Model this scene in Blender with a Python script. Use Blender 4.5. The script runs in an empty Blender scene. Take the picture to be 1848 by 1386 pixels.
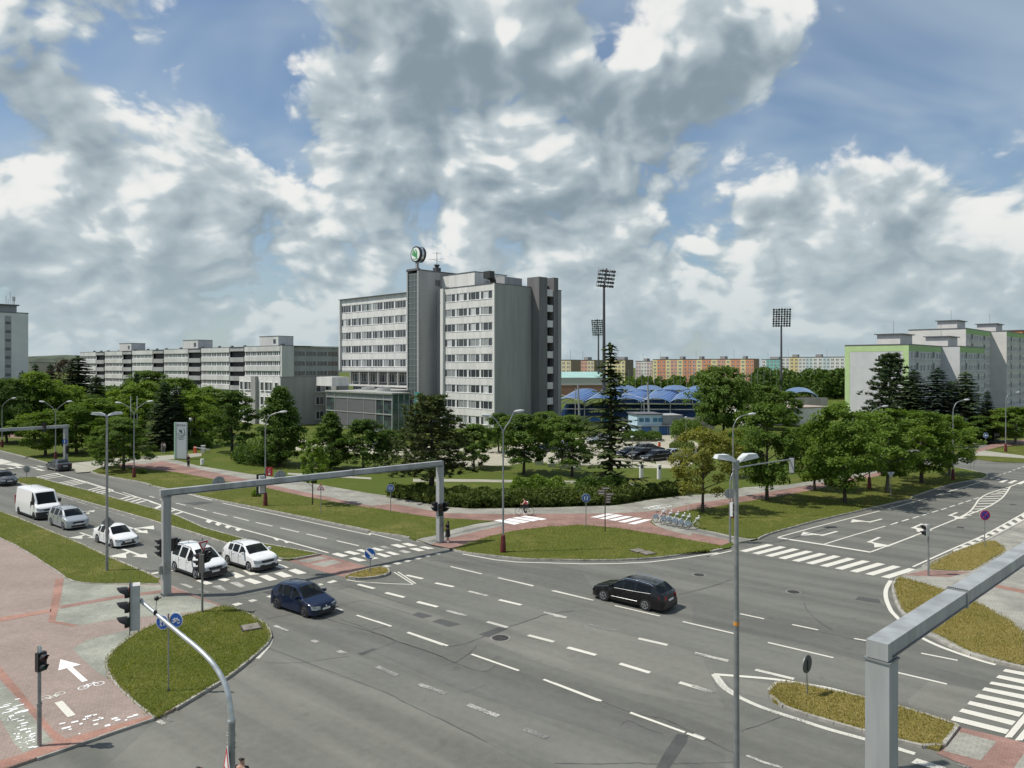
import bpy, bmesh, math, random
from mathutils import Vector, Matrix
R = math.radians
rnd = random.Random(7)
scn = bpy.context.scene
COL = scn.collection

# ------------------------------------------------------------------ camera
CAM_H, FOC, HOR = 13.8, 1340.0, 660.0          # eye height, focal length and horizon row of a 1848 px wide frame
cam_d = bpy.data.cameras.new('camera')
cam = bpy.data.objects.new('camera', cam_d)
COL.objects.link(cam)
cam_d.sensor_width = 36.0
cam_d.lens = FOC / 1848.0 * 36.0
cam_d.shift_y = -(693.0 - HOR) / 1848.0
cam_d.clip_start = 0.5
cam_d.clip_end = 6000.0
cam.location = (0, 0, CAM_H)
cam.rotation_euler = (R(90), 0, 0)
scn.camera = cam
scn.render.resolution_x, scn.render.resolution_y = 1024, 768

# ------------------------------------------------------------------ sun and view
SUN_EL = 57.0
to_sun = Vector((-0.99, -0.12, 0)).normalized() * math.cos(R(SUN_EL)) + Vector((0, 0, math.sin(R(SUN_EL))))
sun_d = bpy.data.lights.new('sun', 'SUN')
sun_d.energy = 4.6
sun_d.angle = R(0.55)
sun_d.color = (1.0, 0.95, 0.86)
sun = bpy.data.objects.new('sun', sun_d)
COL.objects.link(sun)
sun.rotation_euler = to_sun.to_track_quat('Z', 'Y').to_euler()
sun.location = (0, 0, 60)
scn.view_settings.view_transform = 'Standard'
scn.view_settings.look = 'None'
scn.view_settings.exposure = 0.0
scn.view_settings.gamma = 1.0
try:
    scn.view_settings.use_curve_mapping = False
except Exception:
    pass
scn.cycles.max_bounces = 6
scn.cycles.diffuse_bounces = 2
scn.cycles.glossy_bounces = 3
scn.cycles.transmission_bounces = 4
scn.cycles.transparent_max_bounces = 6
scn.cycles.use_adaptive_sampling = True
scn.cycles.adaptive_threshold = 0.02
scn.cycles.use_denoising = True
scn.cycles.caustics_reflective = False
scn.cycles.caustics_refractive = False

# ------------------------------------------------------------------ node helper
class NT:
    def __init__(s, tree):
        s.t = tree
    def n(s, typ, **kw):
        nd = s.t.nodes.new(typ)
        for k, v in kw.items():
            setattr(nd, k, v)
        return nd
    def link(s, a, b):
        s.t.links.new(a, b)
    def put(s, sock, v):
        if isinstance(v, bpy.types.NodeSocket):
            s.t.links.new(v, sock)
        elif v is not None:
            if isinstance(v, (tuple, list)) and len(v) == 3 and sock.type == 'RGBA':
                v = (*v, 1)
            sock.default_value = v
    def math(s, op, a, b=None, c=None, clamp=False):
        nd = s.n('ShaderNodeMath', operation=op, use_clamp=clamp)
        s.put(nd.inputs[0], a)
        if b is not None: s.put(nd.inputs[1], b)
        if c is not None: s.put(nd.inputs[2], c)
        return nd.outputs[0]
    def vmath(s, op, a, b=None, scale=None):
        nd = s.n('ShaderNodeVectorMath', operation=op)
        s.put(nd.inputs[0], a)
        if b is not None: s.put(nd.inputs[1], b)
        if scale is not None: s.put(nd.inputs['Scale'], scale)
        return nd.outputs['Value'] if op in ('DOT_PRODUCT', 'LENGTH', 'DISTANCE') else nd.outputs[0]
    def mix(s, f, a, b, blend='MIX'):
        nd = s.n('ShaderNodeMix', data_type='RGBA', blend_type=blend)
        s.put(nd.inputs['Factor'], f)
        s.put(nd.inputs[6], a)
        s.put(nd.inputs[7], b)
        return nd.outputs[2]
    def ramp(s, v, a, b, lo=0.0, hi=1.0, smooth=True):
        nd = s.n('ShaderNodeMapRange')
        if smooth: nd.interpolation_type = 'SMOOTHSTEP'
        s.put(nd.inputs[0], v)
        for i, q in enumerate((a, b, lo, hi)):
            s.put(nd.inputs[i + 1], q)
        return nd.outputs[0]
    def noise(s, vec, scale, detail=4.0, rough=0.55, lac=2.0, out=0, dist=0.0, dim='3D'):
        nd = s.n('ShaderNodeTexNoise', noise_dimensions=dim)
        if vec is not None: s.put(nd.inputs['Vector'], vec)
        s.put(nd.inputs['Scale'], scale)
        s.put(nd.inputs['Detail'], detail)
        s.put(nd.inputs['Roughness'], rough)
        s.put(nd.inputs['Lacunarity'], lac)
        s.put(nd.inputs['Distortion'], dist)
        return nd.outputs[out]

# ------------------------------------------------------------------ world: Nishita sky with a cumulus layer
world = bpy.data.worlds.new('World')
scn.world = world
world.use_nodes = True
world.cycles.sampling_method = 'MANUAL'
world.cycles.sample_map_resolution = 256
wt = world.node_tree
wt.nodes.clear()

def cloud_group(full):
    g = bpy.data.node_groups.new('cloud_density', 'ShaderNodeTree')
    g.interface.new_socket('P', in_out='INPUT', socket_type='NodeSocketVector')
    g.interface.new_socket('D', in_out='OUTPUT', socket_type='NodeSocketFloat')
    k = NT(g)
    gi = k.n('NodeGroupInput'); go = k.n('NodeGroupOutput')
    p = gi.outputs[0]
    w = k.noise(p, 3.4, 2.0, 0.5, out=1, dim='2D')
    w = k.vmath('SCALE', k.vmath('SUBTRACT', w, (0.5, 0.5, 0.5)), scale=0.12)
    q = k.vmath('ADD', p, w)
    big = k.noise(k.vmath('ADD', q, (3.1, 7.7, 0.0)), 2.7, 1.0, 0.5, dim='2D')
    fine = k.noise(k.vmath('ADD', q, (9.4, 2.6, 0.0)), 8.0, 6.5 if full else 2.2, 0.58, 2.1, dim='2D')
    vo = k.n('ShaderNodeTexVoronoi', feature='F1', voronoi_dimensions='2D')
    k.put(vo.inputs['Vector'], k.vmath('ADD', p, k.vmath('SCALE', w, scale=1.3)))
    k.put(vo.inputs['Scale'], 8.0)
    vo.inputs['Detail'].default_value = 3.0 if full else 1.2
    vo.inputs['Roughness'].default_value = 0.55
    bil = k.math('SUBTRACT', 0.5, vo.outputs['Distance'])
    d = k.math('ADD', k.math('MULTIPLY', big, 0.74), k.math('MULTIPLY', fine, 0.36))
    d = k.math('ADD', d, k.math('MULTIPLY', bil, 0.20))
    k.link(d, go.inputs[0])
    return g

def build_world():
    k = NT(wt)
    tc = k.n('ShaderNodeTexCoord')
    dirv = k.vmath('NORMALIZE', tc.outputs['Generated'])
    sp = k.n('ShaderNodeSeparateXYZ'); k.link(dirv, sp.inputs[0])
    x, y, z = sp.outputs
    zc = k.math('ADD', k.math('MAXIMUM', z, 0.0), 0.60)
    inv = k.math('DIVIDE', 1.0, zc)
    p = k.vmath('SCALE', dirv, scale=inv)
    cb = k.n('ShaderNodeCombineXYZ')
    sp2 = k.n('ShaderNodeSeparateXYZ'); k.link(p, sp2.inputs[0])
    k.link(sp2.outputs[0], cb.inputs[0]); k.link(sp2.outputs[1], cb.inputs[1])
    cb.inputs[2].default_value = 0.0
    pz = k.vmath('SCALE', cb.outputs[0], scale=1.55)
    p = k.vmath('ADD', pz, CLOUD_SEED)
    grp = cloud_group(True)
    soft = cloud_group(False)
    def dens(pv, g=grp):
        nd = k.n('ShaderNodeGroup'); nd.node_tree = g
        k.link(pv, nd.inputs[0])
        return nd.outputs[0]
    # cloud banks (+) and clear gaps (-) of this sky: direction, width, weight
    bias = None
    for (px, py, wd, wt_) in CLOUD_BANKS:
        dv = Vector(((px - 924) / FOC, 1.0, (HOR - py) / FOC)).normalized()
        dot = k.vmath('DOT_PRODUCT', dirv, tuple(dv))
        s = wd / FOC
        # exp(-(1-dot)*2/s^2)
        e = k.math('EXPONENT', k.math('MULTIPLY', k.math('SUBTRACT', dot, 1.0), 2.0 / (s * s)))
        e = k.math('MULTIPLY', e, wt_)
        bias = e if bias is None else k.math('ADD', bias, e)
    bias = k.math('ADD', bias, k.ramp(z, 0.05, 0.36, 0.27, 0.05))
    d0 = k.math('ADD', dens(p), bias)
    def lit(scale, off, g):
        pl = k.vmath('ADD', k.vmath('SCALE', pz, scale=scale), (off[0] + CLOUD_SEED[0], off[1] + CLOUD_SEED[1], 0))
        return k.math('ADD', dens(pl, g), bias)
    s0 = k.math('ADD', dens(p, soft), bias)
    s1 = lit(0.978, (-0.028, 0.0, 0.0), soft)
    s2 = lit(0.925, (-0.05, 0.0, 0.0), soft)
    alpha = k.ramp(d0, 0.555, 0.695)
    grad = k.math('ADD', k.math('MULTIPLY', k.math('SUBTRACT', s0, s1), 2.0),
                  k.math('MULTIPLY', k.math('SUBTRACT', s0, s2), 2.6))
    grad = k.math('ADD', grad, k.math('MULTIPLY', k.math('SUBTRACT', d0, s0), 1.7))
    thick = k.ramp(k.math('SUBTRACT', s0, k.ramp(z, 0.05, 0.36, 0.17, 0.0)), 0.62, 0.92)
    shade = k.math('SUBTRACT', k.math('ADD', 0.86, grad), k.math('MULTIPLY', thick, 0.55))
    shade = k.ramp(shade, -0.15, 1.35, 0.0, 1.0)
    calm = k.ramp(z, 0.02, 0.24, 0.42, 0.0)
    shade = k.math('ADD', k.math('MULTIPLY', shade, k.math('SUBTRACT', 1.0, calm)), k.math('MULTIPLY', calm, 0.60))
    dark, lite = (2.4, 3.1, 3.6), (6.4, 7.15, 7.4)
    cc = k.mix(shade, dark, lite)
    hi = k.ramp(shade, 0.66, 1.0)
    cc = k.mix(hi, cc, (8.8, 8.8, 8.55))
    sky = k.n('ShaderNodeTexSky', sky_type='NISHITA')
    sky.sun_disc = False
    sky.sun_elevation = R(SUN_EL)
    sky.sun_rotation = math.atan2(to_sun.x, to_sun.y)
    sky.air_density = 1.25; sky.dust_density = 0.6; sky.ozone_density = 2.2
    blue = k.mix(1.0, sky.outputs[0], (0.74, 0.84, 0.96), 'MULTIPLY')
    # thin veil of high cloud
    veil = k.noise(k.vmath('MULTIPLY', p, (0.8, 1.3, 1.0)), 1.6, 4.0, 0.6, dist=0.4, dim='2D')
    veil = k.ramp(veil, 0.36, 0.74, 0.14, 0.66)
    blue = k.mix(veil, blue, (5.0, 6.0, 6.7))
    col = k.mix(k.math('MULTIPLY', alpha, 0.97), blue, cc)
    haze = k.ramp(z, 0.0, 0.17, 0.62, 0.0, smooth=False)
    col = k.mix(haze, col, (4.3, 5.35, 5.8))
    bg = k.n('ShaderNodeBackground')
    k.link(col, bg.inputs[0]); bg.inputs[1].default_value = 0.1
    out = k.n('ShaderNodeOutputWorld')
    k.link(bg.outputs[0], out.inputs[0])

CLOUD_SEED = (7.3, 4.4, 0.0)
CLOUD_BANKS = [
    (680, 110, 150, 0.17), (860, 110, 150, 0.17), (990, 80, 110, 0.12), (600, 210, 90, 0.09), (1380, 40, 110, 0.16), (1260, 110, 120, 0.16), (1150, 190, 90, 0.10),
    (120, 30, 170, 0.12), (40, 270, 150, 0.20), (240, 270, 120, 0.10), (370, 210, 60, 0.05), (560, 350, 120, 0.10), (840, 320, 120, 0.15),
    (1150, 330, 120, 0.15), (1360, 430, 110, 0.13), (1700, 360, 170, 0.10), (100, 420, 150, 0.08), (1550, 330, 90, 0.08), (960, 230, 90, 0.06),
    (430, 90, 95, -0.22), (500, 240, 60, -0.10), (1095, 90, 32, -0.22), (660, 275, 70, -0.08), (1580, 110, 100, -0.20), (1790, 60, 150, -0.22),
    (1400, 260, 45, -0.16), (1480, 190, 70, -0.16), (1640, 190, 90, -0.08), (260, 175, 70, -0.06), (1330, 310, 30, -0.1),
]
build_world()

# ------------------------------------------------------------------ mesh helpers
from mathutils.geometry import tessellate_polygon
ZOOM = {'A': (0, 820, 5.331), 'B': (270, 820, 4.62), 'C': (0, 1040, 3.554), 'D': (600, 820, 4.62), 'E': (900, 820, 4.62),
        'F': (1250, 800, 4.62), 'G': (1600, 780, 4.952), 'H': (1250, 1040, 3.09), 'J': (0, 640, 5.775), 'K': (480, 980, 5.775),
        'L': (680, 1040, 4.62), 'M': (1000, 1040, 4.006), 'N': (0, 1200, 6.16), 'O': (1640, 1100, 4.846), 'Q': (780, 760, 5.775),
        'S': (1700, 690, 7.297), 'T': (1190, 900, 11.55), 'P': (0, 0, 1.0), 'U': (0, 520, 3.85), 'R': (1000, 690, 7.108)}

def G(px, py, z=0.0):
    """survey point on the ground (height z) from a bearing of the survey picture"""
    Y = (CAM_H - z) * FOC / (py - HOR)
    return Vector(((px - 924.0) / FOC * Y, Y, z))

def Z(tag, *pts, z=0.0):
    ox, oy, s = ZOOM[tag]
    return [G(ox + x / s, oy + y / s, z) for x, y in pts]

def at(px, py, Y):
    return Vector(((px - 924.0) / FOC * Y, Y, CAM_H - (py - HOR) / FOC * Y))

def smooth_line(pts, n=4, closed=False):
    out = []
    m = len(pts)
    rng = range(m if closed else m - 1)
    for i in rng:
        p1, p2 = pts[i], pts[(i + 1) % m]
        p0 = pts[i - 1] if (i > 0 or closed) else p1
        p3 = pts[(i + 2) % m] if (i + 2 < m or closed) else p2
        for j in range(n):
            t = j / n
            out.append(0.5 * ((2 * p1) + (p2 - p0) * t + (2 * p0 - 5 * p1 + 4 * p2 - p3) * t * t + (3 * p1 - p0 - 3 * p2 + p3) * t ** 3))
    if not closed:
        out.append(pts[-1])
    return out

def link(o, parent=None):
    COL.objects.link(o)
    if parent is not None:
        o.parent = parent
    return o

def mesh_obj(name, verts, faces, mat=None, parent=None, smooth=False, sharp=None):
    me = bpy.data.meshes.new(name)
    me.from_pydata([tuple(v) for v in verts], [], faces)
    if mat is not None:
        me.materials.append(mat)
    if smooth:
        me.shade_smooth()
        if sharp is not None:
            me.set_sharp_from_angle(angle=R(sharp))
    me.update()
    return link(bpy.data.objects.new(name, me), parent)

def tag(o, label=None, cat=None, group=None, kind=None):
    if label: o['label'] = label
    if cat: o['category'] = cat
    if group: o['group'] = group
    if kind: o['kind'] = kind
    return o

def thing(name, label, cat, loc=(0, 0, 0), rz=0.0, group=None):
    o = bpy.data.objects.new(name, None)
    o.empty_display_size = 0.3
    o.location = loc
    o.rotation_euler = (0, 0, rz)
    COL.objects.link(o)
    return tag(o, label, cat, group)

def copy_tree(o, parent=None):
    c = o.copy()
    COL.objects.link(c)
    c.parent = parent
    for ch in o.children:
        copy_tree(ch, c)
    return c

class MB:
    """collects simple solids into one mesh"""
    def __init__(s):
        s.v, s.f = [], []
    def add(s, vs, fs):
        b = len(s.v)
        s.v += [Vector(v) for v in vs]
        s.f += [tuple(b + i for i in f) for f in fs]
        return s
    def box(s, x0, x1, y0, y1, z0, z1):
        vs = [(x0, y0, z0), (x1, y0, z0), (x1, y1, z0), (x0, y1, z0), (x0, y0, z1), (x1, y0, z1), (x1, y1, z1), (x0, y1, z1)]
        return s.add(vs, [(0, 3, 2, 1), (4, 5, 6, 7), (0, 1, 5, 4), (1, 2, 6, 5), (2, 3, 7, 6), (3, 0, 4, 7)])
    def bar(s, a, b, w, h, up=(0, 0, 1)):
        """box of section w x h from a to b"""
        a, b = Vector(a), Vector(b)
        d = (b - a).normalized()
        side = d.cross(Vector(up))
        if side.length < 1e-4: side = d.cross(Vector((1, 0, 0)))
        side.normalize()
        u = side.cross(d).normalized()
        vs = []
        for p in (a, b):
            for sx, sz in ((-1, -1), (1, -1), (1, 1), (-1, 1)):
                vs.append(p + side * (sx * w / 2) + u * (sz * h / 2))
        return s.add(vs, [(3, 2, 1, 0), (4, 5, 6, 7), (0, 1, 5, 4), (1, 2, 6, 5), (2, 3, 7, 6), (3, 0, 4, 7)])
    def tube(s, path, rad, n=10, caps=True):
        """round tube through the points; rad a number or one per point"""
        path = [Vector(p) for p in path]
        m = len(path)
        rads = rad if isinstance(rad, (list, tuple)) else [rad] * m
        ref = None
        b = len(s.v)
        for i, p in enumerate(path):
            d = (path[min(i + 1, m - 1)] - path[max(i - 1, 0)]).normalized()
            if ref is None:
                ref = d.orthogonal().normalized()
            ref = (ref - d * ref.dot(d))
            if ref.length < 1e-5: ref = d.orthogonal()
            ref.normalize()
            o = d.cross(ref)
            for j in range(n):
                a = 2 * math.pi * j / n
                s.v.append(p + (ref * math.cos(a) + o * math.sin(a)) * rads[i])
        for i in range(m - 1):
            for j in range(n):
                j2 = (j + 1) % n
                s.f.append((b + i * n + j, b + i * n + j2, b + (i + 1) * n + j2, b + (i + 1) * n + j))
        if caps:
            s.f.append(tuple(b + j for j in reversed(range(n))))
            s.f.append(tuple(b + (m - 1) * n + j for j in range(n)))
        return s
    def disc(s, c, nrm, r, t, n=24, rx=1.0):
        """flat round plate of thickness t"""
        nrm = Vector(nrm).normalized()
        c = Vector(c)
        return s.tube([c - nrm * t / 2, c + nrm * t / 2], r, n)
    def prism(s, pts, z0, z1):
        """vertical prism over a polygon"""
        m = len(pts)
        b = len(s.v)
        for z in (z0, z1):
            for p in pts: s.v.append(Vector((p[0], p[1], z)))
        tri = tessellate_polygon([[Vector((p[0], p[1], 0)) for p in pts]])
        for t in tri:
            a, c, d = t
            n = (Vector(pts[c][:2]) - Vector(pts[a][:2])).cross(Vector(pts[d][:2]) - Vector(pts[a][:2])) if False else None
            x1, y1 = pts[c][0] - pts[a][0], pts[c][1] - pts[a][1]
            x2, y2 = pts[d][0] - pts[a][0], pts[d][1] - pts[a][1]
            up = x1 * y2 - x2 * y1 > 0
            s.f.append(tuple(b + m + i for i in ((a, c, d) if up else (a, d, c))))
        area = sum(pts[i][0] * pts[(i + 1) % m][1] - pts[(i + 1) % m][0] * pts[i][1] for i in range(m))
        for i in range(m):
            j = (i + 1) % m
            q = (b + i, b + j, b + m + j, b + m + i)
            s.f.append(q if area > 0 else q[::-1])
        return s
    def extrude(s, outline, origin, ux, uy, t):
        """plate with a 2-D outline in the plane (ux, uy), thickness t along ux x uy"""
        ux, uy, origin = Vector(ux), Vector(uy), Vector(origin)
        n = ux.cross(uy).normalized()
        m = len(outline)
        b = len(s.v)
        for k in (0, t):
            for p in outline: s.v.append(origin + ux * p[0] + uy * p[1] + n * k)
        tri = tessellate_polygon([[Vector((p[0], p[1], 0)) for p in outline]])
        area = sum(outline[i][0] * outline[(i + 1) % m][1] - outline[(i + 1) % m][0] * outline[i][1] for i in range(m))
        for a, c, d in tri:
            x1, y1 = outline[c][0] - outline[a][0], outline[c][1] - outline[a][1]
            x2, y2 = outline[d][0] - outline[a][0], outline[d][1] - outline[a][1]
            pos = x1 * y2 - x2 * y1 > 0
            f = (a, c, d) if pos else (a, d, c)
            s.f.append(tuple(b + m + i for i in f))
            s.f.append(tuple(b + i for i in f[::-1]))
        for i in range(m):
            j = (i + 1) % m
            q = (b + i, b + j, b + m + j, b + m + i)
            s.f.append(q if area > 0 else q[::-1])
        return s
    def xf(s, mat, start=0):
        for i in range(start, len(s.v)): s.v[i] = mat @ s.v[i]
        return s
    def build(s, name, mat=None, parent=None, smooth=False, sharp=35):
        return mesh_obj(name, s.v, s.f, mat, parent, smooth, sharp)

# ------------------------------------------------------------------ materials
MATS = {}
def mat(name, col, rough=0.6, metal=0.0, var=0.0, vscale=3.0, bump=0.0, bscale=40.0, coat=0.0, spec=0.5, streak=False, obj=False):
    """plain surface with soft procedural colour variation and fine relief"""
    if name in MATS: return MATS[name]
    m = bpy.data.materials.new(name)
    m.use_nodes = True
    k = NT(m.node_tree)
    b = m.node_tree.nodes['Principled BSDF']
    b.inputs['Roughness'].default_value = rough
    b.inputs['Metallic'].default_value = metal
    b.inputs['Specular IOR Level'].default_value = spec
    b.inputs['Coat Weight'].default_value = coat
    b.inputs['Coat Roughness'].default_value = 0.05
    c = None
    if var > 0 or bump > 0:
        pos = k.n('ShaderNodeTexCoord').outputs['Object'] if obj else k.n('ShaderNodeNewGeometry').outputs['Position']
    if var > 0:
        pv = k.vmath('MULTIPLY', pos, (1.0, 1.0, 0.12)) if streak else pos
        n = k.noise(pv, vscale, 4.0, 0.6)
        f = k.ramp(n, 0.3, 0.7, 1.0 - var, 1.0 + var * 0.6)
        mul = k.n('ShaderNodeVectorMath', operation='SCALE')
        k.put(mul.inputs[0], col); k.link(f, mul.inputs['Scale'])
        k.link(mul.outputs[0], b.inputs['Base Color'])
    else:
        b.inputs['Base Color'].default_value = (*col, 1)
    if bump > 0:
        bn = k.n('ShaderNodeBump')
        bn.inputs['Strength'].default_value = bump
        bn.inputs['Distance'].default_value = 0.02
        k.link(k.noise(pos, bscale, 3.0), bn.inputs['Height'])
        k.link(bn.outputs[0], b.inputs['Normal'])
    MATS[name] = m
    return m

def node_mat(name, fn, rough=0.85):
    if name in MATS: return MATS[name]
    m = bpy.data.materials.new(name)
    m.use_nodes = True
    k = NT(m.node_tree)
    b = m.node_tree.nodes['Principled BSDF']
    b.inputs['Roughness'].default_value = rough
    pos = k.n('ShaderNodeNewGeometry').outputs['Position']
    fn(k, b, pos)
    MATS[name] = m
    return m

DIR_A = Vector((-0.771, 0.636, 0)).normalized()      # along the main road, away from the viewer
DIR_B = Vector((0.770, 0.638, 0)).normalized()       # along the side road, away from the viewer

def road_space(k, pos, d):
    """rotate a position so that x runs along d"""
    rot = k.n('ShaderNodeVectorRotate', rotation_type='Z_AXIS')
    k.put(rot.inputs['Vector'], pos)
    rot.inputs['Angle'].default_value = -math.atan2(d.y, d.x)
    return rot.outputs[0]

def asphalt_nodes(base, var=0.25):
    def fn(k, b, pos):
        rs = road_space(k, pos, DIR_A)
        lane = k.noise(k.vmath('MULTIPLY', rs, (0.03, 0.62, 1.0)), 1.0, 3.0, 0.5)
        blot = k.noise(pos, 0.22, 4.0, 0.6)
        mid = k.noise(pos, 2.5, 4.0, 0.65)
        grit = k.noise(pos, 38.0, 2.0, 0.7)
        f = k.math('ADD', k.ramp(lane, 0.32, 0.68, -0.26, 0.18), k.ramp(blot, 0.3, 0.7, -0.08, 0.09))
        f = k.math('ADD', f, k.ramp(mid, 0.3, 0.7, -0.08, 0.08))
        f = k.math('ADD', f, k.ramp(grit, 0.25, 0.75, -0.42, 0.42))
        f = k.math('ADD', 1.0, k.math('MULTIPLY', f, var / 0.25))
        # oil spots
        sp = k.noise(pos, 0.9, 2.0, 0.5)
        f = k.math('MULTIPLY', f, k.ramp(sp, 0.66, 0.74, 1.0, 0.86))
        v = k.n('ShaderNodeVectorMath', operation='SCALE')
        k.put(v.inputs[0], base); k.link(f, v.inputs['Scale'])
        k.link(v.outputs[0], b.inputs['Base Color'])
        bn = k.n('ShaderNodeBump'); bn.inputs['Strength'].default_value = 0.35; bn.inputs['Distance'].default_value = 0.01
        k.link(grit, bn.inputs['Height']); k.link(bn.outputs[0], b.inputs['Normal'])
        b.inputs['Specular IOR Level'].default_value = 0.3
    return fn

def grass_nodes(green, dry, dryness):
    def fn(k, b, pos):
        big = k.noise(pos, 0.16, 4.0, 0.6)
        mid = k.noise(pos, 1.1, 5.0, 0.65)
        fine = k.noise(pos, 14.0, 4.0, 0.75)
        f = k.math('ADD', k.math('MULTIPLY', big, 0.55), k.math('MULTIPLY', mid, 0.45))
        f = k.ramp(f, 0.62 - dryness * 0.35, 0.86 - dryness * 0.35)
        c = k.mix(f, green, dry)
        bare = k.ramp(k.noise(pos, 0.55, 5.0, 0.7), 0.66, 0.76)
        c = k.mix(k.math('MULTIPLY', bare, 0.6), c, (0.135, 0.108, 0.055))
        g = k.ramp(fine, 0.25, 0.75, 0.45, 1.5)
        v = k.n('ShaderNodeVectorMath', operation='SCALE')
        k.link(c, v.inputs[0]); k.link(g, v.inputs['Scale'])
        k.link(v.outputs[0], b.inputs['Base Color'])
        bn = k.n('ShaderNodeBump'); bn.inputs['Strength'].default_value = 0.8; bn.inputs['Distance'].default_value = 0.06
        k.link(fine, bn.inputs['Height']); k.link(bn.outputs[0], b.inputs['Normal'])
        b.inputs['Specular IOR Level'].default_value = 0.15
    return fn

def paver_nodes(c1, c2, mortar, sx, sy, ang, wear=0.25):
    def fn(k, b, pos):
        rot = k.n('ShaderNodeVectorRotate', rotation_type='Z_AXIS')
        k.put(rot.inputs['Vector'], pos); rot.inputs['Angle'].default_value = ang
        br = k.n('ShaderNodeTexBrick')
        k.link(rot.outputs[0], br.inputs['Vector'])
        for nm, v in (('Color1', c1), ('Color2', c2), ('Mortar', mortar)):
            br.inputs[nm].default_value = (*v, 1)
        br.inputs['Scale'].default_value = 1.0
        br.inputs['Mortar Size'].default_value = 0.007
        br.inputs['Mortar Smooth'].default_value = 0.3
        br.inputs['Brick Width'].default_value = sx
        br.inputs['Row Height'].default_value = sy
        big = k.noise(pos, 0.35, 5.0, 0.65)
        mid = k.noise(pos, 5.0, 3.0, 0.6)
        f = k.math('MULTIPLY', k.ramp(big, 0.3, 0.7, 1.0 - wear, 1.0 + wear), k.ramp(mid, 0.3, 0.7, 0.94, 1.06))
        v = k.n('ShaderNodeVectorMath', operation='SCALE')
        k.link(br.outputs['Color'], v.inputs[0]); k.link(f, v.inputs['Scale'])
        k.link(v.outputs[0], b.inputs['Base Color'])
        bn = k.n('ShaderNodeBump'); bn.inputs['Strength'].default_value = 0.5; bn.inputs['Distance'].default_value = 0.01; bn.invert = True
        k.link(br.outputs['Fac'], bn.inputs['Height']); k.link(bn.outputs[0], b.inputs['Normal'])
    return fn

def paint_nodes(col, keep):
    """worn road paint: the paint breaks up where its noise is high"""
    def fn(k, b, pos):
        n1 = k.noise(pos, 17.0, 4.0, 0.7)
        n2 = k.noise(pos, 0.5, 2.0, 0.5)
        f = k.math('ADD', n1, k.math('MULTIPLY', k.math('SUBTRACT', n2, 0.5), 0.7))
        f = k.ramp(f, keep - .05, keep + 0.16)
        g = k.ramp(k.noise(pos, 30.0, 2.0), 0.3, 0.7, 0.88, 1.06)
        v = k.n('ShaderNodeVectorMath', operation='SCALE')
        k.put(v.inputs[0], col); k.link(g, v.inputs['Scale'])
        k.link(k.mix(f, v.outputs[0], (0.135, 0.132, 0.125)), b.inputs['Base Color'])
    return fn

ASPHALT = node_mat('asphalt', asphalt_nodes((0.139, 0.140, 0.124), .17), 0.9)
ASPHALT_DARK = node_mat('asphalt_darker', asphalt_nodes((0.122, 0.123, 0.111), .17), 0.9)
ASPHALT_LIGHT = node_mat('asphalt_pale', asphalt_nodes((0.160, 0.159, 0.139), .17), 0.9)
TAR = node_mat('tar_patch', asphalt_nodes((0.075, 0.075, 0.074), 0.18), 0.85)
GRASS_VERGE = node_mat('grass_verge', grass_nodes((0.085, 0.102, 0.017), (0.180, 0.165, 0.050), 0.42))
GRASS_DRY = node_mat('grass_dry', grass_nodes((0.110, 0.104, 0.021), (0.215, 0.175, 0.060), 0.9))
GRASS_PARK = node_mat('grass_park', grass_nodes((0.080, 0.108, 0.017), (0.155, 0.145, 0.038), 0.35))
RED_PAVER = node_mat('red_paver', paver_nodes((0.240, 0.135, 0.110), (0.285, 0.168, 0.138), (0.15, 0.11, 0.09), 0.2, 0.1, R(38)))
ROSE_PAVER = node_mat('rose_paver', paver_nodes((0.268, 0.208, 0.178), (0.310, 0.238, 0.202), (0.17, 0.14, 0.12), 0.2, 0.1, R(20), .10))
BRIGHT_RED = node_mat('bright_red_paver', paver_nodes((0.30, 0.155, 0.115), (0.335, 0.185, 0.14), (0.18, 0.11, 0.09), 0.2, 0.1, R(20)))
GREY_PAVER = node_mat('grey_paver', paver_nodes((0.255, 0.250, 0.215), (0.290, 0.282, 0.245), (0.15, 0.145, 0.13), 0.3, 0.2, R(38)))
GREY_PAVER2 = node_mat('grey_green_paver', paver_nodes((0.245, 0.255, 0.210), (0.285, 0.288, 0.240), (0.14, 0.145, 0.12), 0.24, 0.16, R(20)))
DARK_PAVER = node_mat('dark_paver', paver_nodes((0.165, 0.165, 0.150), (0.195, 0.192, 0.172), (0.10, 0.10, 0.09), 0.3, 0.2, R(38)))
GRAVEL_LOT = node_mat('sandy_lot', asphalt_nodes((0.36, 0.34, 0.265), 0.12), 0.9)
CONC_PATH = node_mat('concrete_path', asphalt_nodes((0.33, 0.32, 0.265), 0.12), 0.9)
KERB = mat('kerb_stone', (0.33, 0.315, 0.28), 0.85, var=0.3, vscale=2.0, bump=0.3)
PAINT = node_mat('road_paint', paint_nodes((0.62, 0.60, 0.53), 0.72), 0.7)
PAINT_WORN = node_mat('worn_paint', paint_nodes((0.56, 0.545, 0.48), 0.56), 0.75)
PAINT_FADED = node_mat('faded_paint', paint_nodes((0.48, 0.47, 0.42), 0.44), 0.8)
PAINT_FRESH = node_mat('fresh_paint', paint_nodes((0.80, 0.80, 0.78), 0.82), 0.6)

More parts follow.
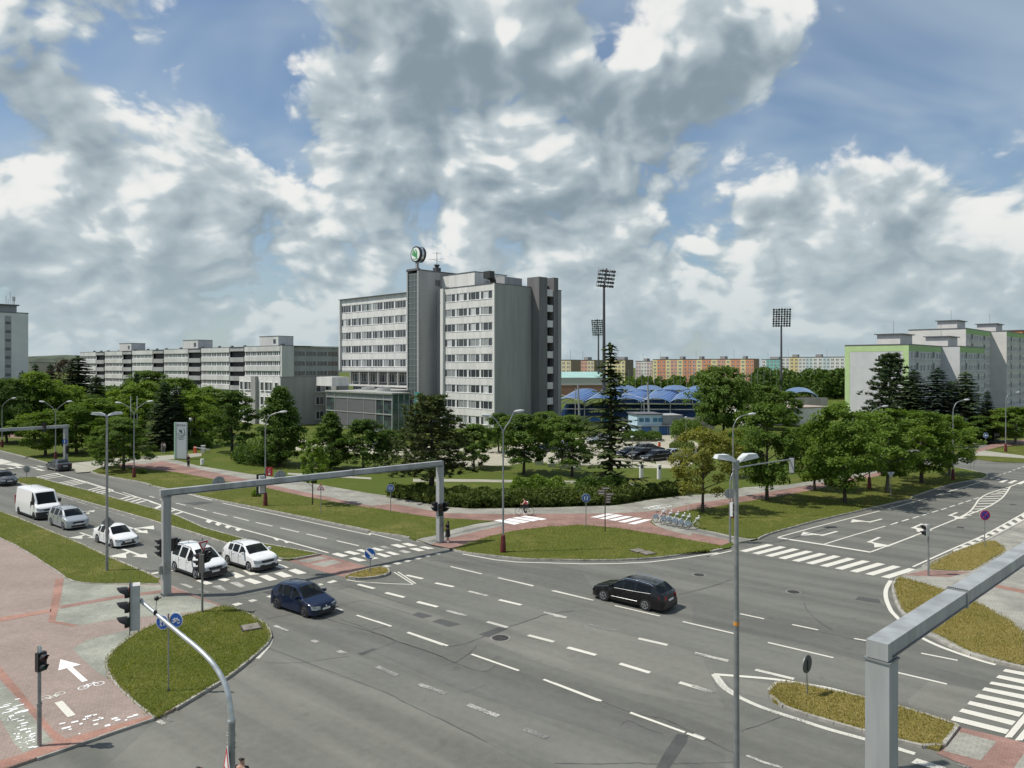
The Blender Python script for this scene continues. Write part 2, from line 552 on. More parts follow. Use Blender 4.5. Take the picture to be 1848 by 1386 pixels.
# ------------------------------------------------------------------ ground, roads and pavements
def sheet(name, pts, z, material, parent=None, kind='structure', skirt=None):
    mb = MB()
    if skirt is None:
        m = len(pts)
        tri = tessellate_polygon([[Vector((p[0], p[1], 0)) for p in pts]])
        mb.v = [Vector((p[0], p[1], z)) for p in pts]
        for a, c, d in tri:
            x1, y1 = pts[c][0] - pts[a][0], pts[c][1] - pts[a][1]
            x2, y2 = pts[d][0] - pts[a][0], pts[d][1] - pts[a][1]
            mb.f.append((a, c, d) if x1 * y2 - x2 * y1 > 0 else (a, d, c))
    else:
        mb.prism(pts, skirt, z)
    o = mb.build(name, material, parent)
    if parent is None:
        o['kind'] = kind
    return o

terrain = sheet('ground', [(-2600, -60), (2600, -60), (2600, 4800), (-2600, 4800)], -0.06, GRASS_PARK)
road = sheet('road', [(-240, 8), (150, 8), (190, 175), (60, 120), (-240, 255)], 0.0, ASPHALT)

H_WALK = 0.10
stone_me = None
def kerb_line(pts, parent, wide=0.16, top=0.125, step=1.0, first=0):
    """row of kerb stones along a line; stones share one mesh"""
    global stone_me
    if stone_me is None:
        b = MB()
        b.add([(-.5, -.5, -.5), (.5, -.5, -.5), (.5, .5, -.5), (-.5, .5, -.5), (-.5, -.5, .5), (.5, -.38, .5), (.5, .5, .5), (-.5, .5, .5),
               ], [(0, 3, 2, 1), (4, 5, 6, 7), (0, 1, 5, 4), (1, 2, 6, 5), (2, 3, 7, 6), (3, 0, 4, 7)])
        b.v[4].y = -.38
        o = b.build('kerb_stone', KERB); stone_me = o.data
        bpy.data.objects.remove(o)
    # resample
    P = [Vector((p[0], p[1], 0)) for p in pts]
    seg = []
    cur, acc = P[0], 0.0
    out = [P[0]]
    for a, b in zip(P[:-1], P[1:]):
        L = (b - a).length
        if L < 1e-6: continue
        t = step - acc
        while t <= L:
            out.append(a.lerp(b, t / L)); t += step
        acc = L - (t - step)
    for a, b in zip(out[:-1], out[1:]):
        d = b - a
        o = bpy.data.objects.new('kerb_stone', stone_me)
        o.location = ((a.x + b.x) / 2, (a.y + b.y) / 2, top / 2 - 0.03 + rnd.uniform(-.006, .006))
        o.rotation_euler = (0, rnd.uniform(-.006, .006), math.atan2(d.y, d.x) + rnd.uniform(-.01, .01))
        o.scale = (d.length - 0.012, wide, top + 0.06)
        link(o, parent)

# --- pavement on the near left, with its lawns
kerb_left = Z('A', (-420, 420), (0, 560), (160, 615), (450, 735), (800, 880), (1050, 1000), (1400, 1145), (1545, 1215)) 
cross_left = Z('B', (180, 1105), (420, 1200), (600, 1280)) 
isl_right = Z('C', (1480, 210), (1580, 245), (1650, 285), (1710, 330), (1735, 390), (1715, 440), (1640, 510), (1470, 650), (1240, 790), (1090, 880), (990, 922))
edge_bl = Z('C', (110, 1225), (-500, 1440))
walk_left = sheet('pavement_left', kerb_left + cross_left + isl_right + edge_bl + [Vector((-60, 20, 0)), Vector((-120, 90, 0))], H_WALK, ROSE_PAVER, skirt=-0.1)
isl_left = Z('C', (850, 810), (740, 700), (690, 620), (690, 540), (760, 465), (850, 395), (960, 335), (1100, 285), (1290, 240), (1420, 205))
verge_left_in = Z('A', (1535, 1262), (1200, 1262), (900, 1262), (720, 1245), (620, 1200), (560, 1150), (300, 980), (150, 888), (0, 818), (-420, 600))
def inset(pts, d):
    """shift a closed polygon inwards a little"""
    m = len(pts); out = []
    area = sum(pts[i][0] * pts[(i + 1) % m][1] - pts[(i + 1) % m][0] * pts[i][1] for i in range(m))
    sg = 1 if area > 0 else -1
    for i in range(m):
        a, b, c = pts[i - 1], pts[i], pts[(i + 1) % m]
        n = Vector((0, 0, 0))
        for p, q in ((a, b), (b, c)):
            e = Vector((q[0] - p[0], q[1] - p[1], 0))
            if e.length > 1e-6:
                e.normalize(); n += Vector((-e.y, e.x, 0)) * sg
        if n.length > 1e-6: n.normalize()
        out.append(Vector((b[0], b[1], 0)) + n * d)
    return out

LAWNS = []
def lawn(name, pts, material, z=0.13, ins=0.14, kind='structure', skirt=0.0, tufts=0):
    p = inset(pts, ins)
    o = sheet(name, p, z, material, skirt=skirt)
    LAWNS.append((o, p, z, tufts, material))
    return o
island_left = lawn('lawn_island', isl_right[:-1] + isl_left[::1], GRASS_VERGE, tufts=420) if False else None
isl_poly = smooth_line([*isl_right, *isl_left], 3, closed=True)
lawn_isl = lawn('lawn_island_left', isl_poly, GRASS_VERGE, tufts=300)
lawn_vl = lawn('lawn_verge_left', kerb_left + verge_left_in, GRASS_VERGE, tufts=70)
kerb_line(smooth_line(isl_right, 3), walk_left)
kerb_line(smooth_line([isl_right[-1]] + isl_left + [isl_right[0]], 3), walk_left, wide=0.11, top=0.14)
kerb_line(kerb_left, walk_left)
kerb_line(cross_left, walk_left, top=0.05)
kerb_line([isl_right[-1]] + edge_bl[:1], walk_left, wide=0.10, top=0.105, step=1.0)
kerb_line(verge_left_in, walk_left, wide=0.10, top=0.14)
# coloured paving fields on it
def field(name, pts, material, parent, z=H_WALK + 0.004):
    return sheet(name, pts, z, material, parent)
field('paving_field', Z('C', (410, 30), (420, 20), (620, 58), (800, 66), (1030, 70), (1040, 100), (740, 140), (390, 200)), GREY_PAVER2, walk_left)
field('paving_field', Z('C', (380, 215), (740, 155), (760, 150), (1040, 118), (1200, 130), (1400, 195), (1290, 232), (1030, 265), (720, 290), (520, 325), (350, 305)), GREY_PAVER2, walk_left)
field('paving_field', Z('C', (465, 480), (560, 420), (700, 385), (850, 350), (880, 360), (760, 450), (682, 540), (680, 640), (700, 680), (600, 610)), GREY_PAVER2, walk_left)
field('paving_field', Z('C', (-200, 480), (0, 690), (130, 830), (330, 1070), (150, 1150), (90, 1090), (0, 930), (-200, 700)), GREY_PAVER2, walk_left)
field('paving_field', Z('C', (-200, 380), (0, 590), (340, 1000), (420, 1060), (980, 905), (990, 922), (110, 1222), (-200, 1330), (-200, 1260), (140, 1160), (355, 1080), (330, 1050), (130, 815), (0, 670), (-200, 460)), BRIGHT_RED, walk_left, H_WALK + 0.008)
field('paving_field', Z('C', (355, 30), (410, 25), (355, 300), (500, 325), (470, 335), (310, 305)), BRIGHT_RED, walk_left, H_WALK + 0.008)
field('paving_field', Z('C', (0, 275), (300, 228), (330, 222), (326, 240), (0, 305), (-300, 360), (-300, 330)), BRIGHT_RED, walk_left, H_WALK + 0.008)
field('paving_field', Z('C', (390, 200), (740, 138), (1040, 98), (1090, 75), (1420, 195), (1400, 198), (1190, 128), (1040, 116), (740, 158), (380, 222)), RED_PAVER, walk_left, H_WALK + 0.0095)

# --- median of the main road
med_top = Z('A', (130, 243), (200, 228), (340, 225), (560, 285), (830, 350), (1140, 440), (1480, 530), (1706, 600)) + Z('B', (450, 620), (900, 745), (1430, 838))
med_bot = Z('B', (1160, 888), (900, 848), (640, 748), (300, 640)) + Z('A', (1706, 718), (1400, 625), (1050, 525), (850, 470), (500, 370), (150, 268))
median = sheet('median_strip', med_top + med_bot, 0.10, GRASS_VERGE, skirt=-0.1)
LAWNS.append((median, inset(med_top + med_bot, .2), 0.10, 60, GRASS_VERGE))
kerb_line(med_top, median); kerb_line([med_top[-1]] + med_bot, median)
# flush refuge where the crossing passes the median
refuge = sheet('crossing_refuge', Z('K', (235, 185), (580, 118), (940, 212), (1110, 262), (860, 345), (820, 358), (540, 285)), 0.006, RED_PAVER)
field('paving_field', Z('K', (310, 190), (560, 140), (640, 160), (430, 205)), GREY_PAVER, refuge, 0.010)
field('paving_field', Z('K', (460, 220), (690, 175), (800, 203), (600, 250)), GREY_PAVER, refuge, 0.010)
nose = smooth_line(Z('K', (830, 362), (880, 340), (1020, 300), (1160, 268), (1240, 270), (1280, 300), (1270, 335), (1180, 362), (1060, 378), (920, 380)), 3, True)
nose_isl = sheet('refuge_island', nose, 0.12, GRASS_DRY, skirt=-0.1)
kerb_line(nose + [nose[0]], nose_isl, top=0.15, step=0.6)
LAWNS.append((nose_isl, inset(nose, .15), 0.12, 200, GRASS_DRY))

# --- the park corner: pavement sheet, then lawns and red cycle path on it
kerb_A = Z('J', (-400, 900), (0, 1005), (300, 1080), (560, 1150))                       # before the driveway
kerb_A2 = Z('J', (1050, 1228), (945, 1222), (1000, 1245), (1180, 1285), (1450, 1330), (1600, 1368)) + Z('B', (0, 262), (180, 300), (560, 385), (900, 452), (1250, 522), (1848, 645)) + Z('D', (300, 650), (620, 692), (690, 722))
cross_A = Z('D', (700, 722), (1000, 800))
kerb_C = Z('D', (1000, 802), (1150, 832), (1600, 880), (1848, 886)) + Z('E', (700, 892), (1000, 888), (1250, 875), (1450, 855), (1848, 790)) + Z('F', (120, 915), (310, 878))
cross_B = Z('F', (320, 872), (340, 850), (540, 806))
kerb_B = Z('F', (545, 806), (600, 775), (700, 742), (1000, 660), (1500, 542), (1848, 462)) + Z('G', (200, 590), (400, 522), (600, 462), (800, 428), (860, 420))
tip = Z('G', (890, 405), (905, 388), (880, 375), (850, 366), (640, 322), (430, 300), (100, 270))
far_edge = [Vector((60, 150, 0)), Vector((120, 420, 0)), Vector((-400, 420, 0)), Vector((-240, 200, 0))]
drive = Z('J', (600, 1150), (800, 1130), (1050, 1105), (1400, 1075), (1848, 1050))
park = sheet('park_ground', kerb_A + Z('J', (720, 1135), (900, 1120), (1080, 1130), (1100, 1180)) + kerb_A2[1:] + cross_A + kerb_C + cross_B + kerb_B + tip + far_edge, H_WALK, GRASS_PARK, skirt=-0.1)
for ln in (kerb_A, kerb_A2[1:], smooth_line(kerb_C, 3), kerb_B + tip):
    kerb_line(ln, park)
kerb_line(cross_A, park, top=0.05); kerb_line(cross_B, park, top=0.05)
ZP = H_WALK
# grey footway along both arms
foot_lo = Z('J', (1050, 1120), (1300, 1125), (1500, 1150)) + Z('B', (100, 60), (450, 140), (700, 190), (1000, 260), (1848, 440)) + Z('D', (500, 420), (950, 500), (1400, 508)) + Z('E', (300, 505), (780, 503), (1150, 493), (1400, 472), (1600, 422), (1848, 388)) + Z('F', (400, 452), (700, 402), (1000, 352), (1300, 296), (1600, 240))
foot_hi = Z('J', (1000, 1090), (1450, 1085), (1848, 1110)) + Z('B', (400, 100), (800, 165), (1150, 215), (1500, 275), (1848, 335)) + Z('D', (440, 350), (950, 447), (1150, 462), (1848, 452)) + Z('E', (600, 447), (1000, 432), (1250, 387), (1600, 350), (1848, 330)) + Z('F', (430, 375), (800, 352), (1000, 320), (1300, 262), (1600, 205))
footway = sheet('footway', foot_lo + foot_hi[::-1], ZP + 0.008, GREY_PAVER)
red_hi = foot_lo
red_lo = Z('J', (950, 1150), (1200, 1170), (1500, 1195), (1848, 1235)) + Z('B', (480, 205), (900, 272), (1300, 360), (1848, 458)) + Z('D', (300, 446), (600, 500), (860, 536), (1340, 565)) + Z('D', (1450, 600), (1500, 610)) + Z('E', (380, 560), (800, 570), (1100, 585), (1260, 575), (1290, 545), (1400, 515)) + Z('T', (560, 275), (720, 245), (900, 220)) + Z('F', (110, 552), (400, 502), (680, 456), (1000, 400), (1250, 340), (1600, 270))
redpath = sheet('cycle_path', red_hi + red_lo[::-1], ZP + 0.012, RED_PAVER)
# branch to the crossing of the main road
br_red = Z('D', (815, 762), (1000, 800), (1080, 772), (1300, 697), (1450, 662), (1600, 636), (1848, 610)) + Z('E', (400, 616), (680, 598), (1000, 626), (1300, 676), (1600, 727), (1848, 770)) + Z('F', (240, 866), (340, 828), (300, 810), (0, 762)) + Z('E', (1600, 690), (1400, 640), (1300, 605), (1262, 575), (1100, 575), (800, 560), (400, 552)) + Z('D', (1500, 605), (1440, 600), (1200, 655), (1000, 705))
sheet('cycle_path_branch', br_red, ZP + 0.016, RED_PAVER)
br_grey = Z('D', (700, 722), (820, 762), (1000, 705), (1200, 655), (1450, 600), (1380, 566), (1200, 590), (1000, 637), (860, 680))
brg = sheet('footway_branch', br_grey, ZP + 0.020, GREY_PAVER)
field('paving_field', Z('D', (800, 735), (1000, 672), (1200, 622), (1420, 578), (1440, 588), (1200, 637), (1000, 688), (840, 745)), DARK_PAVER, brg, ZP + 0.024)
pad = Z('E', (1275, 572), (1290, 548), (1400, 520), (1500, 540), (1560, 575)) + Z('T', (860, 670), (1200, 730), (1500, 800), (1848, 865)) + Z('F', (540, 806), (340, 850), (310, 820), (0, 762)) + Z('E', (1600, 690), (1400, 640), (1310, 605))
bikepad = sheet('bicycle_parking_paving', pad, ZP + 0.020, GREY_PAVER)
field('paving_field', Z('T', (0, 545), (400, 600), (800, 665), (1200, 760), (1500, 840), (1848, 880), (1848, 915), (1500, 885), (1100, 790), (700, 705), (300, 630), (0, 585)), DARK_PAVER, bikepad, ZP + 0.024)
# lawns of the corner
lw1 = lawn('lawn_verge_park', kerb_A2[2:] + Z('D', (860, 690), (1000, 640), (1200, 592), (1330, 566), (860, 538), (600, 502), (300, 447)) + Z('B', (1848, 460), (1300, 362), (900, 275), (480, 208)) + Z('J', (1848, 1238), (1500, 1198), (1250, 1175), (1050, 1185)), GRASS_VERGE, z=0.135, ins=0.12, tufts=28)
corner = Z('D', (1010, 806), (1150, 832), (1600, 880), (1848, 886)) + Z('E', (700, 892), (1000, 888), (1250, 875), (1450, 855), (1848, 790)) + Z('F', (120, 915), (235, 880)) + Z('E', (1848, 772), (1600, 729), (1300, 678), (1000, 628), (680, 600), (400, 617)) + Z('D', (1848, 612), (1600, 638), (1450, 664), (1300, 700), (1080, 775))
lw2 = lawn('lawn_corner', corner, GRASS_VERGE, z=0.135, ins=0.1, tufts=110)
rl = Z('F', (550, 800), (600, 775), (700, 742), (1000, 660), (1500, 542), (1848, 462)) + Z('G', (200, 590), (400, 522), (600, 462), (780, 432), (600, 395), (400, 375), (120, 380)) + Z('F', (1600, 290), (1250, 345), (1000, 402), (680, 458), (400, 504), (110, 555)) + Z('T', (900, 225), (720, 250), (600, 285), (620, 420), (700, 560), (880, 660), (1200, 726), (1500, 796), (1800, 850))
lw3 = lawn('lawn_tree_row', rl, GRASS_VERGE, z=0.135, ins=0.06, tufts=40)
# paths and lots inside the park
sheet('park_path', Z('Q', (-200, 610), (100, 612), (450, 615), (1000, 625), (1500, 632), (1848, 640), (2100, 650), (2100, 680), (1848, 665), (1500, 658), (1000, 650), (450, 642), (100, 640), (-200, 640)), ZP + 0.006, CONC_PATH)
sheet('park_path_left', Z('B', (1400, 188), (1848, 215), (1848, 200), (1400, 172), (1150, 160), (1150, 175)) , ZP + 0.006, CONC_PATH)
sheet('driveway', Z('J', (700, 1140), (900, 1120), (1200, 1095), (1500, 1072), (1848, 1050), (2100, 1030), (2100, 1065), (1848, 1095), (1500, 1120), (1250, 1150), (1040, 1190), (930, 1230), (800, 1240)), ZP + 0.016, CONC_PATH)
sheet('forecourt', Z('Q', (-1700, 300), (-900, 330), (100, 440), (420, 500), (500, 472), (800, 470), (1000, 430), (1200, 440), (1848, 490), (2500, 500), (2700, 470), (2800, 250), (2400, 60), (1400, 200), (600, 280), (-300, 260), (-1400, 200)), ZP + 0.004, GRAVEL_LOT)
sheet('car_park', Z('R', (-100, 880), (350, 830), (900, 1000), (1500, 1060), (1700, 900), (1700, 740), (1100, 690), (500, 700), (0, 800)), ZP + 0.010, GRAVEL_LOT)

# --- pavement on the right
kr1 = Z('G', (1600, 600), (1228, 800), (880, 985), (600, 1082), (370, 1182), (300, 1225))
cr1 = Z('G', (250, 1240), (60, 1330)) 
kr2 = Z('H', (1150, 10), (1118, 50), (1122, 110), (1155, 190), (1225, 270), (1310, 330), (1420, 385), (1530, 440), (1700, 488), (1860, 525), (2100, 590))
walk_right = sheet('pavement_right', kr1 + cr1 + smooth_line(kr2, 3) + [Vector((36, 20, 0)), Vector((90, 30, 0)), Vector((110, 90, 0))], H_WALK, GREY_PAVER, skirt=-0.1)
kerb_line(kr1, walk_right); kerb_line(smooth_line(kr2, 3), walk_right, top=0.13); kerb_line(cr1, walk_right, top=0.05)
lg = Z('H', (1150, 14), (1130, 60), (1140, 110), (1170, 190), (1235, 262), (1290, 302), (1400, 352), (1520, 420), (1700, 475), (1848, 512), (1860, 500), (1848, 330), (1750, 250), (1600, 165), (1450, 100), (1300, 55))
lawn('lawn_corner_right', lg, GRASS_DRY, z=0.14, ins=0.08, tufts=220)
tg = Z('G', (390, 1200), (600, 1092), (880, 990), (960, 985), (1010, 1015), (1060, 1070), (760, 1250), (560, 1252), (390, 1240))
lawn('lawn_triangle_right', tg, GRASS_DRY, z=0.14, ins=0.06, tufts=140)
field('paving_field', Z('G', (160, 1290), (350, 1245), (560, 1255), (760, 1260), (560, 1310), (330, 1300)), RED_PAVER, walk_right, H_WALK + .004)
field('paving_field', Z('H', (1640, 60), (1848, 105), (1848, 85), (1650, 45)), BRIGHT_RED, walk_right, H_WALK + .004)
# --- median on the near right
mr = Z('H', (425, 650), (440, 620), (490, 600), (560, 603), (700, 632), (980, 692), (1150, 738), (1300, 782), (1478, 842), (1375, 978), (1150, 925), (980, 880), (700, 800), (540, 750), (450, 705))
mr_s = smooth_line(mr[:8], 3) + [mr[8], mr[9]] + mr[10:]
med_r = sheet('median_island_right', mr_s, 0.11, GRASS_DRY, skirt=-0.1)
LAWNS.append((med_r, inset(mr_s, .2), 0.11, 300, GRASS_DRY))
kerb_line(mr_s + [mr_s[0]], med_r, top=0.12)
ref_r = sheet('crossing_refuge_right', Z('O', (440, 1030), (860, 1130), (1100, 1190), (1100, 1500), (700, 1450), (240, 1262), (300, 1225)), 0.02, RED_PAVER)
field('paving_field', Z('O', (440, 1075), (765, 1160), (630, 1325), (300, 1240)), GREY_PAVER, ref_r, 0.024)
field('paving_field', Z('O', (1010, 1260), (1100, 1280), (1100, 1480), (900, 1420)), GREY_PAVER, ref_r, 0.024)
# --- far side of the side road: lawns and paths
far_l = sheet('lawn_far_right', Z('S', (-200, 940), (260, 985), (700, 1050), (1400, 1080), (2000, 1060), (2400, 900), (1800, 800), (1100, 830), (600, 880), (200, 880)), 0.10, GRASS_VERGE, skirt=-0.1)
sheet('footway_far_right', Z('S', (200, 950), (330, 925), (560, 905), (700, 925), (1080, 975), (1500, 1030), (1500, 1060), (1080, 1010), (700, 985), (330, 968)), 0.108, CONC_PATH)
sheet('cycle_path_far', Z('S', (420, 930), (560, 905), (800, 850), (1100, 830), (1600, 790), (1600, 740), (1080, 760), (700, 800), (500, 880)), 0.112, RED_PAVER)
sheet('cross_path_far', Z('S', (400, 830), (700, 800), (840, 770), (600, 740), (440, 735), (420, 748), (640, 770), (400, 800)), 0.116, CONC_PATH)
kerb_line(Z('S', (-200, 1040), (150, 1050), (500, 1066), (1080, 1074), (1400, 1082)), far_l)

# far left continuation north of the main road
sheet('far_left_paving', Z('J', (-600, 780), (0, 800), (200, 830), (240, 880), (0, 860), (-600, 830)), ZP + 0.008, RED_PAVER)

# ------------------------------------------------------------------ patches, cracks and covers on the carriageway
def patch(name, pts, material, z):
    return sheet(name, pts, z, material, road)
patch('asphalt_patch', Z('K', (720, 490), (860, 470), (1250, 580), (1550, 680), (1700, 720), (1848, 770), (1848, 860), (1500, 735), (1100, 620)), ASPHALT_LIGHT, 0.003)
patch('asphalt_patch', Z('L', (870, 520), (1100, 430), (1450, 315), (1600, 345), (1848, 415), (2300, 530), (2700, 650), (2900, 1100), (2100, 960), (1848, 880), (1300, 700)), ASPHALT_LIGHT, 0.0025)
patch('asphalt_patch', Z('L', (-1000, 620), (0, 945), (450, 1140), (900, 1386), (1300, 1600), (-300, 1900), (-2600, 1900), (-1500, 900)), ASPHALT_LIGHT, 0.002)
patch('asphalt_patch', Z('H', (130, 545), (260, 570), (430, 600), (420, 690), (260, 650)), ASPHALT_LIGHT, 0.0045)
patch('asphalt_patch', Z('O', (180, 630), (330, 655), (640, 720), (480, 870), (400, 980), (180, 930), (0, 850), (0, 780)), ASPHALT_LIGHT, 0.003)
patch('asphalt_patch', Z('L', (0, 480), (180, 545), (640, 720), (880, 795), (1000, 740), (1200, 800), (1848, 1050), (2900, 1480), (2900, 1700), (1848, 1300), (700, 960), (0, 650), (-800, 380)), ASPHALT_DARK, 0.0035)
patch('asphalt_patch', Z('E', (-600, 880), (0, 905), (700, 1000), (820, 1160), (0, 960)), ASPHALT_DARK, 0.003)
patch('asphalt_patch', Z('H', (0, 160), (600, 290), (980, 380), (1400, 520), (1700, 600), (1620, 640), (1200, 550), (600, 370), (0, 260)), ASPHALT_DARK, 0.003)
for pts in (Z('L', (290, 320), (350, 300), (470, 332), (380, 352)), Z('L', (460, 378), (530, 355), (700, 400), (600, 422)),
            Z('L', (850, 485), (1020, 425), (1100, 438), (930, 508)), Z('H', (905, 130), (925, 112), (1040, 130), (1050, 152)),
            Z('M', (890, 1140), (970, 1150), (960, 1200), (835, 1386), (820, 1420), (730, 1400), (800, 1270)),
            Z('B', (930, 1150), (1020, 1130), (1075, 1155), (1060, 1180)), Z('G', (570, 1265), (620, 1270), (600, 1277), (530, 1272)),
            Z('B', (270, 405), (440, 395), (540, 400), (380, 425)), Z('K', (955, 1155), (1120, 1095), (1165, 1108), (1000, 1172))):
    patch('tar_patch', pts, TAR, 0.0065)

def ribbon(name, pts, w, material, z, parent, jit=0.0):
    """painted or sealed line of width w along a line"""
    n = len(pts); L, Rr = [], []
    for i, p in enumerate(pts):
        d = (pts[min(i + 1, n - 1)] - pts[max(i - 1, 0)]); d.z = 0; d.normalize()
        s = Vector((-d.y, d.x, 0)); ww = w / 2 * (1 + rnd.uniform(-jit, jit))
        j = s * rnd.uniform(-jit, jit) * w
        L.append(p + s * ww + j); Rr.append(p - s * ww + j)
    vs = [Vector((v.x, v.y, z)) for v in L + Rr]
    return mesh_obj(name, vs, [(i, n + i, n + i + 1, i + 1) for i in range(n - 1)], material, parent)
def crack(pts, w=0.045):
    p = smooth_line(pts, 6)
    ribbon('crack', p, w * .72, TAR, 0.0072, road, 0.6)
crack(Z('L', (-600, 300), (0, 480), (170, 545), (400, 615), (640, 715), (880, 795), (990, 745)), 0.07)
crack(Z('L', (600, 590), (760, 555), (900, 500)), 0.06); crack(Z('L', (1090, 425), (1250, 375), (1400, 320), (1460, 308), (1640, 290)), 0.09)
crack(Z('L', (550, 750), (660, 715), (780, 635), (830, 585)), 0.05); crack(Z('L', (0, 615), (80, 575), (170, 545)), 0.07)
crack(Z('L', (-900, 600), (0, 942), (220, 1045), (600, 1225), (920, 1386)), 0.06); crack(Z('L', (730, 970), (830, 935), (910, 905)), 0.04)
crack(Z('K', (0, 790), (120, 770), (290, 740)), 0.05); crack(Z('K', (740, 660), (900, 620), (1000, 600), (1120, 620), (1500, 740)), 0.04)
crack(Z('K', (0, 1248), (240, 1250), (430, 1238), (860, 1180)), 0.035); crack(Z('K', (1090, 910), (1240, 875), (1300, 860)), 0.05)
crack(Z('K', (780, 800), (1000, 870), (1080, 910), (1360, 1020), (1600, 1105), (1848, 1190)), 0.05)
crack(Z('H', (270, 865), (400, 820), (530, 770)), 0.05); crack(Z('H', (0, 85), (120, 55), (220, 15)), 0.05)
crack(Z('M', (480, 1080), (540, 1045), (660, 1100), (780, 1140)), 0.05); crack(Z('M', (340, 905), (560, 985), (760, 1025), (880, 1070), (1300, 1280)), 0.05)
crack(Z('M', (0, 1352), (300, 1356), (560, 1350), (740, 1358), (1000, 1352), (1300, 1345)), 0.06); crack(Z('H', (600, 290), (760, 320), (860, 345), (965, 370)), 0.05)
crack(Z('H', (620, 145), (640, 190), (700, 250), (780, 300)), 0.06); crack(Z('E', (1500, 1170), (1700, 1120), (1848, 1075)), 0.05)
crack(Z('K', (640, 510), (780, 480), (900, 462), (1200, 560), (1600, 680)), 0.04); crack(Z('B', (480, 1230), (800, 1180), (1080, 1120)), 0.05)
crack(Z('L', (1450, 310), (1848, 420), (2400, 560)), 0.04); crack(Z('D', (0, 1100), (300, 1090), (560, 1060)), 0.04)

IRON = mat('cast_iron', (0.075, 0.07, 0.065), 0.6, 0.6, var=0.4, vscale=6, bump=0.6, bscale=25)
def manhole(p, r=0.36):
    b = MB(); b.disc((p.x, p.y, 0.009), (0, 0, 1), r, 0.010, 24)
    o = b.build('manhole_cover', IRON, road)
    c = MB(); c.disc((p.x, p.y, 0.0075), (0, 0, 1), r * 1.25, 0.006, 28)
    c.build('manhole_frame', mat('concrete_ring', (0.22, 0.21, 0.19), 0.9, var=0.2), road)
for p, r in ((Z('L', (1030, 515))[0], 0.42), (Z('E', (1670, 1005))[0], 0.36), (Z('F', (840, 1240))[0], 0.36), (Z('G', (660, 852))[0], 0.34), (Z('G', (1130, 647))[0], 0.34)):
    manhole(p, r)

# ------------------------------------------------------------------ painted markings
ZM = 0.010
_mk = [0]
def next_z(z):
    _mk[0] += 1
    return z + 0.0003 * (_mk[0] % 37)
def quad(pts, material=PAINT, name='road_marking', z=ZM):
    return sheet(name, pts, next_z(z), material, road)
def line(pts, w=0.125, material=PAINT, name='road_marking', z=ZM, jit=0.0):
    return ribbon(name, pts, w, material, next_z(z), road, jit)
def dash(a, b, w=0.25, material=PAINT):
    quad([*(lambda s: (a + s, b + s, b - s, a - s))(Vector((-(b - a).normalized().y, (b - a).normalized().x, 0)) * w / 2)], material, 'lane_dash')
# crossing over the side road: 11 bars
x0, x1 = Z('F', (390, 898), (1568, 1115)); y0, y1 = Z('F', (622, 840), (1802, 1042))
for i in range(11):
    a = x0.lerp(x1, i / 10); b = y0.lerp(y1, i / 10)
    d = (x1 - x0).normalized() * 0.26
    quad([a - d + d, a + d + d, b + d + d, b - d + d], PAINT, 'crossing_bar')
# crossing near right: 8 bars
a0, a1 = Z('O', (840, 522), (385, 972)); d0, d1 = Z('O', (1060, 585), (865, 1068))
bars = [((845, 522), (820, 542), (1300, 640), (1330, 605)), ((790, 575), (762, 598), (1240, 705), (1270, 665)), ((725, 632), (702, 652), (1160, 745), (1190, 712)),
        ((665, 683), (640, 708), (1110, 810), (1145, 775)), ((610, 740), (578, 768), (1060, 876), (1095, 838)), ((535, 802), (512, 830), (965, 942), (1005, 905)),
        ((468, 868), (440, 896), (905, 1016), (938, 980)), ((392, 935), (368, 970), (850, 1092), (880, 1055))]
for bpts in bars:
    quad(Z('O', *bpts), PAINT, 'crossing_bar')
for o in (0, 22, 44):
    line(Z('O', (848 + o, 1122), (1100 + o, 820)), 0.07)
for o in (0, 22, 44):
    line(Z('O', (938 + o, 1148), (1190 + o, 850)), 0.07)
quad(Z('O', (70, 1305), (20, 1345), (240, 1400), (330, 1386)), PAINT_WORN, 'crossing_bar')
line(Z('O', (430, 1355), (530, 1386)), 0.12, PAINT_FADED)
# crossing over the main road (two halves)
def bars_px(tagz, lst, m):
    for q in lst: quad(Z(tagz, *q), m, 'crossing_bar')
bars_px('B', [((680, 990), (720, 1035), (800, 1018), (715, 985)), ((780, 1050), (880, 1085), (945, 1070), (840, 1035)), ((910, 1018), (1000, 1058), (1068, 1045), (975, 1005)),
              ((1035, 995), (1120, 1030), (1195, 1018), (1100, 980)), ((1155, 970), (1240, 1003), (1312, 992), (1215, 955)), ((775, 970), (840, 1010), (920, 1000), (820, 962)),
              ((1010, 930), (1100, 955), (1165, 945), (1080, 915)), ((560, 1045), (630, 1062), (672, 1045), (610, 1030)), ((385, 1055), (470, 1090), (530, 1078), (430, 1042))], PAINT)
bars_px('B', [((515, 1100), (620, 1142), (650, 1135), (590, 1092)), ((665, 1070), (760, 1112), (800, 1100), (735, 1062)), ((245, 1078), (345, 1118), (365, 1108), (300, 1080)), ((390, 1125), (480, 1160), (510, 1150), (430, 1118))], PAINT_FADED)
bars_px('K', [((680, 115), (790, 148), (862, 132), (745, 102)), ((808, 95), (920, 125), (990, 112), (870, 82)), ((932, 75), (1040, 102), (1060, 95), (1000, 65)), ((860, 160), (970, 195), (1052, 182), (925, 150)),
              ((990, 135), (1110, 172), (1180, 160), (1050, 128)), ((1140, 112), (1240, 150), (1310, 138), (1180, 105)), ((1100, 55), (1170, 85), (1240, 75), (1140, 48)), ((1240, 95), (1330, 128), (1400, 120), (1300, 90)),
              ((1295, 20), (1390, 50), (1470, 42), (1370, 12)), ((1410, 8), (1500, 35), (1580, 28), (1480, 0)), ((1490, 60), (1590, 88), (1660, 78), (1570, 52)), ((1590, 42), (1690, 66), (1760, 58), (1660, 36))], PAINT)
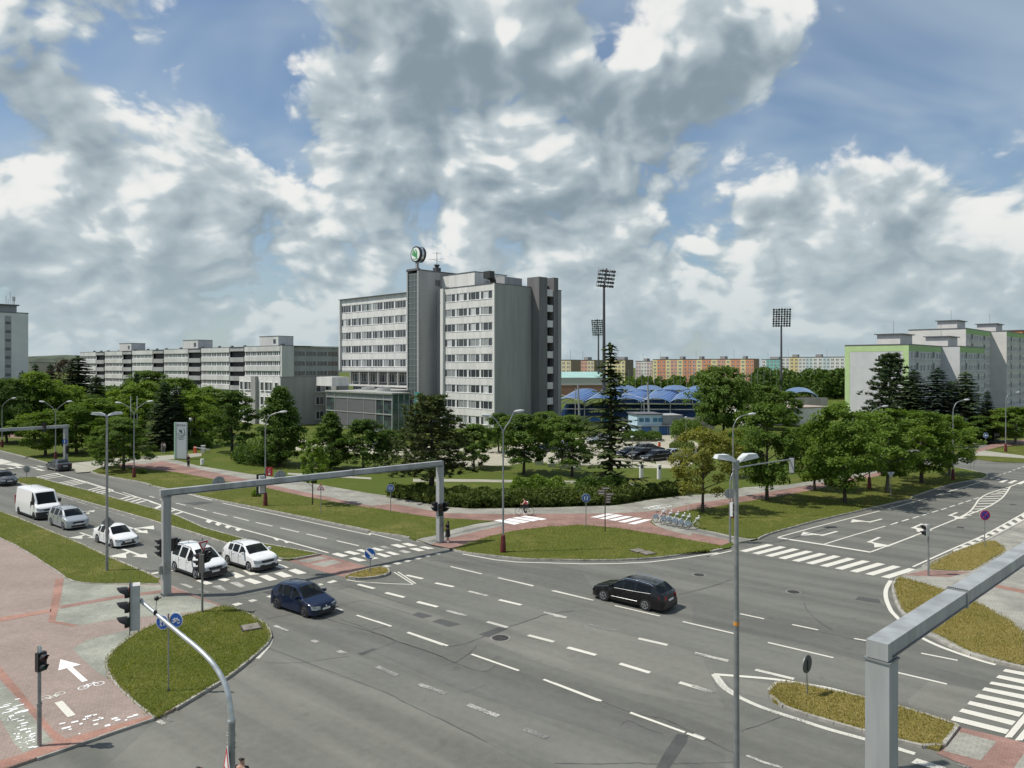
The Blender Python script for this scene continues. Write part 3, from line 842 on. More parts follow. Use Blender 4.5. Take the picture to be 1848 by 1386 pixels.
bars_px('K', [((1180, 38), (1270, 66), (1340, 56), (1230, 30)), ((1370, 85), (1460, 108), (1520, 98), (1430, 74))], PAINT_FADED)
# squares marking the cycle crossing
for q in (((630, 412), (668, 422), (748, 402), (700, 388)), ((540, 425), (560, 445), (600, 436), (585, 425)), ((0, 560), (40, 572), (112, 550), (70, 540)), ((1210, 240), (1260, 256), (1308, 244), (1255, 230)),
          ((1320, 214), (1370, 228), (1420, 214), (1375, 202)), ((1432, 190), (1480, 202), (1520, 186), (1475, 178)), ((1540, 165), (1590, 175), (1625, 160), (1580, 152)), ((1650, 140), (1690, 148), (1722, 134), (1680, 128)), ((1750, 118), (1800, 124), (1830, 112), (1790, 106))):
    quad(Z('K', *q), PAINT_WORN, 'cycle_crossing_mark')
for q in (((820, 1222), (850, 1235), (905, 1218), (860, 1210)), ((682, 1252), (720, 1268), (780, 1248), (740, 1238))):
    quad(Z('B', *q), PAINT_WORN, 'cycle_crossing_mark')
# lane dashes in the junction (main road direction)
DASH = {
 'L': [((75, 138), (230, 178)), ((340, 214), (508, 258)), ((488, 58), (642, 90)), ((765, 127), (922, 164)), ((1020, 198), (1205, 242)), ((1262, 494), (1478, 550)), ((1590, 597), (1828, 660))],
 'M': [((105, 518), (300, 572)), ((475, 632), (692, 698)), ((905, 768), (1148, 840)), ((610, 450), (820, 498)), ((1015, 556), (1260, 614))],
 'K': [((960, 432), (1130, 476)), ((1248, 520), (1440, 568)), ((1580, 618), (1788, 668)), ((1465, 336), (1635, 374))],
 'H': [((350, 522), (565, 574))],
}
for tg_, lst in DASH.items():
    for a, b in lst:
        p, q = Z(tg_, a, b); dash(p, q, 0.26, PAINT_WORN if rnd.random() < .5 else PAINT)
for tg_, lst in {'L': [((580, 286), (755, 332)), ((920, 380), (1090, 428)), ((1390, 300), (1580, 345)), ((760, 1072), (1012, 1168)), ((350, 900), (575, 980)), ((0, 755), (170, 828)), ((1230, 1275), (1420, 1350))],
                 'M': [((245, 350), (435, 395)), ((0, 285), (90, 300))], 'K': [((85, 862), (230, 918)), ((480, 1015), (535, 1036)), ((750, 1125), (825, 1155))], 'H': [((0, 610), (118, 650)), ((5, 432), (200, 472)), ((0, 885), (65, 910))]}.items():
    for a, b in lst:
        p, q = Z(tg_, a, b); dash(p, q, 0.26, PAINT_FADED)
# long thin lane lines
for tg_, lst in {'L': [((258, 468), (592, 582)), ((790, 652), (1185, 790)), ((1390, 862), (1848, 1040)), ((1010, 14), (1305, 80)), ((1460, 122), (1808, 203)), ((0, 378), (122, 420))],
                 'M': [((0, 775), (342, 905)), ((550, 988), (945, 1132)), ((960, 1138), (1088, 1182)), ((0, 106), (285, 176)), ((438, 214), (764, 290)), ((930, 330), (1306, 418))],
                 'K': [((945, 755), (1308, 872)), ((1478, 935), (1848, 1065)), ((725, 682), (798, 702))],
                 'H': [((420, 370), (785, 455)), ((1135, 536), (1418, 602)), ((1275, 430), (1478, 470)), ((900, 348), (970, 360)), ((555, 270), (700, 300)), ((265, 210), (398, 238)), ((1120, 950), (1240, 990))],
                 'D': [((985, 936), (1245, 998)), ((1385, 1030), (1675, 1100)), ((40, 722), (215, 762))],
                 'B': [((220, 408), (300, 425)), ((370, 445), (475, 470)), ((530, 485), (645, 512)), ((700, 522), (828, 554)), ((885, 568), (1025, 600)), ((1090, 614), (1245, 650)), ((1310, 665), (1478, 704)), ((1560, 722), (1745, 764)), ((0, 350), (40, 362)), ((85, 376), (150, 390))]}.items():
    for a, b in lst:
        p, q = Z(tg_, a, b); dash(p, q, 0.15, PAINT)
# edge lines of the main road
line(Z('B', (180, 305), (350, 340), (520, 385)), 0.14); line(Z('B', (610, 408), (900, 470), (1080, 510), (1400, 580), (1848, 676)) + Z('D', (300, 655), (570, 722)), 0.14)
line(Z('J', (580, 1238), (800, 1305), (1060, 1386)) + Z('A', (1060, 350), (1250, 405)) , 0.14)
line(Z('B', (0, 395), (180, 450), (490, 545), (760, 622), (1050, 700), (1490, 822)), 0.18)
line(Z('A', (1180, 365), (1240, 385), (1706, 540)), 0.12)
line(Z('D', (1085, 832), (1350, 880), (1540, 900), (1848, 908)) + Z('E', (700, 915), (1000, 912), (1250, 900), (1500, 872), (1848, 818)) + Z('F', (120, 945), (325, 898)), 0.16)
# hatching beside the median
hats = {'A': [((340, 222), (545, 182)), ((375, 232), (560, 196)), ((410, 240), (610, 208)), ((560, 278), (745, 245)), ((590, 287), (780, 254)), ((620, 296), (810, 262)), ((655, 306), (825, 272)), ((825, 350), (985, 312)), ((865, 360), (1010, 326)), ((905, 372), (1050, 338)), ((945, 382), (1085, 350)), ((1140, 437), (1265, 400)), ((1190, 448), (1310, 415)), ((1245, 462), (1360, 428)), ((1290, 476), (1400, 445)), ((1475, 528), (1555, 492)), ((1545, 545), (1625, 510))],
        'B': [((40, 458), (105, 430)), ((150, 485), (215, 462)), ((205, 502), (275, 480))]}
for tg_, lst in hats.items():
    for a, b in lst:
        p, q = Z(tg_, a, b); dash(p, q, 0.34, PAINT)
for q in (((465, 560), (495, 575), (525, 560), (490, 542)), ((545, 582), (570, 598), (600, 583), (565, 566)), ((625, 605), (650, 620), (682, 604), (648, 590)), ((712, 628), (738, 642), (765, 628), (730, 612)), ((1030, 700), (1060, 722), (1085, 712), (1050, 694)), ((1120, 728), (1140, 742), (1165, 735), (1140, 722))):
    quad(Z('B', *q), PAINT, 'hatch_block')
line(Z('A', (545, 182), (600, 205), (830, 265), (1085, 345), (1085, 352)), 0.16); line(Z('A', (1265, 400), (1420, 440), (1560, 492), (1706, 535)), 0.16)
line(Z('A', (135, 240), (150, 262), (262, 305)), 0.22)
line(Z('A', (520, 385), (700, 440), (900, 505), (1300, 625)), 0.10, PAINT_FADED); line(Z('A', (750, 870), (1050, 1010), (1420, 1165)), 0.10, PAINT_FADED)
line(Z('K', (1335, 305), (1535, 432)), 0.10); line(Z('K', (1375, 302), (1560, 425)), 0.10); line(Z('K', (840, 385), (960, 405), (1100, 415), (1340, 428), (1535, 434)), 0.12, PAINT_WORN)
# stop lines
line(Z('A', (1410, 1160), (1560, 1130), (1706, 1110)), 0.3); line(Z('B', (0, 1000), (215, 965)), 0.3); line(Z('B', (600, 888), (665, 878)), 0.3); line(Z('B', (1060, 880), (1095, 890)), 0.25)
line(Z('F', (708, 788), (1100, 848), (1485, 910)), 0.38)
# side road lanes
line(Z('F', (715, 784), (1000, 706), (1300, 630), (1560, 566)), 0.16); line(Z('F', (1100, 842), (1350, 765), (1608, 692)), 0.15); line(Z('F', (1485, 908), (1848, 775)), 0.16)
for a, b in (((1650, 680), (1708, 664)), ((1745, 652), (1800, 636))):
    p, q = Z('F', a, b); dash(p, q, 0.15)
for a, b in (((38, 828), (100, 806)), ((135, 798), (195, 778)), ((232, 770), (290, 752)), ((320, 744), (378, 726)), ((405, 717), (460, 701)), ((487, 693), (538, 678)), ((562, 670), (612, 654)), ((640, 645), (685, 630)), ((708, 622), (755, 606)), ((778, 600), (825, 585))):
    p, q = Z('G', a, b); dash(p, q, 0.15)
line(Z('G', (0, 1025), (200, 945), (380, 875), (640, 770), (720, 735)), 0.16)
line(Z('G', (0, 690), (200, 635), (360, 592)), 0.16); line(Z('G', (440, 565), (515, 546)), 0.16); line(Z('G', (540, 535), (700, 490), (850, 442)), 0.16)
line(smooth_line(Z('G', (640, 770), (740, 712), (790, 655), (830, 598), (920, 545), (1105, 488)), 4), 0.16); line(smooth_line(Z('G', (640, 770), (800, 712), (930, 655), (1040, 580), (1105, 488)), 4), 0.16)
for a, b in (((705, 740), (760, 745)), ((750, 715), (820, 712)), ((775, 688), (880, 685)), ((795, 665), (930, 662)), ((815, 640), (960, 636)), ((825, 618), (990, 612)), ((840, 598), (1015, 592)), ((880, 578), (1035, 570)), ((930, 556), (1055, 548)), ((985, 538), (1070, 530)), ((1040, 518), (1082, 512))):
    p, q = Z('G', a, b); dash(p, q, 0.3)
line(Z('G', (1105, 488), (1160, 465), (1228, 435)), 0.16)
for a, b in (((930, 412), (1020, 382)), ((1045, 372), (1068, 364)), ((1085, 360), (1115, 350)), ((1130, 342), (1150, 335)), ((1170, 328), (1195, 318)), ((1210, 314), (1228, 308))):
    p, q = Z('G', a, b); dash(p, q, 0.14)
for q in (((970, 430), (1000, 418), (1020, 424), (990, 432)), ((998, 448), (1060, 424), (1092, 428), (1040, 452)), ((1078, 456), (1140, 430), (1172, 434), (1115, 460)), ((1158, 462), (1228, 434), (1260, 438), (1200, 468))):
    quad(Z('G', *q), PAINT, 'crossing_bar')
line(Z('G', (235, 1205), (600, 1040), (880, 920), (1228, 725), (1500, 570)), 0.16); line(Z('G', (590, 1062), (880, 968), (1228, 780), (1500, 630)), 0.12)
for i in range(12):
    t = i / 11
    p0 = Z('G', (600 + t * 640, 1052 - t * 312))[0]; p1 = Z('G', (650 + t * 650, 1058 - t * 300))[0]
    n = (p1 - p0)
    a = Z('G', (595 + t * 660, 1052 - t * 335), (628 + t * 660, 1040 - t * 338), (690 + t * 650, 1040 - t * 305), (655 + t * 650, 1058 - t * 305))
    quad(a, PAINT, 'hatch_block')
# near right white outlines
line(smooth_line(Z('H', (118, 548), (230, 556), (450, 575), (640, 605), (780, 630), (980, 686)), 3), 0.22); line(smooth_line(Z('H', (118, 548), (160, 610), (230, 660), (380, 730), (560, 790), (760, 855), (980, 915), (1240, 992)), 3), 0.24, PAINT_WORN)
line(Z('H', (140, 556), (190, 620), (260, 668)), 0.12, PAINT_WORN)
line(smooth_line(Z('H', (1105, 25), (1080, 70), (1078, 120), (1100, 180), (1130, 220), (1240, 320), (1350, 380), (1480, 430), (1600, 470), (1690, 495)), 3), 0.24)
line(Z('H', (300, 1000), (400, 1040), (500, 1069)), 0.14, PAINT_FADED)
quad(Z('C', (1000, 935), (1040, 955), (1070, 945), (1030, 920)), PAINT_WORN); quad(Z('C', (1060, 915), (1090, 935), (1115, 930), (1085, 905)), PAINT_FADED)
line(smooth_line(Z('C', (1480, 212), (1570, 240), (1660, 285), (1712, 318)), 3), 0.14, PAINT_WORN); line(smooth_line(Z('C', (1740, 405), (1720, 450), (1650, 530)), 3), 0.2, PAINT_WORN); line(Z('C', (1765, 318), (1848, 352)), 0.12, PAINT_WORN)
# far left crossing and lines
for a, b in (((-40, 1190), (60, 1196)), ((90, 1180), (150, 1192)), ((170, 1172), (235, 1186)), ((315, 1170), (385, 1184)), ((395, 1160), (450, 1174)), ((470, 1160), (520, 1168)), ((380, 1192), (455, 1210))):
    p, q = Z('J', a, b); dash(p, q, 0.5)
quad(Z('J', (0, 1085), (60, 1100), (260, 1160), (190, 1165), (60, 1150), (-200, 1140), (-200, 1060)), PAINT_WORN)
line(Z('J', (0, 1130), (200, 1170), (310, 1168)), 0.14)

# arrows
def arrow(o, d, L, kind='S', material=PAINT, parent=None, z=ZM):
    """lane arrow lying on the road at o, pointing along d"""
    d = d.normalized(); s = Vector((-d.y, d.x, 0))          # s to the left of travel
    def P(a, b): return o + d * a * L + s * b * L
    quad([P(0, .03), P(0, -.03), P(.7, -.03), P(.7, .03)] if 'S' in kind else [P(0, .03), P(0, -.03), P(.62, -.03), P(.62, .03)], material, 'lane_arrow', z)
    if 'S' in kind:
        quad([P(.68, .12), P(.68, -.12), P(1, 0)], material, 'lane_arrow', z + .001)
    for c, sg in (('L', 1), ('R', -1)):
        if c in kind:
            a0 = .38 if 'S' in kind else .60
            quad([P(a0, .03 * sg), P(a0 + .12, .20 * sg), P(a0 + .05, .20 * sg), P(a0 - .1, .03 * sg)][::1], material, 'lane_arrow', z + .0015)
            quad([P(a0 - .06, .08 * sg), P(a0 + .36, .24 * sg), P(a0 - .02, .40 * sg)], material, 'lane_arrow', z + .002)
TO_A, TO_B = -DIR_A, -DIR_B
for tz, a, b, kd, m in (('A', (1215, 695), (1425, 762), 'SL', PAINT), ('A', (770, 755), (945, 812), 'SR', PAINT_WORN), ('A', (1180, 910), (1418, 998), 'SR', PAINT), ('A', (770, 540), (858, 575), 'SL', PAINT_WORN)):
    p, q = Z(tz, a, b); arrow(p, q - p, (q - p).length, kd, m)
for tz, a, b, kd in (('F', (1205, 735), (985, 795), 'R'), ('F', (1578, 632), (1395, 678), 'R'), ('F', (1560, 785), (1400, 855), 'L'), ('F', (1900, 680), (1780, 728), 'L'), ('G', (320, 820), (175, 880), 'L'), ('G', (630, 718), (510, 768), 'L')):
    p, q = Z(tz, a, b); arrow(p, q - p, (q - p).length * 1.0, kd, PAINT)
# cycle path arrow, bicycle symbols and leftover paint on the left pavement
ZW = H_WALK + 0.013
p, q = Z('C', (545, 690), (388, 548))
d = (q - p); L_ = d.length; d.normalize(); s = Vector((-d.y, d.x, 0))
def on_walk(pts, m=PAINT_FRESH, name='path_marking'):
    return sheet(name, pts, ZW, m, walk_left)
on_walk([p + s * .11, p - s * .11, p + d * L_ * .62 - s * .11, p + d * L_ * .62 + s * .11]); on_walk([p + d * L_ * .61 + s * .46, p + d * L_ * .61 - s * .46, q])
a, b = Z('C', (375, 822), (460, 915)); dd = (b - a).normalized(); s = Vector((-dd.y, dd.x, 0)) * .14
on_walk([a + s, b + s, b - s, a - s], PAINT)
def ring(c, r, w, ux, uy, parent, z, name='bicycle_symbol', arc=(0, 2 * math.pi), m=None):
    pts = [c + ux * (r * math.cos(arc[0] + (arc[1] - arc[0]) * i / 18)) + uy * (r * math.sin(arc[0] + (arc[1] - arc[0]) * i / 18)) for i in range(19)]
    return ribbon(name, pts, w, m or PAINT_FRESH, z, parent)
def bike_symbol(a, b, parent, z, m=PAINT_FRESH, w=0.045, zf=None):
    """bicycle painted between the wheel centres a and b"""
    ux = (b - a); L = ux.length; ux.normalize(); uy = Vector((-ux.y, ux.x, 0))
    ring(a, L * .33, w, ux, uy, parent, z, m=m); ring(b, L * .33, w, ux, uy, parent, z, m=m)
    for i, (p, q) in enumerate((((0, 0), (.42, 0)), ((.42, 0), (.78, .42)), ((.30, .42), (.78, .42)), ((.42, 0), (.28, .5)), ((1, 0), (.72, .6)), ((.0, 0), (.3, .42)))):
        ribbon('bicycle_symbol', [a + ux * p[0] * L + uy * p[1] * L, a + ux * q[0] * L + uy * q[1] * L], w, m, z + .0005 * (i + 1), parent)
a, b = Z('C', (535, 730), (635, 705)); bike_symbol(a, b, walk_left, ZW)
a, b = Z('C', (385, 770), (290, 795)); bike_symbol(a, b, walk_left, ZW, PAINT)
for (x, y, l) in ((400, 962, 40), (425, 990, 60), (450, 1000, 20), (480, 952, 45), (520, 965, 22), (545, 935, 30), (570, 915, 50), (605, 908, 36), (620, 940, 50), (650, 930, 26), (615, 968, 30), (690, 975, 36), (735, 930, 40), (755, 940, 36), (808, 940, 16), (835, 920, 40), (870, 908, 32), (510, 1028, 12), (560, 930, 14), (640, 925, 14)):
    p0, p1 = Z('C', (x - l / 2, y + l * .12), (x + l / 2, y - l * .12)); dd = (p1 - p0).normalized(); s = Vector((-dd.y, dd.x, 0)) * rnd.uniform(.05, .085)
    on_walk([p0 + s, p0 - s, p1 - s, p1 + s], PAINT_FRESH, 'paint_remnant')
for i in range(46):
    t = rnd.random(); x = rnd.uniform(0, 130) + t * 130; y = 835 + t * 300 + rnd.uniform(-10, 20) - (25 if x > 90 else 0)
    l = rnd.choice((8, 14, 20, 34, 46)) if t > .22 else rnd.choice((30, 50, 70))
    p0, p1 = Z('C', (x - l / 2, y + l * .12), (x + l / 2, y - l * .12)); dd = (p1 - p0).normalized(); s = Vector((-dd.y, dd.x, 0)) * rnd.uniform(.035, .07)
    sheet('paint_remnant', [p0 + s, p0 - s, p1 - s, p1 + s], ZW + .0004 * (i % 12), PAINT_FRESH, walk_left)
# zebra bars over the red path
for q in (((1345, 552), (1400, 545), (1572, 575), (1515, 588)), ((1435, 548), (1480, 535), (1648, 562), (1590, 574)), ((1495, 532), (1540, 523), (1720, 548), (1670, 560)), ((1565, 520), (1610, 512), (1790, 540), (1740, 550))):
    sheet('crossing_bar', Z('D', *q, z=ZP), ZP + .021, PAINT_FRESH, redpath)
for q in (((762, 525), (905, 494), (968, 497), (825, 530)), ((832, 538), (975, 502), (1040, 510), (895, 543)), ((912, 548), (1055, 516), (1118, 520), (975, 555)), ((992, 564), (1135, 528), (1198, 533), (1052, 570)), ((1075, 578), (1215, 543), (1280, 545), (1135, 585))):
    sheet('crossing_bar', Z('E', *q, z=ZP), ZP + .021, PAINT_FRESH, redpath)
for a, b in (((1205, 450), (1330, 428)), ((1265, 460), (1440, 432))):
    p, q = Z('E', a, b, z=ZP); ribbon('path_marking', [p, q], .14, PAINT_FRESH, ZP + .0165, footway)
a, b = Z('E', (1300, 450), (1390, 430), z=ZP); bike_symbol(a, b, footway, ZP + .0165, w=.06)

# ------------------------------------------------------------------ buildings
WHITE_PANEL = mat('white_facade_panel', (0.64, 0.635, 0.61), 0.8, var=0.13, vscale=0.9, streak=True, bump=0.15, bscale=8)
SHAFT_GREY = mat('shaft_concrete', (0.40, 0.395, 0.38), 0.85, var=0.16, vscale=0.5, streak=True)
GREY_PANEL = mat('grey_facade_panel', (0.315, 0.322, 0.305), 0.85, var=0.12, vscale=0.6, streak=True, bump=0.15, bscale=6)
DARK_PANEL = mat('dark_grey_panel', (0.15, 0.15, 0.15), 0.8, var=0.15, vscale=0.8, streak=True)
MID_PANEL = mat('mid_grey_panel', (0.33, 0.335, 0.335), 0.8, var=0.1, vscale=0.8, streak=True)
FRAME_W = mat('white_window_frame', (0.78, 0.78, 0.77), 0.5)
FRAME_G = mat('grey_metal_frame', (0.42, 0.43, 0.43), 0.4, 0.5)
ROOF_EDGE = mat('roof_edge_metal', (0.14, 0.14, 0.15), 0.5, 0.3)
ROOF_FELT = mat('roof_felt', (0.16, 0.155, 0.15), 0.9, var=0.2, vscale=0.5)
def glass_mat(name, col, rough=0.06, spec=0.8):
    m = mat(name, col, rough, 0.0, spec=spec)
    return m
GLASS_D = glass_mat('window_glass_dark', (0.045, 0.052, 0.058))
GLASS_M = glass_mat('window_glass_curtained', (0.27, 0.29, 0.29), 0.14)
GLASS_G = glass_mat('green_glass', (0.055, 0.095, 0.085), 0.08)
BLIND = mat('window_blind', (0.50, 0.52, 0.52), 0.7)
ORANGE_R = mat('orange_facade', (0.52, 0.205, 0.095), 0.85, var=0.06, vscale=0.1)
RENDER_COL = {}

class Face:
    """a facade plane: u runs along it, n points out of it"""
    def __init__(s, o, u, n):
        s.o, s.u, s.n = Vector(o), Vector(u).normalized(), Vector(n).normalized()
    def p(s, a, z, d=0.0):
        return s.o + s.u * a + s.n * d + Vector((0, 0, z))
    def box(s, mb, a0, a1, z0, z1, d0, d1):
        vs = [s.p(a, z, d) for d in (d0, d1) for a, z in ((a0, z0), (a1, z0), (a1, z1), (a0, z1))]
        fs = [(0, 3, 2, 1), (4, 5, 6, 7), (0, 1, 5, 4), (1, 2, 6, 5), (2, 3, 7, 6), (3, 0, 4, 7)]
        if s.u.cross(Vector((0, 0, 1))).dot(s.n) < 0: fs = [f[::-1] for f in fs]
        mb.add(vs, fs)
        return mb

def window_meshes(w, h, panes, depth=0.14, fw=0.07, sill=True):
    """frame mesh and pane meshes of a window: panes = list of (start, end, kind); local x along, y out, z up"""
    F = Face((0, 0, 0), (1, 0, 0), (0, -1, 0))
    fr = MB()
    F.box(fr, 0, w, 0, fw, -0.02, depth); F.box(fr, 0, w, h - fw, h, -0.02, depth)
    xs = sorted(set([0.0, w] + [p[0] for p in panes] + [p[1] for p in panes]))
    for x in xs:
        a0 = min(max(x - fw / 2, 0), w - fw)
        F.box(fr, a0, a0 + fw, fw, h - fw, -0.02, depth - 0.01)
    if sill: F.box(fr, -0.03, w + 0.03, -0.06, -0.002, -0.02, depth + 0.10)
    res = [('window', fr.build('window', FRAME_W))]
    for a, b, kd in panes:
        q = F.box(MB(), a + fw / 2, b - fw / 2, fw, h - fw, 0.0, depth * (0.6 if kd == 'W' else 0.35))
        res.append(({'D': 'pane', 'M': 'pane', 'B': 'blind', 'W': 'panel'}[kd], q.build('pane', {'D': GLASS_D, 'M': GLASS_M, 'B': BLIND, 'W': FRAME_W}[kd])))
    out = [(n, o.data) for n, o in res]
    for n, o in res: bpy.data.objects.remove(o)
    return out

def place_window(meshes, face, a, z, parent, d=0.0):
    ang = math.atan2(-face.n.x * -1, -face.n.y) if False else math.atan2(face.n.x, -face.n.y)
    # local x -> u : choose u = n rotated +90deg
    base = face.p(a, z, d)
    top = None
    for i, (nm, me) in enumerate(meshes):
        o = bpy.data.objects.new(nm, me)
        if i == 0:
            o.location = base; o.rotation_euler = (0, 0, ang); link(o, parent); top = o
        else:
            link(o, top)
    return top

def flush(n):
    """u direction that suits place_window for a facade of outward normal n (viewer's left to right)"""
    return Vector((-n[1], n[0], 0))

D1 = Vector((-0.72, 0.694, 0)).normalized(); D2 = Vector((0.694, 0.72, 0)).normalized()
RZ = math.atan2(D2.y, D2.x)
NX, NY = Vector((-1, 0, 0)), Vector((0, -1, 0))     # local outward normals: lit front (-x) and shaded side (-y)

# ---------------------------- office tower
C0 = Vector((-3.59, 155.0, 0))
tower = thing('office_tower', 'tall white and grey office tower with glazed stair shaft and round emblem on top', 'office tower', C0, RZ)
def bx(name, m, parent, *boxes, smooth=False):
    b = MB()
    for q in boxes: b.box(*q)
    return b.build(name, m, parent)
# right block y 0..16.8, x 0..21.5 ; left block y 20.9..57.7
TOPZ = 31.0
bx('wall', GREY_PANEL, tower, (0.05, 11.6, 0.0, 0.5, 0, TOPZ), (15.2, 21.5, 0.0, 0.5, 0, TOPZ), (11.6, 15.2, 1.4, 1.9, 0, TOPZ))
bx('wall', GREY_PANEL, tower, (21.0, 21.5, 0.5, 16.8, 0, TOPZ))
bx('wall', GREY_PANEL, tower, (0.5, 21.0, 16.3, 16.8, 0, TOPZ))
bx('roof', ROOF_FELT, tower, (0.4, 21.3, 0.4, 16.6, TOPZ - 0.6, TOPZ - 0.15))
bx('roof_edge', ROOF_EDGE, tower, (-0.08, 21.58, -0.08, 0.3, TOPZ, TOPZ + 0.14), (-0.08, 0.3, 0.3, 16.8, TOPZ, TOPZ + 0.14))
# fine horizontal panel joints on the shaded wall
for zj in range(1, 9):
    bx('panel_joint', MID_PANEL, tower, (0.05, 11.6, -0.012, 0.004, zj * 3.42 - 0.02, zj * 3.42 + 0.02), (15.2, 21.5, -0.012, 0.004, zj * 3.42 - 0.02, zj * 3.42 + 0.02))
# shaft with balconies in the side wall: two fins, dark openings and parapets
bx('fin', DARK_PANEL, tower, (11.2, 13.9, -2.4, 1.2, 0, TOPZ + 2.2))
bx('fin', DARK_PANEL, tower, (16.1, 17.6, -2.4, -0.02, 0, TOPZ + 2.4))
bx('shaft_opening', glass_mat('shaft_dark', (0.02, 0.022, 0.025), 0.4), tower, (13.9, 16.1, -0.9, -0.6, 0, TOPZ + 0.6))
for i in range(9):
    bx('parapet', WHITE_PANEL, tower, (13.92, 16.08, -2.2, -2.0, 1.8 + i * 3.42, 3.3 + i * 3.42), (13.92, 16.08, -2.0, -0.9, 1.8 + i * 3.42, 1.95 + i * 3.42))
# lit front of the right block
bx('wall_end', WHITE_PANEL, tower, (-0.15, 0.05, 0.0, 0.45, 0, TOPZ)); bx('wall_end', WHITE_PANEL, tower, (-0.5, 0.5, 16.0, 16.9, 0, TOPZ))
ST = 3.33
F_FRONT = Face((0, 16.0, 0), (0, -1, 0), NX)       # u: viewer's left to right
W_MOD = [
    window_meshes(3.85, 1.72, [(0, .8, 'D'), (.8, 2.3, 'D'), (2.3, 3.48, 'D'), (3.48, 3.85, 'W')]),
    window_meshes(3.85, 1.72, [(0, .8, 'D'), (.8, 2.3, 'M'), (2.3, 3.48, 'M'), (3.48, 3.85, 'W')]),
    window_meshes(3.85, 1.72, [(0, .8, 'M'), (.8, 2.3, 'D'), (2.3, 3.48, 'D'), (3.48, 3.85, 'W')]),
    window_meshes(3.85, 1.72, [(0, .8, 'D'), (.8, 2.3, 'B'), (2.3, 3.48, 'D'), (3.48, 3.85, 'W')]),
    window_meshes(3.85, 1.72, [(0, .8, 'M'), (.8, 2.3, 'M'), (2.3, 3.48, 'D'), (3.48, 3.85, 'W')]),
]
wr = random.Random(3)
for i in range(10):
    z0 = TOPZ - 1.35 - i * ST              # top of window row
    zt = TOPZ if i == 0 else TOPZ - 1.35 - (i - 1) * ST - 1.72
    for j in range(4):
        b = MB(); dj = wr.uniform(-.02, .0); F_FRONT.box(b, 0.02 + j * 3.885, 3.875 + j * 3.885, max(z0, 0.02) + .01, zt - .01, -0.45, dj); b.build('spandrel_panel', WHITE_PANEL, tower)
    if z0 - 1.72 < 0: break
    for j in range(4):
        w = W_MOD[wr.choice((0, 0, 1, 2, 3, 4, 4))]
        place_window(w, F_FRONT, 0.05 + j * 3.88, z0 - 1.72, tower, d=-0.18)
    b = MB(); F_FRONT.box(b, 0.02, 15.55, z0 - 1.80, z0 - 1.60, -0.6, -0.4); b.build('sill_band', GREY_PANEL, tower)
bx('core_wall', DARK_PANEL, tower, (0.5, 0.7, 0.6, 15.9, 0, TOPZ - .7))
# stair shaft: glazed front, grey flank
SH = 35.2
SX, SY0, SY1 = -4.05, 20.0, 24.2
bx('shaft_wall', SHAFT_GREY, tower, (SX, 12, SY0, SY0 + .45, 0, SH)); bx('shaft_wall', GREY_PANEL, tower, (SX, 12, SY1 - .37, SY1, 0, SH)); bx('shaft_roof', ROOF_EDGE, tower, (SX - .26, 12.0, SY0 - .15, SY1 + .13, SH, SH + 0.2), (SX - .26, SX + .34, SY0 - .05, SY1 + .03, SH + .2, SH + .45))
bx('link_wall', SHAFT_GREY, tower, (1.2, 11, 16.9, SY0, 0, TOPZ))
for zj in range(2, 10):
    bx('panel_joint', MID_PANEL, tower, (SX + .04, 1.2, SY0 - .012, SY0 + .002, zj * 3.42, zj * 3.42 + 0.05))
bx('stair_glazing', glass_mat('stair_glass', (0.085, 0.105, 0.10), 0.12), tower, (SX + .04, SX + .2, SY0 + .45, SY1 - .37, 0, SH - 0.6))
b = MB()
for zz in range(27): b.box(SX - .04, SX + .04, SY0 + .45, SY1 - .37, 1.0 + zz * 1.28, 1.07 + zz * 1.28)
for yy in (SY0 + 1.55, SY0 + 2.7): b.box(SX - .04, SX + .035, yy - .04, yy + .04, 0, SH - .6)
b.build('glazing_bars', FRAME_G, tower)
bx('shaft_post', MID_PANEL, tower, (SX - .16, SX + .14, SY0 - .05, SY0 + .45, 0, SH), (SX - .16, SX + .14, SY1 - .37, SY1 + .03, 0, SH))
bx('louvre', DARK_PANEL, tower, (SX + 4.7, SX + 6.2, SY0 - .06, SY0 + .01, SH - 3.2, SH - 1.8))
# penthouse and roof plant
bx('penthouse', WHITE_PANEL, tower, (2.5, 12.5, 8.8, 19.9, TOPZ, TOPZ + 3.4)); bx('roof_edge', ROOF_EDGE, tower, (2.4, 12.6, 8.7, 19.94, TOPZ + 3.4, TOPZ + 3.55))
b = MB()
for q in range(14): b.bar((11.3 + q * .62, 1.2, TOPZ), (11.3 + q * .62, 1.2, TOPZ + 2.1), .06, .06)
b.bar((11.3, 1.2, TOPZ + 2.1), (19.4, 1.2, TOPZ + 2.1), .08, .08); b.bar((11.3, 1.2, TOPZ + 1.1), (19.4, 1.2, TOPZ + 1.1), .08, .08)
b.build('roof_screen', FRAME_G, tower)
bx('roof_plant', MID_PANEL, tower, (6.0, 11.5, 3.0, 8.0, TOPZ, TOPZ + 2.2), (17.9, 20.5, 1.5, 5.0, TOPZ, TOPZ + 1.4))
b = MB(); b.tube([(3.0, 3.6, TOPZ), (3.0, 3.6, TOPZ + 1.0), (2.4, 3.4, TOPZ + 1.7), (1.5, 3.2, TOPZ + 1.8)], 0.7, 12); b.box(0.7, 2.1, 2.2, 4.2, TOPZ + 1.4, TOPZ + 2.9); b.build('vent_duct', mat('black_duct', (0.05, 0.05, 0.05), 0.5, 0.3), tower)
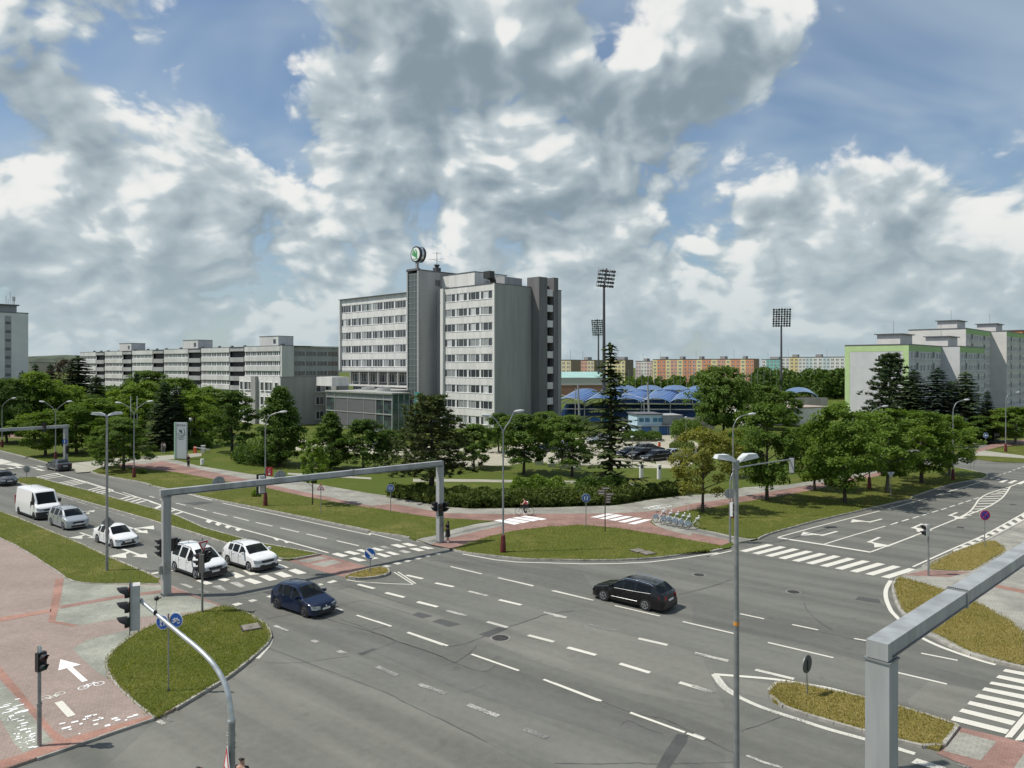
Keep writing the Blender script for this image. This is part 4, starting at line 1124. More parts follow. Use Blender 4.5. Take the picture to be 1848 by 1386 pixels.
# antenna on the shaft
an = MB(); an_s = len(an.v); an.box(0.5, 1.9, 18.0, 19.2, SH + .2, SH + 1.3); an.tube([(1.2, 18.6, SH + 1.3), (1.2, 18.6, SH + 2.0)], [.35, .7], 10); an.tube([(1.2, 18.6, SH + 2.0), (1.2, 18.6, SH + 5.0)], .07, 6)
an.bar((-0.2, 19.9, SH + 3.2), (2.6, 17.3, SH + 3.4), .05, .05); an.bar((0.2, 19.0, SH + 4.7), (2.2, 18.2, SH + 4.6), .05, .05); an.bar((-.4, 18.0, SH + 3.0), (2.8, 19.2, SH + 2.9), .05, .05)
an.xf(Matrix.Translation((1.6, 3.3, 0)))
an.build('antenna', mat('dark_steel', (0.09, 0.09, 0.09), 0.5, 0.5), tower)
# left block on its lower storeys
bx('wall_end', WHITE_PANEL, tower, (-0.45, 12, 57.2, 57.7, 12.6, TOPZ)); bx('wall_end', GREY_PANEL, tower, (-0.45, 11.6, 24.25, 24.9, 12.6, TOPZ))
bx('core_wall', DARK_PANEL, tower, (0.5, 12, 24.9, 57.2, 12.62, TOPZ - .5)); bx('roof_edge', ROOF_EDGE, tower, (-0.5, 12, 24.3, 57.75, TOPZ, TOPZ + 0.14))
F_LEFT = Face((0, 57.15, 0), (0, -1, 0), NX)
W_MOD2 = [window_meshes(4.52, 1.85, [(0, .75, a), (.75, 1.95, b_), (1.95, 3.0, c), (3.0, 4.15, d), (4.15, 4.52, 'W')]) for a, b_, c, d in
          (('D', 'M', 'D', 'M'), ('D', 'D', 'M', 'D'), ('M', 'M', 'D', 'D'), ('D', 'D', 'D', 'D'), ('D', 'B', 'M', 'D'))]
for i in range(6):
    z0 = TOPZ - 1.6 - i * 3.5
    zt = TOPZ if i == 0 else TOPZ - 1.6 - (i - 1) * 3.5 - 1.85
    for j in range(7):
        b = MB(); F_LEFT.box(b, 0.02 + j * 4.6, 4.595 + j * 4.6, max(z0, 12.6) + .01, zt - .01, -0.45, wr.uniform(-.02, .0)); b.build('spandrel_panel', WHITE_PANEL, tower)
    if i == 5: break
    for j in range(7):
        place_window(W_MOD2[wr.randrange(5)], F_LEFT, 0.1 + j * 4.58, z0 - 1.85, tower, d=-0.18)
bx('soffit', GREY_PANEL, tower, (0.0, 12, 24.3, 57.6, 12.3, 12.6))
# storeys below the left block
TAUPE = mat('taupe_render', (0.27, 0.25, 0.23), 0.85, var=0.1)
bx('lower_wall', TAUPE, tower, (3.0, 12, 24.3, 57.5, 9.0, 12.3)); bx('lower_wall', TAUPE, tower, (0.2, 12, 24.3, 52.0, 0, 8.6)); bx('ledge', WHITE_PANEL, tower, (-0.3, 3.0, 24.3, 57.5, 8.6, 9.0))
F_LOW = Face((0.2, 52.0, 0), (0, -1, 0), NX); F_UP = Face((3.0, 57.0, 0), (0, -1, 0), NX)
W3 = window_meshes(2.3, 2.2, [(0, 1.0, 'D'), (1.0, 1.6, 'M'), (1.6, 2.3, 'D')]); W4 = window_meshes(2.9, 2.2, [(0, .9, 'D'), (.9, 2.0, 'D'), (2.0, 2.9, 'M')])
for j in range(8):
    place_window(W3, F_LOW, 1.2 + j * 3.4, 6.0, tower); place_window(W4, F_UP, .8 + j * 4.0, 9.6, tower)
    bx('column', GREY_PANEL, tower, (0.1, 0.5, 25.0 + j * 4.0, 25.4 + j * 4.0, 9.0, 12.3))
# round emblem sign on the shaft
emb = thing('emblem_sign', 'round rooftop sign with green winged arrow on white, black rims', 'sign', C0 + D2 * -3.2 + D1 * 21.7 + Vector((0, 0, SH + .45)), RZ)
EM_BLACK = mat('emblem_black', (0.015, 0.015, 0.016), 0.3); EM_WHITE = mat('emblem_white', (0.80, 0.81, 0.80), 0.35); EM_GREEN = mat('emblem_green', (0.055, 0.30, 0.10), 0.4); EM_CHROME = mat('emblem_chrome', (0.6, 0.62, 0.62), 0.25, 0.8)
b = MB(); b.box(-.28, .28, -.28, .28, -.3, 2.0); b.build('stem', MID_PANEL, emb)
RC = 1.78
b = MB(); b.disc((0.95, 0, 3.3), (1, 0, 0), RC, .5, 40); b.build('rear_rim', EM_BLACK, emb)
b = MB(); b.disc((0.4, 0, 3.3), (1, 0, 0), RC * .97, .6, 40); b.build('drum', EM_CHROME, emb)
b = MB(); b.disc((-0.2, 0, 3.3), (1, 0, 0), RC, .5, 40); b.build('front_rim', EM_BLACK, emb)
b = MB(); b.disc((-0.47, 0, 3.3), (1, 0, 0), RC * .84, .06, 40); face_e = b.build('face', EM_WHITE, emb)
# winged arrow: shaft pointing right with feathered wing to the left (viewer's u = -y)
def emblem_shapes(mb, o, ux, uy, s, t):
    mb.extrude([(.18 * s, -.55 * s), (.40 * s, -.55 * s), (.40 * s, .15 * s), (.30 * s, .45 * s), (.10 * s, .66 * s), (-.12 * s, .78 * s), (-.02 * s, .55 * s), (.12 * s, .2 * s)], o, ux, uy, t)
    for k in range(4):
        a0 = 2.05 + k * .30
        c0, s0 = math.cos(a0), math.sin(a0)
        mb.extrude([(.16 * s, -.30 * s + .1 * s * (3 - k)), (.86 * c0 * s, (.86 * s0) * s), (.78 * math.cos(a0 + .2) * s, .78 * math.sin(a0 + .2) * s), (.16 * s, -.48 * s + .1 * s * (3 - k))], o + Vector(ux).cross(Vector(uy)) * (.004 * (k + 1)), ux, uy, t)
    mb.extrude([(-.62 * s, -.60 * s), (.55 * s, -.60 * s), (.50 * s, -.72 * s), (-.45 * s, -.72 * s)], o, ux, uy, t)
b = MB(); emblem_shapes(b, Vector((-0.50, 0, 3.3)), (0, -1, 0), (0, 0, 1), 1.62, .03); b.build('winged_arrow', EM_GREEN, emb)

# ---------------------------- glazed lobby in front of the tower
lobby = thing('glazed_lobby', 'low grey glass and panel lobby in front of the office tower', 'building', C0, RZ)
LX, LY0, LY1, LZ = -17.9, 11.4, 36.0, 8.0
bx('roof', GREY_PANEL, lobby, (LX - .2, LX + 4.6, LY0 - .2, LY1, LZ, LZ + .3), (LX + 4.6, -0.6, LY0 + 12, LY1, LZ, LZ + .3)); bx('panel_wall', MID_PANEL, lobby, (LX + .3, LX + .6, LY0 + .3, LY1, 0, LZ - .1)); bx('rear_wall', MID_PANEL, lobby, (LX + 4.2, LX + 4.5, LY0 + .3, LY0 + 12, 0, LZ - .1), (LX + 4.5, -.8, LY0 + 12, LY0 + 12.3, 0, LZ - .1))
bx('panel_wall', MID_PANEL, lobby, (LX + .6, -0.8, LY1 - .4, LY1 - .02, 0, LZ - .1))
PG = mat('grey_cladding', (0.125, 0.128, 0.135), 0.55, var=0.08, vscale=1.0)
FL = Face((LX + .3, LY1, 0), (0, -1, 0), NX)
for (a0, a1) in ((3.6, 8.6), (8.75, 14.6), (14.75, 18.8)):
    for (z0, z1) in ((0.8, 3.7), (4.1, 6.7)):
        b = MB(); FL.box(b, a0, a1, z0, z1, 0.0, 0.12); b.build('cladding_panel', PG, lobby)
for a in range(12):
    b = MB(); FL.box(b, a * 2.05 + .06, a * 2.05 + 1.99, 7.05, 7.85, 0.0, 0.06); b.build('pane', GLASS_M, lobby)
for (a0, a1) in ((0.1, 3.5), (18.95, 24.2)):
    n = int((a1 - a0) / 1.15)
    for i in range(n):
        for zz in range(6):
            b = MB(); w = (a1 - a0) / n
            FL.box(b, a0 + i * w + .04, a0 + (i + 1) * w - .04, .3 + zz * 1.12, 1.34 + zz * 1.12, 0.0, 0.05); b.build('pane', GLASS_D if (i + zz) % 3 else GLASS_G, lobby)
b = MB()
for zz in (0.15, 3.85, 6.85, 7.95): FL.box(b, 0, 24.4, zz - .1, zz + .1, 0.0, 0.22)
for a in (0.0, 3.5, 8.68, 14.68, 18.9, 21.5, 24.3): FL.box(b, a - .06, a + .06, 0, 8.0, 0.0, 0.20)
b.build('glazing_frame', mat('light_steel', (0.55, 0.56, 0.56), 0.35, 0.5), lobby)
FR = Face((LX + .3, LY0 + .3, 0), (1, 0, 0), NY)
for i in range(3):
    for zz in range(5):
        b = MB(); FR.box(b, .08 + i * 1.4, 1.38 + i * 1.4, .2 + zz * 1.55, 1.7 + zz * 1.55, -0.05, 0.03); b.build('pane', GLASS_G, lobby)
b = MB()
for i in range(4): FR.box(b, i * 1.4 - .02, .08 + i * 1.4, 0, 8, 0.02, 0.12)
b.build('glazing_frame', FRAME_G, lobby)
bx('floor_slab', GREY_PANEL, lobby, (LX + 1, LX + 4.1, LY0 + .6, LY1 - .6, 3.7, 3.95))
for k in (9.0, 15.0):
    b = MB(); b.disc((-9.0, LY0 + 6 + k, LZ + .6), (0, 0, 1), 1.5, .5, 18); b.build('roof_vent', mat('light_steel', (0.55, .56, .56)), lobby)
# green banner on the shaft
bn = thing('banner', 'green teal vertical banner hanging beside the glass stair shaft', 'banner', C0 + D2 * -5.0 + D1 * 19.0, RZ)
b = MB()
for i in range(8):
    x = -.5 + .16 * math.sin(i * 1.1)
b.extrude([(0, 0), (.35, .05), (.8, -.06), (1.3, .05), (1.8, 0), (1.8, .06), (1.3, .11), (.8, .0), (.35, .11), (0, .06)], (0, 1.2, 3.2), (0, -1, 0), (1, 0, 0), -4.6) if False else b.box(0, .06, -.6, 1.2, 3.4, 7.9)
BANNER = mat('banner_teal', (0.03, 0.27, 0.235), 0.6, var=0.15, vscale=1.5)
b.build('cloth', BANNER, bn)
b = MB(); b.tube([(0.03, 1.3, 0), (0.03, 1.3, 8.2)], .05, 8); b.build('pole', FRAME_G, bn)
def text_mesh(txt, size, material, parent, loc, rot, name='lettering', align='CENTER', extr=0.004):
    c = bpy.data.curves.new(name, 'FONT'); c.body = txt; c.size = size; c.align_x = align; c.align_y = 'CENTER'; c.extrude = extr; c.resolution_u = 2
    o = bpy.data.objects.new(name, c); COL.objects.link(o)
    bpy.context.view_layer.update()
    me = bpy.data.meshes.new_from_object(o.evaluated_get(bpy.context.evaluated_depsgraph_get()))
    bpy.data.objects.remove(o)
    me.materials.clear(); me.materials.append(material)
    o = bpy.data.objects.new(name, me); o.location = loc; o.rotation_euler = rot
    return link(o, parent)
text_mesh('ŠKODA', 1.0, EM_WHITE, bn, (-0.02, .3, 5.6), (R(90), R(-90), R(-90)))

# ---------------------------- low grey wing left of the lobby
wing = thing('low_office_wing', 'low grey three storey wing left of the glass lobby', 'building', C0, RZ)
WX, WY0, WY1, WZ = -24.7, 44.3, 64.3, 11.2
bx('wall', GREY_PANEL, wing, (WX + .3, -10.0, WY0, WY0 + .4, 0, WZ)); bx('wall', WHITE_PANEL, wing, (WX + .25, WX + .45, WY0, WY1, 0, WZ - .02)); bx('wall', GREY_PANEL, wing, (WX + .45, -10, WY0 + .4, WY1, 0, WZ - .3))
bx('pilaster', GREY_PANEL, wing, (WX - .5, WX + .3, WY0 + 10.4, WY0 + 12.6, 0, WZ + .1)); bx('roof_edge', ROOF_EDGE, wing, (WX + .2, -9.9, WY0 - .06, WY0 + .3, WZ, WZ + .1))
FWl = Face((WX + .25, WY1, 0), (0, -1, 0), NX)
WS = window_meshes(1.4, 2.0, [(0, 1.4, 'D')]); WB = window_meshes(3.3, 2.0, [(0, 1.5, 'D'), (1.5, 2.4, 'M'), (2.4, 3.3, 'D')])
for zz in (1.2, 4.6, 8.0):
    for a, w in ((0.6, WS), (2.8, WB), (10.9, WS), (13.0, WB), (17.6, WS)):
        place_window(w, FWl, a, zz, wing)
FWr = Face((WX + .3, WY0, 0), (1, 0, 0), NY)
W5 = window_meshes(2.1, 1.9, [(0, 1.0, 'D'), (1.0, 2.1, 'D')]); W6 = window_meshes(3.8, 2.0, [(0, 1.3, 'D'), (1.3, 2.6, 'M'), (2.6, 3.8, 'D')])
for zz in (1.2, 4.6, 7.6): place_window(W5 if zz < 7 else W6, FWr, 9.0, zz, wing)
bx('roof_box', MID_PANEL, wing, (-12, -9.0, WY0 - 4.0, WY0 + 6, 0, WZ - .05)); bx('canopy', WHITE_PANEL, wing, (-17.0, -12.5, WY0 - 9.5, WY0 - 3.0, WZ - 2.0, WZ + .05))

# ---------------------------- long slab block behind
LC = Vector((-76.6, 245.0, 0)); LD = Vector((-0.79, 0.613, 0)).normalized(); LN = Vector((LD.y, -LD.x, 0))
lb = thing('long_slab_block', 'long pale six storey block with window bands, loggias and dark recesses behind the trees', 'building', LC, math.atan2(-LD.x, LD.y) if False else math.atan2(LN.y, LN.x))
# local: y along the facade to the left (LD), x into the block (LN is 90deg clockwise of LD)
def px_t(o, d, px):
    k = (px - 924.0) / FOC
    return (o.x - k * o.y) / (k * d.y - d.x)
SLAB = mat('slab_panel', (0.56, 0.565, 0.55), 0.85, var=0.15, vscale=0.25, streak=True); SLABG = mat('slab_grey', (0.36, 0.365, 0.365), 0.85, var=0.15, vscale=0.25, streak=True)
SLAB_GLASS = glass_mat('slab_window_glass', (.10, .11, .115), .12)
secs = [(505, 441), (437, 361), (357, 292), (288, 233), (229, 182), (178, 136)]
LH = 20.4
for si, (p0, p1) in enumerate(secs):
    t0, t1 = px_t(LC, LD, p0), px_t(LC, LD, p1)
    Wd = t1 - t0
    zt = LH - si * 0.1
    off = si * 0.4
    bx('wall', glass_mat('recess_shade', (.045, .045, .048), .8), lb, (off + 1.2, off + 14, t0 + .02, t1 - .02, 0, zt - .4))  # near-black wall colour stands in for the shade inside the loggias
    Fs = Face((off, t1, 0), (0, -1, 0), NX)
    lg = Wd * (0.68 if si else 1.0)
    for i in range(7):
        ztop = zt - i * 3.3
        zl = max(ztop - 1.75, 0.02)
        b = MB(); Fs.box(b, 0, lg, zl, ztop, -0.5, 0); b.build('spandrel', SLAB, lb)
        if si:
            b = MB(); Fs.box(b, lg + .05, Wd, max(ztop - (1.9 if i else 1.4), .02), ztop - (.25 if i else 0), -0.45, -0.15); b.build('loggia_parapet', SLABG, lb)
        z0, z1 = ztop - 3.3, ztop - 1.75
        if z0 < 0: break
        g = MB(); Fs.box(g, .05, lg - .05, z0, z1, -0.45, -0.38); gp = g.build('window_row', SLAB_GLASS, lb)
        f = MB(); n = int(lg / 1.05)
        for j in range(n + 1):
            a = .05 + (lg - .2) * j / n
            Fs.box(f, a, a + (.32 if j % 3 == 0 else .14), z0, z1, -0.38, -0.28)
        Fs.box(f, .05, lg - .05, z0, z0 + .12, -0.38, -0.24)
        f.build('mullions', FRAME_W, gp)
    bx('roof', ROOF_EDGE, lb, (off - .05, off + 14, t0, t1, zt + .001, zt + .12))
    if si: bx('recess', glass_mat('recess_shade', (.045, .045, .048), .8), lb, (off + 1.0, off + 13, t0 - 1.9, t0 + .01, 0, zt - .6))  # dark filler box: the shade of the gap put in as colour
    if si in (0, 2, 4):
        bx('stair_head', SLAB, lb, (off + 3, off + 9, t0 + Wd * .25, t0 + Wd * .25 + 11, zt + .12, zt + 3.4)); bx('stair_head_roof', ROOF_EDGE, lb, (off + 2.9, off + 9.1, t0 + Wd * .25 - .1, t0 + Wd * .25 + 11.1, zt + 3.4, zt + 3.55))
        bx('stair_window', GLASS_D, lb, (off + 2.9, off + 3.05, t0 + Wd * .25 + 1.5, t0 + Wd * .25 + 2.8, zt + 1.0, zt + 2.4))
    for k in range(3):
        q = t0 + Wd * (.2 + .3 * k); bx('roof_vent', DARK_PANEL, lb, (off + 4, off + 4.8, q, q + .8, zt + .12, zt + .8))
# shaded flank of the near end
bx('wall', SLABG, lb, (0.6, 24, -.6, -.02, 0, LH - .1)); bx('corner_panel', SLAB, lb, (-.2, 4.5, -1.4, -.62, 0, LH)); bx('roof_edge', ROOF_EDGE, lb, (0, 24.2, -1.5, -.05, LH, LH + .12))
Ff = Face((4.6, -.6, 0), (1, 0, 0), NY)
for i in range(6):
    z0 = LH - 3.3 - i * 3.3
    if z0 < 0: break
    b = MB(); Ff.box(b, .1, 19, z0 + .05, z0 + 1.5, 0.0, 0.06); gp = b.build('window_row', SLAB_GLASS, lb)
    f = MB()
    for j in range(13): Ff.box(f, .1 + j * 1.55, .1 + j * 1.55 + (.5 if j % 3 == 0 else .16), z0 + .05, z0 + 1.5, 0.06, 0.12)
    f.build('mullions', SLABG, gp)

# ---------------------------- pale tower at the left edge
pt = at(51, 690, 230); pt.z = 0
ptw = thing('pale_tower_block', 'tall pale grey tower block with vertical stair window strip at the left edge', 'tower block', pt, RZ)
PZ = 13.8 + 94 / FOC * 230
bx('wall', mat('pale_tower_panel', (0.66, 0.665, 0.655), 0.85, var=.08, vscale=.2), ptw, (-26, 0, 0, 14, 0, PZ)); bx('roof_edge', ROOF_EDGE, ptw, (-26, .1, -.1, 14, PZ, PZ + .25)); bx('penthouse', MID_PANEL, ptw, (-22, -2.6, 2, 10, PZ + .25, PZ + 2.4)); bx('penthouse_roof', ROOF_EDGE, ptw, (-23, -2.0, 1.2, 10.5, PZ + 2.4, PZ + 2.7))
Fp = Face((-6.0, 0, 0), (1, 0, 0), NY)
for i in range(22):
    b = MB(); Fp.box(b, 0, 1.4, PZ - 2.2 - i * 1.32, PZ - 1.35 - i * 1.32, -0.2, .03); b.build('stair_window', GLASS_D if i % 2 else GLASS_M, ptw)
b = MB(); Fp.box(b, -.15, 1.55, .2, PZ - .9, -.1, .015); b.build('stair_recess', MID_PANEL, ptw)
b = MB()
for q in range(5): b.tube([(-3.0 - q * .55, 3, PZ + 2.4), (-3.0 - q * .55, 3, PZ + 4.4 + q % 3)], .07, 6)
b.tube([(-2.9, 4, PZ + 2.4), (-2.9, 4, PZ + 5.6)], .1, 6); b.box(-3.2, -2.6, 3.6, 4.4, PZ + 4.0, PZ + 5.2)
b.build('antenna_mast', FRAME_G, ptw)
pt2 = at(52, 690, 330); pt2.z = 0
p2 = thing('beige_low_block', 'small beige block just right of the pale tower', 'building', pt2, 0)
bx('wall', mat('beige_render', (0.38, .36, .30), .9, var=.1), p2, (0, 3.6, 0, 12, 0, 13.8 + 6 / FOC * 330)); bx('roof', ROOF_EDGE, p2, (-.2, 3.8, -.2, 12.2, 15.28, 15.5))

# ---------------------------- green edged apartment blocks on the right
LIME = mat('lime_render', (0.43, 0.57, 0.28), 0.8, var=.06, vscale=.5); PALEG = mat('pale_grey_render', (0.52, 0.53, 0.535), 0.85, var=.07, vscale=.4); MINT = mat('moss_band_render', (0.33, 0.50, 0.22), .85, var=.06); WARMW = mat('warm_white_render', (0.60, .58, .56), .85, var=.07, vscale=.4)
WF = window_meshes(1.45, 1.5, [(0, .75, 'D'), (.75, 1.45, 'D')], sill=True); WF2 = window_meshes(1.45, 1.5, [(0, .75, 'M'), (.75, 1.45, 'D')]); WG = window_meshes(2.0, 1.5, [(0, .7, 'D'), (.7, 1.3, 'D'), (1.3, 2.0, 'D')])
def apt(name, label, corner, H, wide, long1, long2, step, storeys, gable_win=False, first=MINT, gable=PALEG, lime=True):
    r = thing(name, label, 'apartment block', corner, RZ)
    # local: gable on x=0 (faces -x, lit), long side on y=0 (faces -y, shaded)
    bx('wall', gable, r, (0, long1, 0, wide, 0, H))
    bx('wall', gable, r, (long1 + .02, long1 + long2, -step, wide - step, 0, H - .05))
    bx('roof_edge', ROOF_EDGE, r, (-.1, long1, -.1, wide, H, H + .22), (long1, long1 + long2 + .1, -step - .1, wide - step, H + .001, H + .2))
    if lime:
        Fg = Face((0, wide, 0), (0, -1, 0), NX); b = MB(); Fg.box(b, 0, wide, H - 1.4, H, 0, .03); Fg.box(b, 0, 1.1, 0, H - 1.4, 0, .03); Fg.box(b, wide - 1.2, wide, 0, H - 1.4, 0, .03); b.build('lime_border', LIME, r)
        if gable_win:
            for i in range(2): place_window(WG, Fg, 7.2, H - 3.7 - i * 2.8, r)
    for (x0, yy, L) in ((0, 0, long1), (long1, -step, long2)):
        Fs = Face((x0 + .02, yy, 0), (1, 0, 0), NY)
        b = MB(); Fs.box(b, 0, L, H - 1.35, H - .02, 0.0, .04); b.build('cornice_band', first, r)
        nb = max(1, round(L / 12.5)); bw = L / nb
        for bi in range(nb):
            b0 = bi * bw
            for i in range(storeys):
                zb = H - 1.6 - 1.5 - i * 2.8
                if zb < .4: break
                for a in (.9, 3.3, 7.9, 10.2):
                    place_window(WF if (i + bi + int(a)) % 3 else WF2, Fs, b0 + a * bw / 12.5, zb, r)
                b = MB(); Fs.box(b, b0 + 5.2 * bw / 12.5, b0 + 6.9 * bw / 12.5, zb - .6, zb + 1.9, -.1, .02); b.build('loggia', DARK_PANEL, r)
                b = MB(); Fs.box(b, b0 + 5.1 * bw / 12.5, b0 + 7.0 * bw / 12.5, zb - .75, zb + .35, .03, .12); b.build('balcony_panel', PALEG, r)
    for (x0, y0) in ((6.0, 3.5), (long1 + 4.0, 3.5 - step)):
        bx('roof_house', WARMW, r, (x0, x0 + 9, y0, y0 + 5, H + .22, H + 2.6)); bx('roof_house_cap', ROOF_EDGE, r, (x0 - .5, x0 + 9.5, y0 - .5, y0 + 5.5, H + 2.6, H + 2.8))
        b = MB(); b.tube([(x0 + 2, y0 + 2, H + 2.8), (x0 + 2, y0 + 2, H + 5.8)], .06, 5); b.build('aerial', FRAME_G, r)
    return r
apt('apartment_block', 'six storey grey apartment block with lime green border on its gable', Vector((87.1, 163.0, 0)), 18.4, 13.6, 25.6, 25.0, 4.0, 6, True)
apt('apartment_block', 'taller eight storey grey apartment block behind the lime bordered one', Vector((124.7, 204.0, 0)), 24.0, 14.5, 29.0, 27.0, 4.2, 8, False, lime=False, gable=WARMW)
ob = at(1845, 700, 262); ob.z = 0
o_ = thing('orange_apartment_block', 'orange rendered apartment block cut by the right edge', 'apartment block', ob, RZ)
bx('wall', ORANGE_R, o_, (0, 30, 0, 12, 0, 13.8 + 63 / FOC * 262)); bx('roof', ROOF_EDGE, o_, (-.2, 30, -.2, 12, 26.15, 26.5))

# ---------------------------- far pastel panel blocks
def panel_block(name, label, Y, px0, px1, py_top, cols, storeys=8, depth=14, head=True, sh=2.8, gable=None, gpx=None):
    """long block facing the viewer; cols = list of (share, rgb)"""
    X0, X1 = (px0 - 924) / FOC * Y, (px1 - 924) / FOC * Y
    H = CAM_H - (py_top - HOR) / FOC * Y
    yaw = R(-34)
    kx = (px1 - 924) / FOC
    L = (kx * Y - X0) / (math.cos(yaw) - kx * math.sin(yaw))
    r = thing(name, label, 'apartment block', (X0, Y, 0), yaw)
    tot = sum(c[0] for c in cols); x = 0
    gm = MB(); fm = MB(); sp = MB()
    F0 = Face((0, 0, 0), (1, 0, 0), NY)
    for ci, (sh_, rgb) in enumerate(cols):
        w = L * sh_ / tot
        key = 'pastel_%d_%d_%d' % tuple(int(c * 99) for c in rgb)
        bx('wall_section', mat(key, rgb, .85, var=.05, vscale=.05), r, (x, x + w - .02, 0, depth, 0, H))
        nb = max(1, round(w / 3.3)); bw = w / nb
        for j in range(nb):
            for i in range(storeys):
                z0 = H - 1.3 - 1.4 - i * sh
                if z0 < .3: break
                a = x + j * bw
                F0.box(gm, a + bw * .25, a + bw * .75, z0 + .1, z0 + 1.25, 0, .05)
                F0.box(fm, a + bw * .18, a + bw * .82, z0 - .14, z0, 0, .10); F0.box(fm, a + bw * .47, a + bw * .54, z0 + .1, z0 + 1.25, .05, .08)
        if head and ci % 3 == 1:
            bx('roof_house', mat('roof_house_grey', (.3, .29, .28), .9), r, (x + w * .2, x + w * .8, 3, 9, H + .35, H + 2.4))
        x += w
    g = gm.build('window_panes', glass_mat('far_window_glass', (.10, .105, .11), .2), r); g['kind'] = 'stuff'
    f = fm.build('window_frames', FRAME_W, r); f['kind'] = 'stuff'
    bx('roof_edge', ROOF_EDGE, r, (-.2, L + .2, -.2, depth, H, H + .35))
    if gable:
        key = 'pastel_%d_%d_%d' % tuple(int(c * 99) for c in gable)
        b = MB(); b.box(L + .02, L + .3, 0, depth, 0, H - .05); b.build('gable_wall', mat(key, gable, .85, var=.05, vscale=.1), r)
    tot = 0
    b = MB()
    for k in range(int(L / 30) + 1): b.tube([(4 + k * 30, 6, H), (4 + k * 30, 6, H + 7)], .12, 5)
    b.build('aerial', FRAME_G, r)
    return r
ORG, YEL, SAL, PNK, CRM, TEAL, WHT, PBL, GLD = (.60, .27, .16), (.68, .61, .33), (.60, .34, .25), (.56, .47, .47), (.60, .53, .36), (.20, .44, .41), (.64, .64, .62), (.50, .60, .62), (.66, .55, .27)  # far wall tones kept paler to stand in for distance haze
panel_block('orange_yellow_block', 'long far block striped orange and yellow behind the stadium', 600, 1178, 1360, 649, [(1, YEL), (2, ORG), (1, YEL), (1.5, SAL), (1.2, YEL), (2, ORG), (1, SAL), (1.1, YEL), (2, ORG), (1.2, YEL), (1.8, SAL), (1, YEL), (2, ORG), (1, YEL), (1.6, ORG)], gable=(.30, .20, .14), gpx=1377)
panel_block('lilac_block', 'far lilac pink apartment block left of the orange one', 620, 1147, 1177, 652, [(1, PNK), (1, WHT), (1, PNK)])
panel_block('yellow_brown_block', 'far yellow and brown block partly hidden by the tall spruce', 560, 1088, 1128, 650, [(1, CRM), (1, YEL)], gable=(.20, .17, .13), gpx=1150)
panel_block('cream_block', 'far cream apartment block right of the office tower', 520, 1013, 1030, 650, [(1, CRM)], gable=(.30, .22, .16), gpx=1034)
panel_block('cream_block', 'second far cream apartment block, just left of the tall floodlight', 540, 1036, 1072, 650.5, [(1, CRM), (1, SAL), (1, CRM)], gable=(.26, .23, .14), gpx=1086)
panel_block('teal_block', 'far teal green apartment block between orange and white ones', 640, 1374, 1409, 649, [(1, WHT), (3, TEAL)])
panel_block('white_yellow_block', 'far white block with one yellow bay and pale blue bays', 610, 1410, 1545, 645, [(1.2, WHT), (1.3, GLD), (1, WHT), (1, PBL), (1.4, WHT), (1, PBL), (2, WHT), (1.5, WHT)])
# gentle wooded rise with houses at the far left
hl = MB()
hills = [( -1500, 6), (-1180, 30), (-1000, 38), (-860, 33), (-760, 36), (-640, 22), (-480, 8), (-200, 4)]
Yh = 1500
vs = []
for (x, h) in hills: vs += [(x, Yh, -1), (x, Yh + 160, h)]
mesh_obj('hill', vs, [(2 * i, 2 * i + 2, 2 * i + 3, 2 * i + 1) for i in range(len(hills) - 1)], mat('far_woods', (0.055, 0.075, 0.045), .95, var=.5, vscale=.03, bump=1.0, bscale=.08))['kind'] = 'structure'

# ---------------------------- sports hall, low houses, white shed
hall = at(1013, 690, 330); hall.z = 0
sh_ = thing('sports_hall', 'low sports hall with pale turquoise roof right of the office tower', 'hall', hall + Vector((-8, 0, 0)), 0)
b = MB(); b.add([(0, 0, 8.5), (28, 0, 8.5), (33, 8, 8.0), (33, 24, 8.2), (26, 16, 11.0), (0, 16, 11.0), (0, 30, 8.5), (33, 30, 8.5)], [(0, 1, 4, 5), (1, 2, 4), (2, 3, 4), (5, 4, 3, 7, 6)]); b.build('roof', mat('turquoise_roof', (0.30, 0.48, 0.44), .6, var=.08, vscale=.2), sh_)
bx('wall', mat('hall_wall', (.55, .54, .5), .85, var=.1), sh_, (0, 28, .2, 1, 5.2, 8.45)); bx('wall', mat('brick_wall', (.30, .17, .12), .9, var=.2), sh_, (0, 28, .3, 1.2, 0, 5.15)); bx('wall', MID_PANEL, sh_, (28, 33.5, 1, 28, 0, 8.0))
cb = at(1150, 788, 146); cb.z = 0
kio = thing('clubhouse', 'small blue and white clubhouse with flat roof beside the stadium', 'building', cb, R(8))
BLU = mat('blue_paint', (0.05, 0.16, 0.42), .5, var=.1); LBL = mat('light_blue_paint', (.42, .58, .68), .6, var=.08); 
bx('wall', LBL, kio, (0, 5, 0, 6, 2.0, 4.1)); bx('wall', MID_PANEL, kio, (5.02, 9.5, .3, 6, 2.1, 4.0)); bx('wall', LBL, kio, (0.2, 9.4, .4, 5.8, 0, 1.9)); bx('slab', GREY_PANEL, kio, (-.3, 10.5, -.6, 6, 1.9, 2.0)); bx('roof', ROOF_EDGE, kio, (-.3, 5.2, -.3, 6.2, 4.12, 4.35))
for x0 in (.4, 1.6, 3.2, 4.3): bx('window', mat('blue_glass', (.08, .2, .32), .1), kio, (x0, x0 + .9, -.05, .02, 2.7, 3.5))
for x0 in (1.0, 4.6): bx('door', BLU, kio, (x0, x0 + 2.0, .33, .45, 0, 1.8))
bx('mast', FRAME_G, kio, (6.0, 6.08, -.5, -.42, 0, 2.0))
ws = at(1357, 775, 168); ws.z = 0
shed = thing('white_shed', 'long low white flat roofed shed behind the tree row', 'shed', ws, R(22))
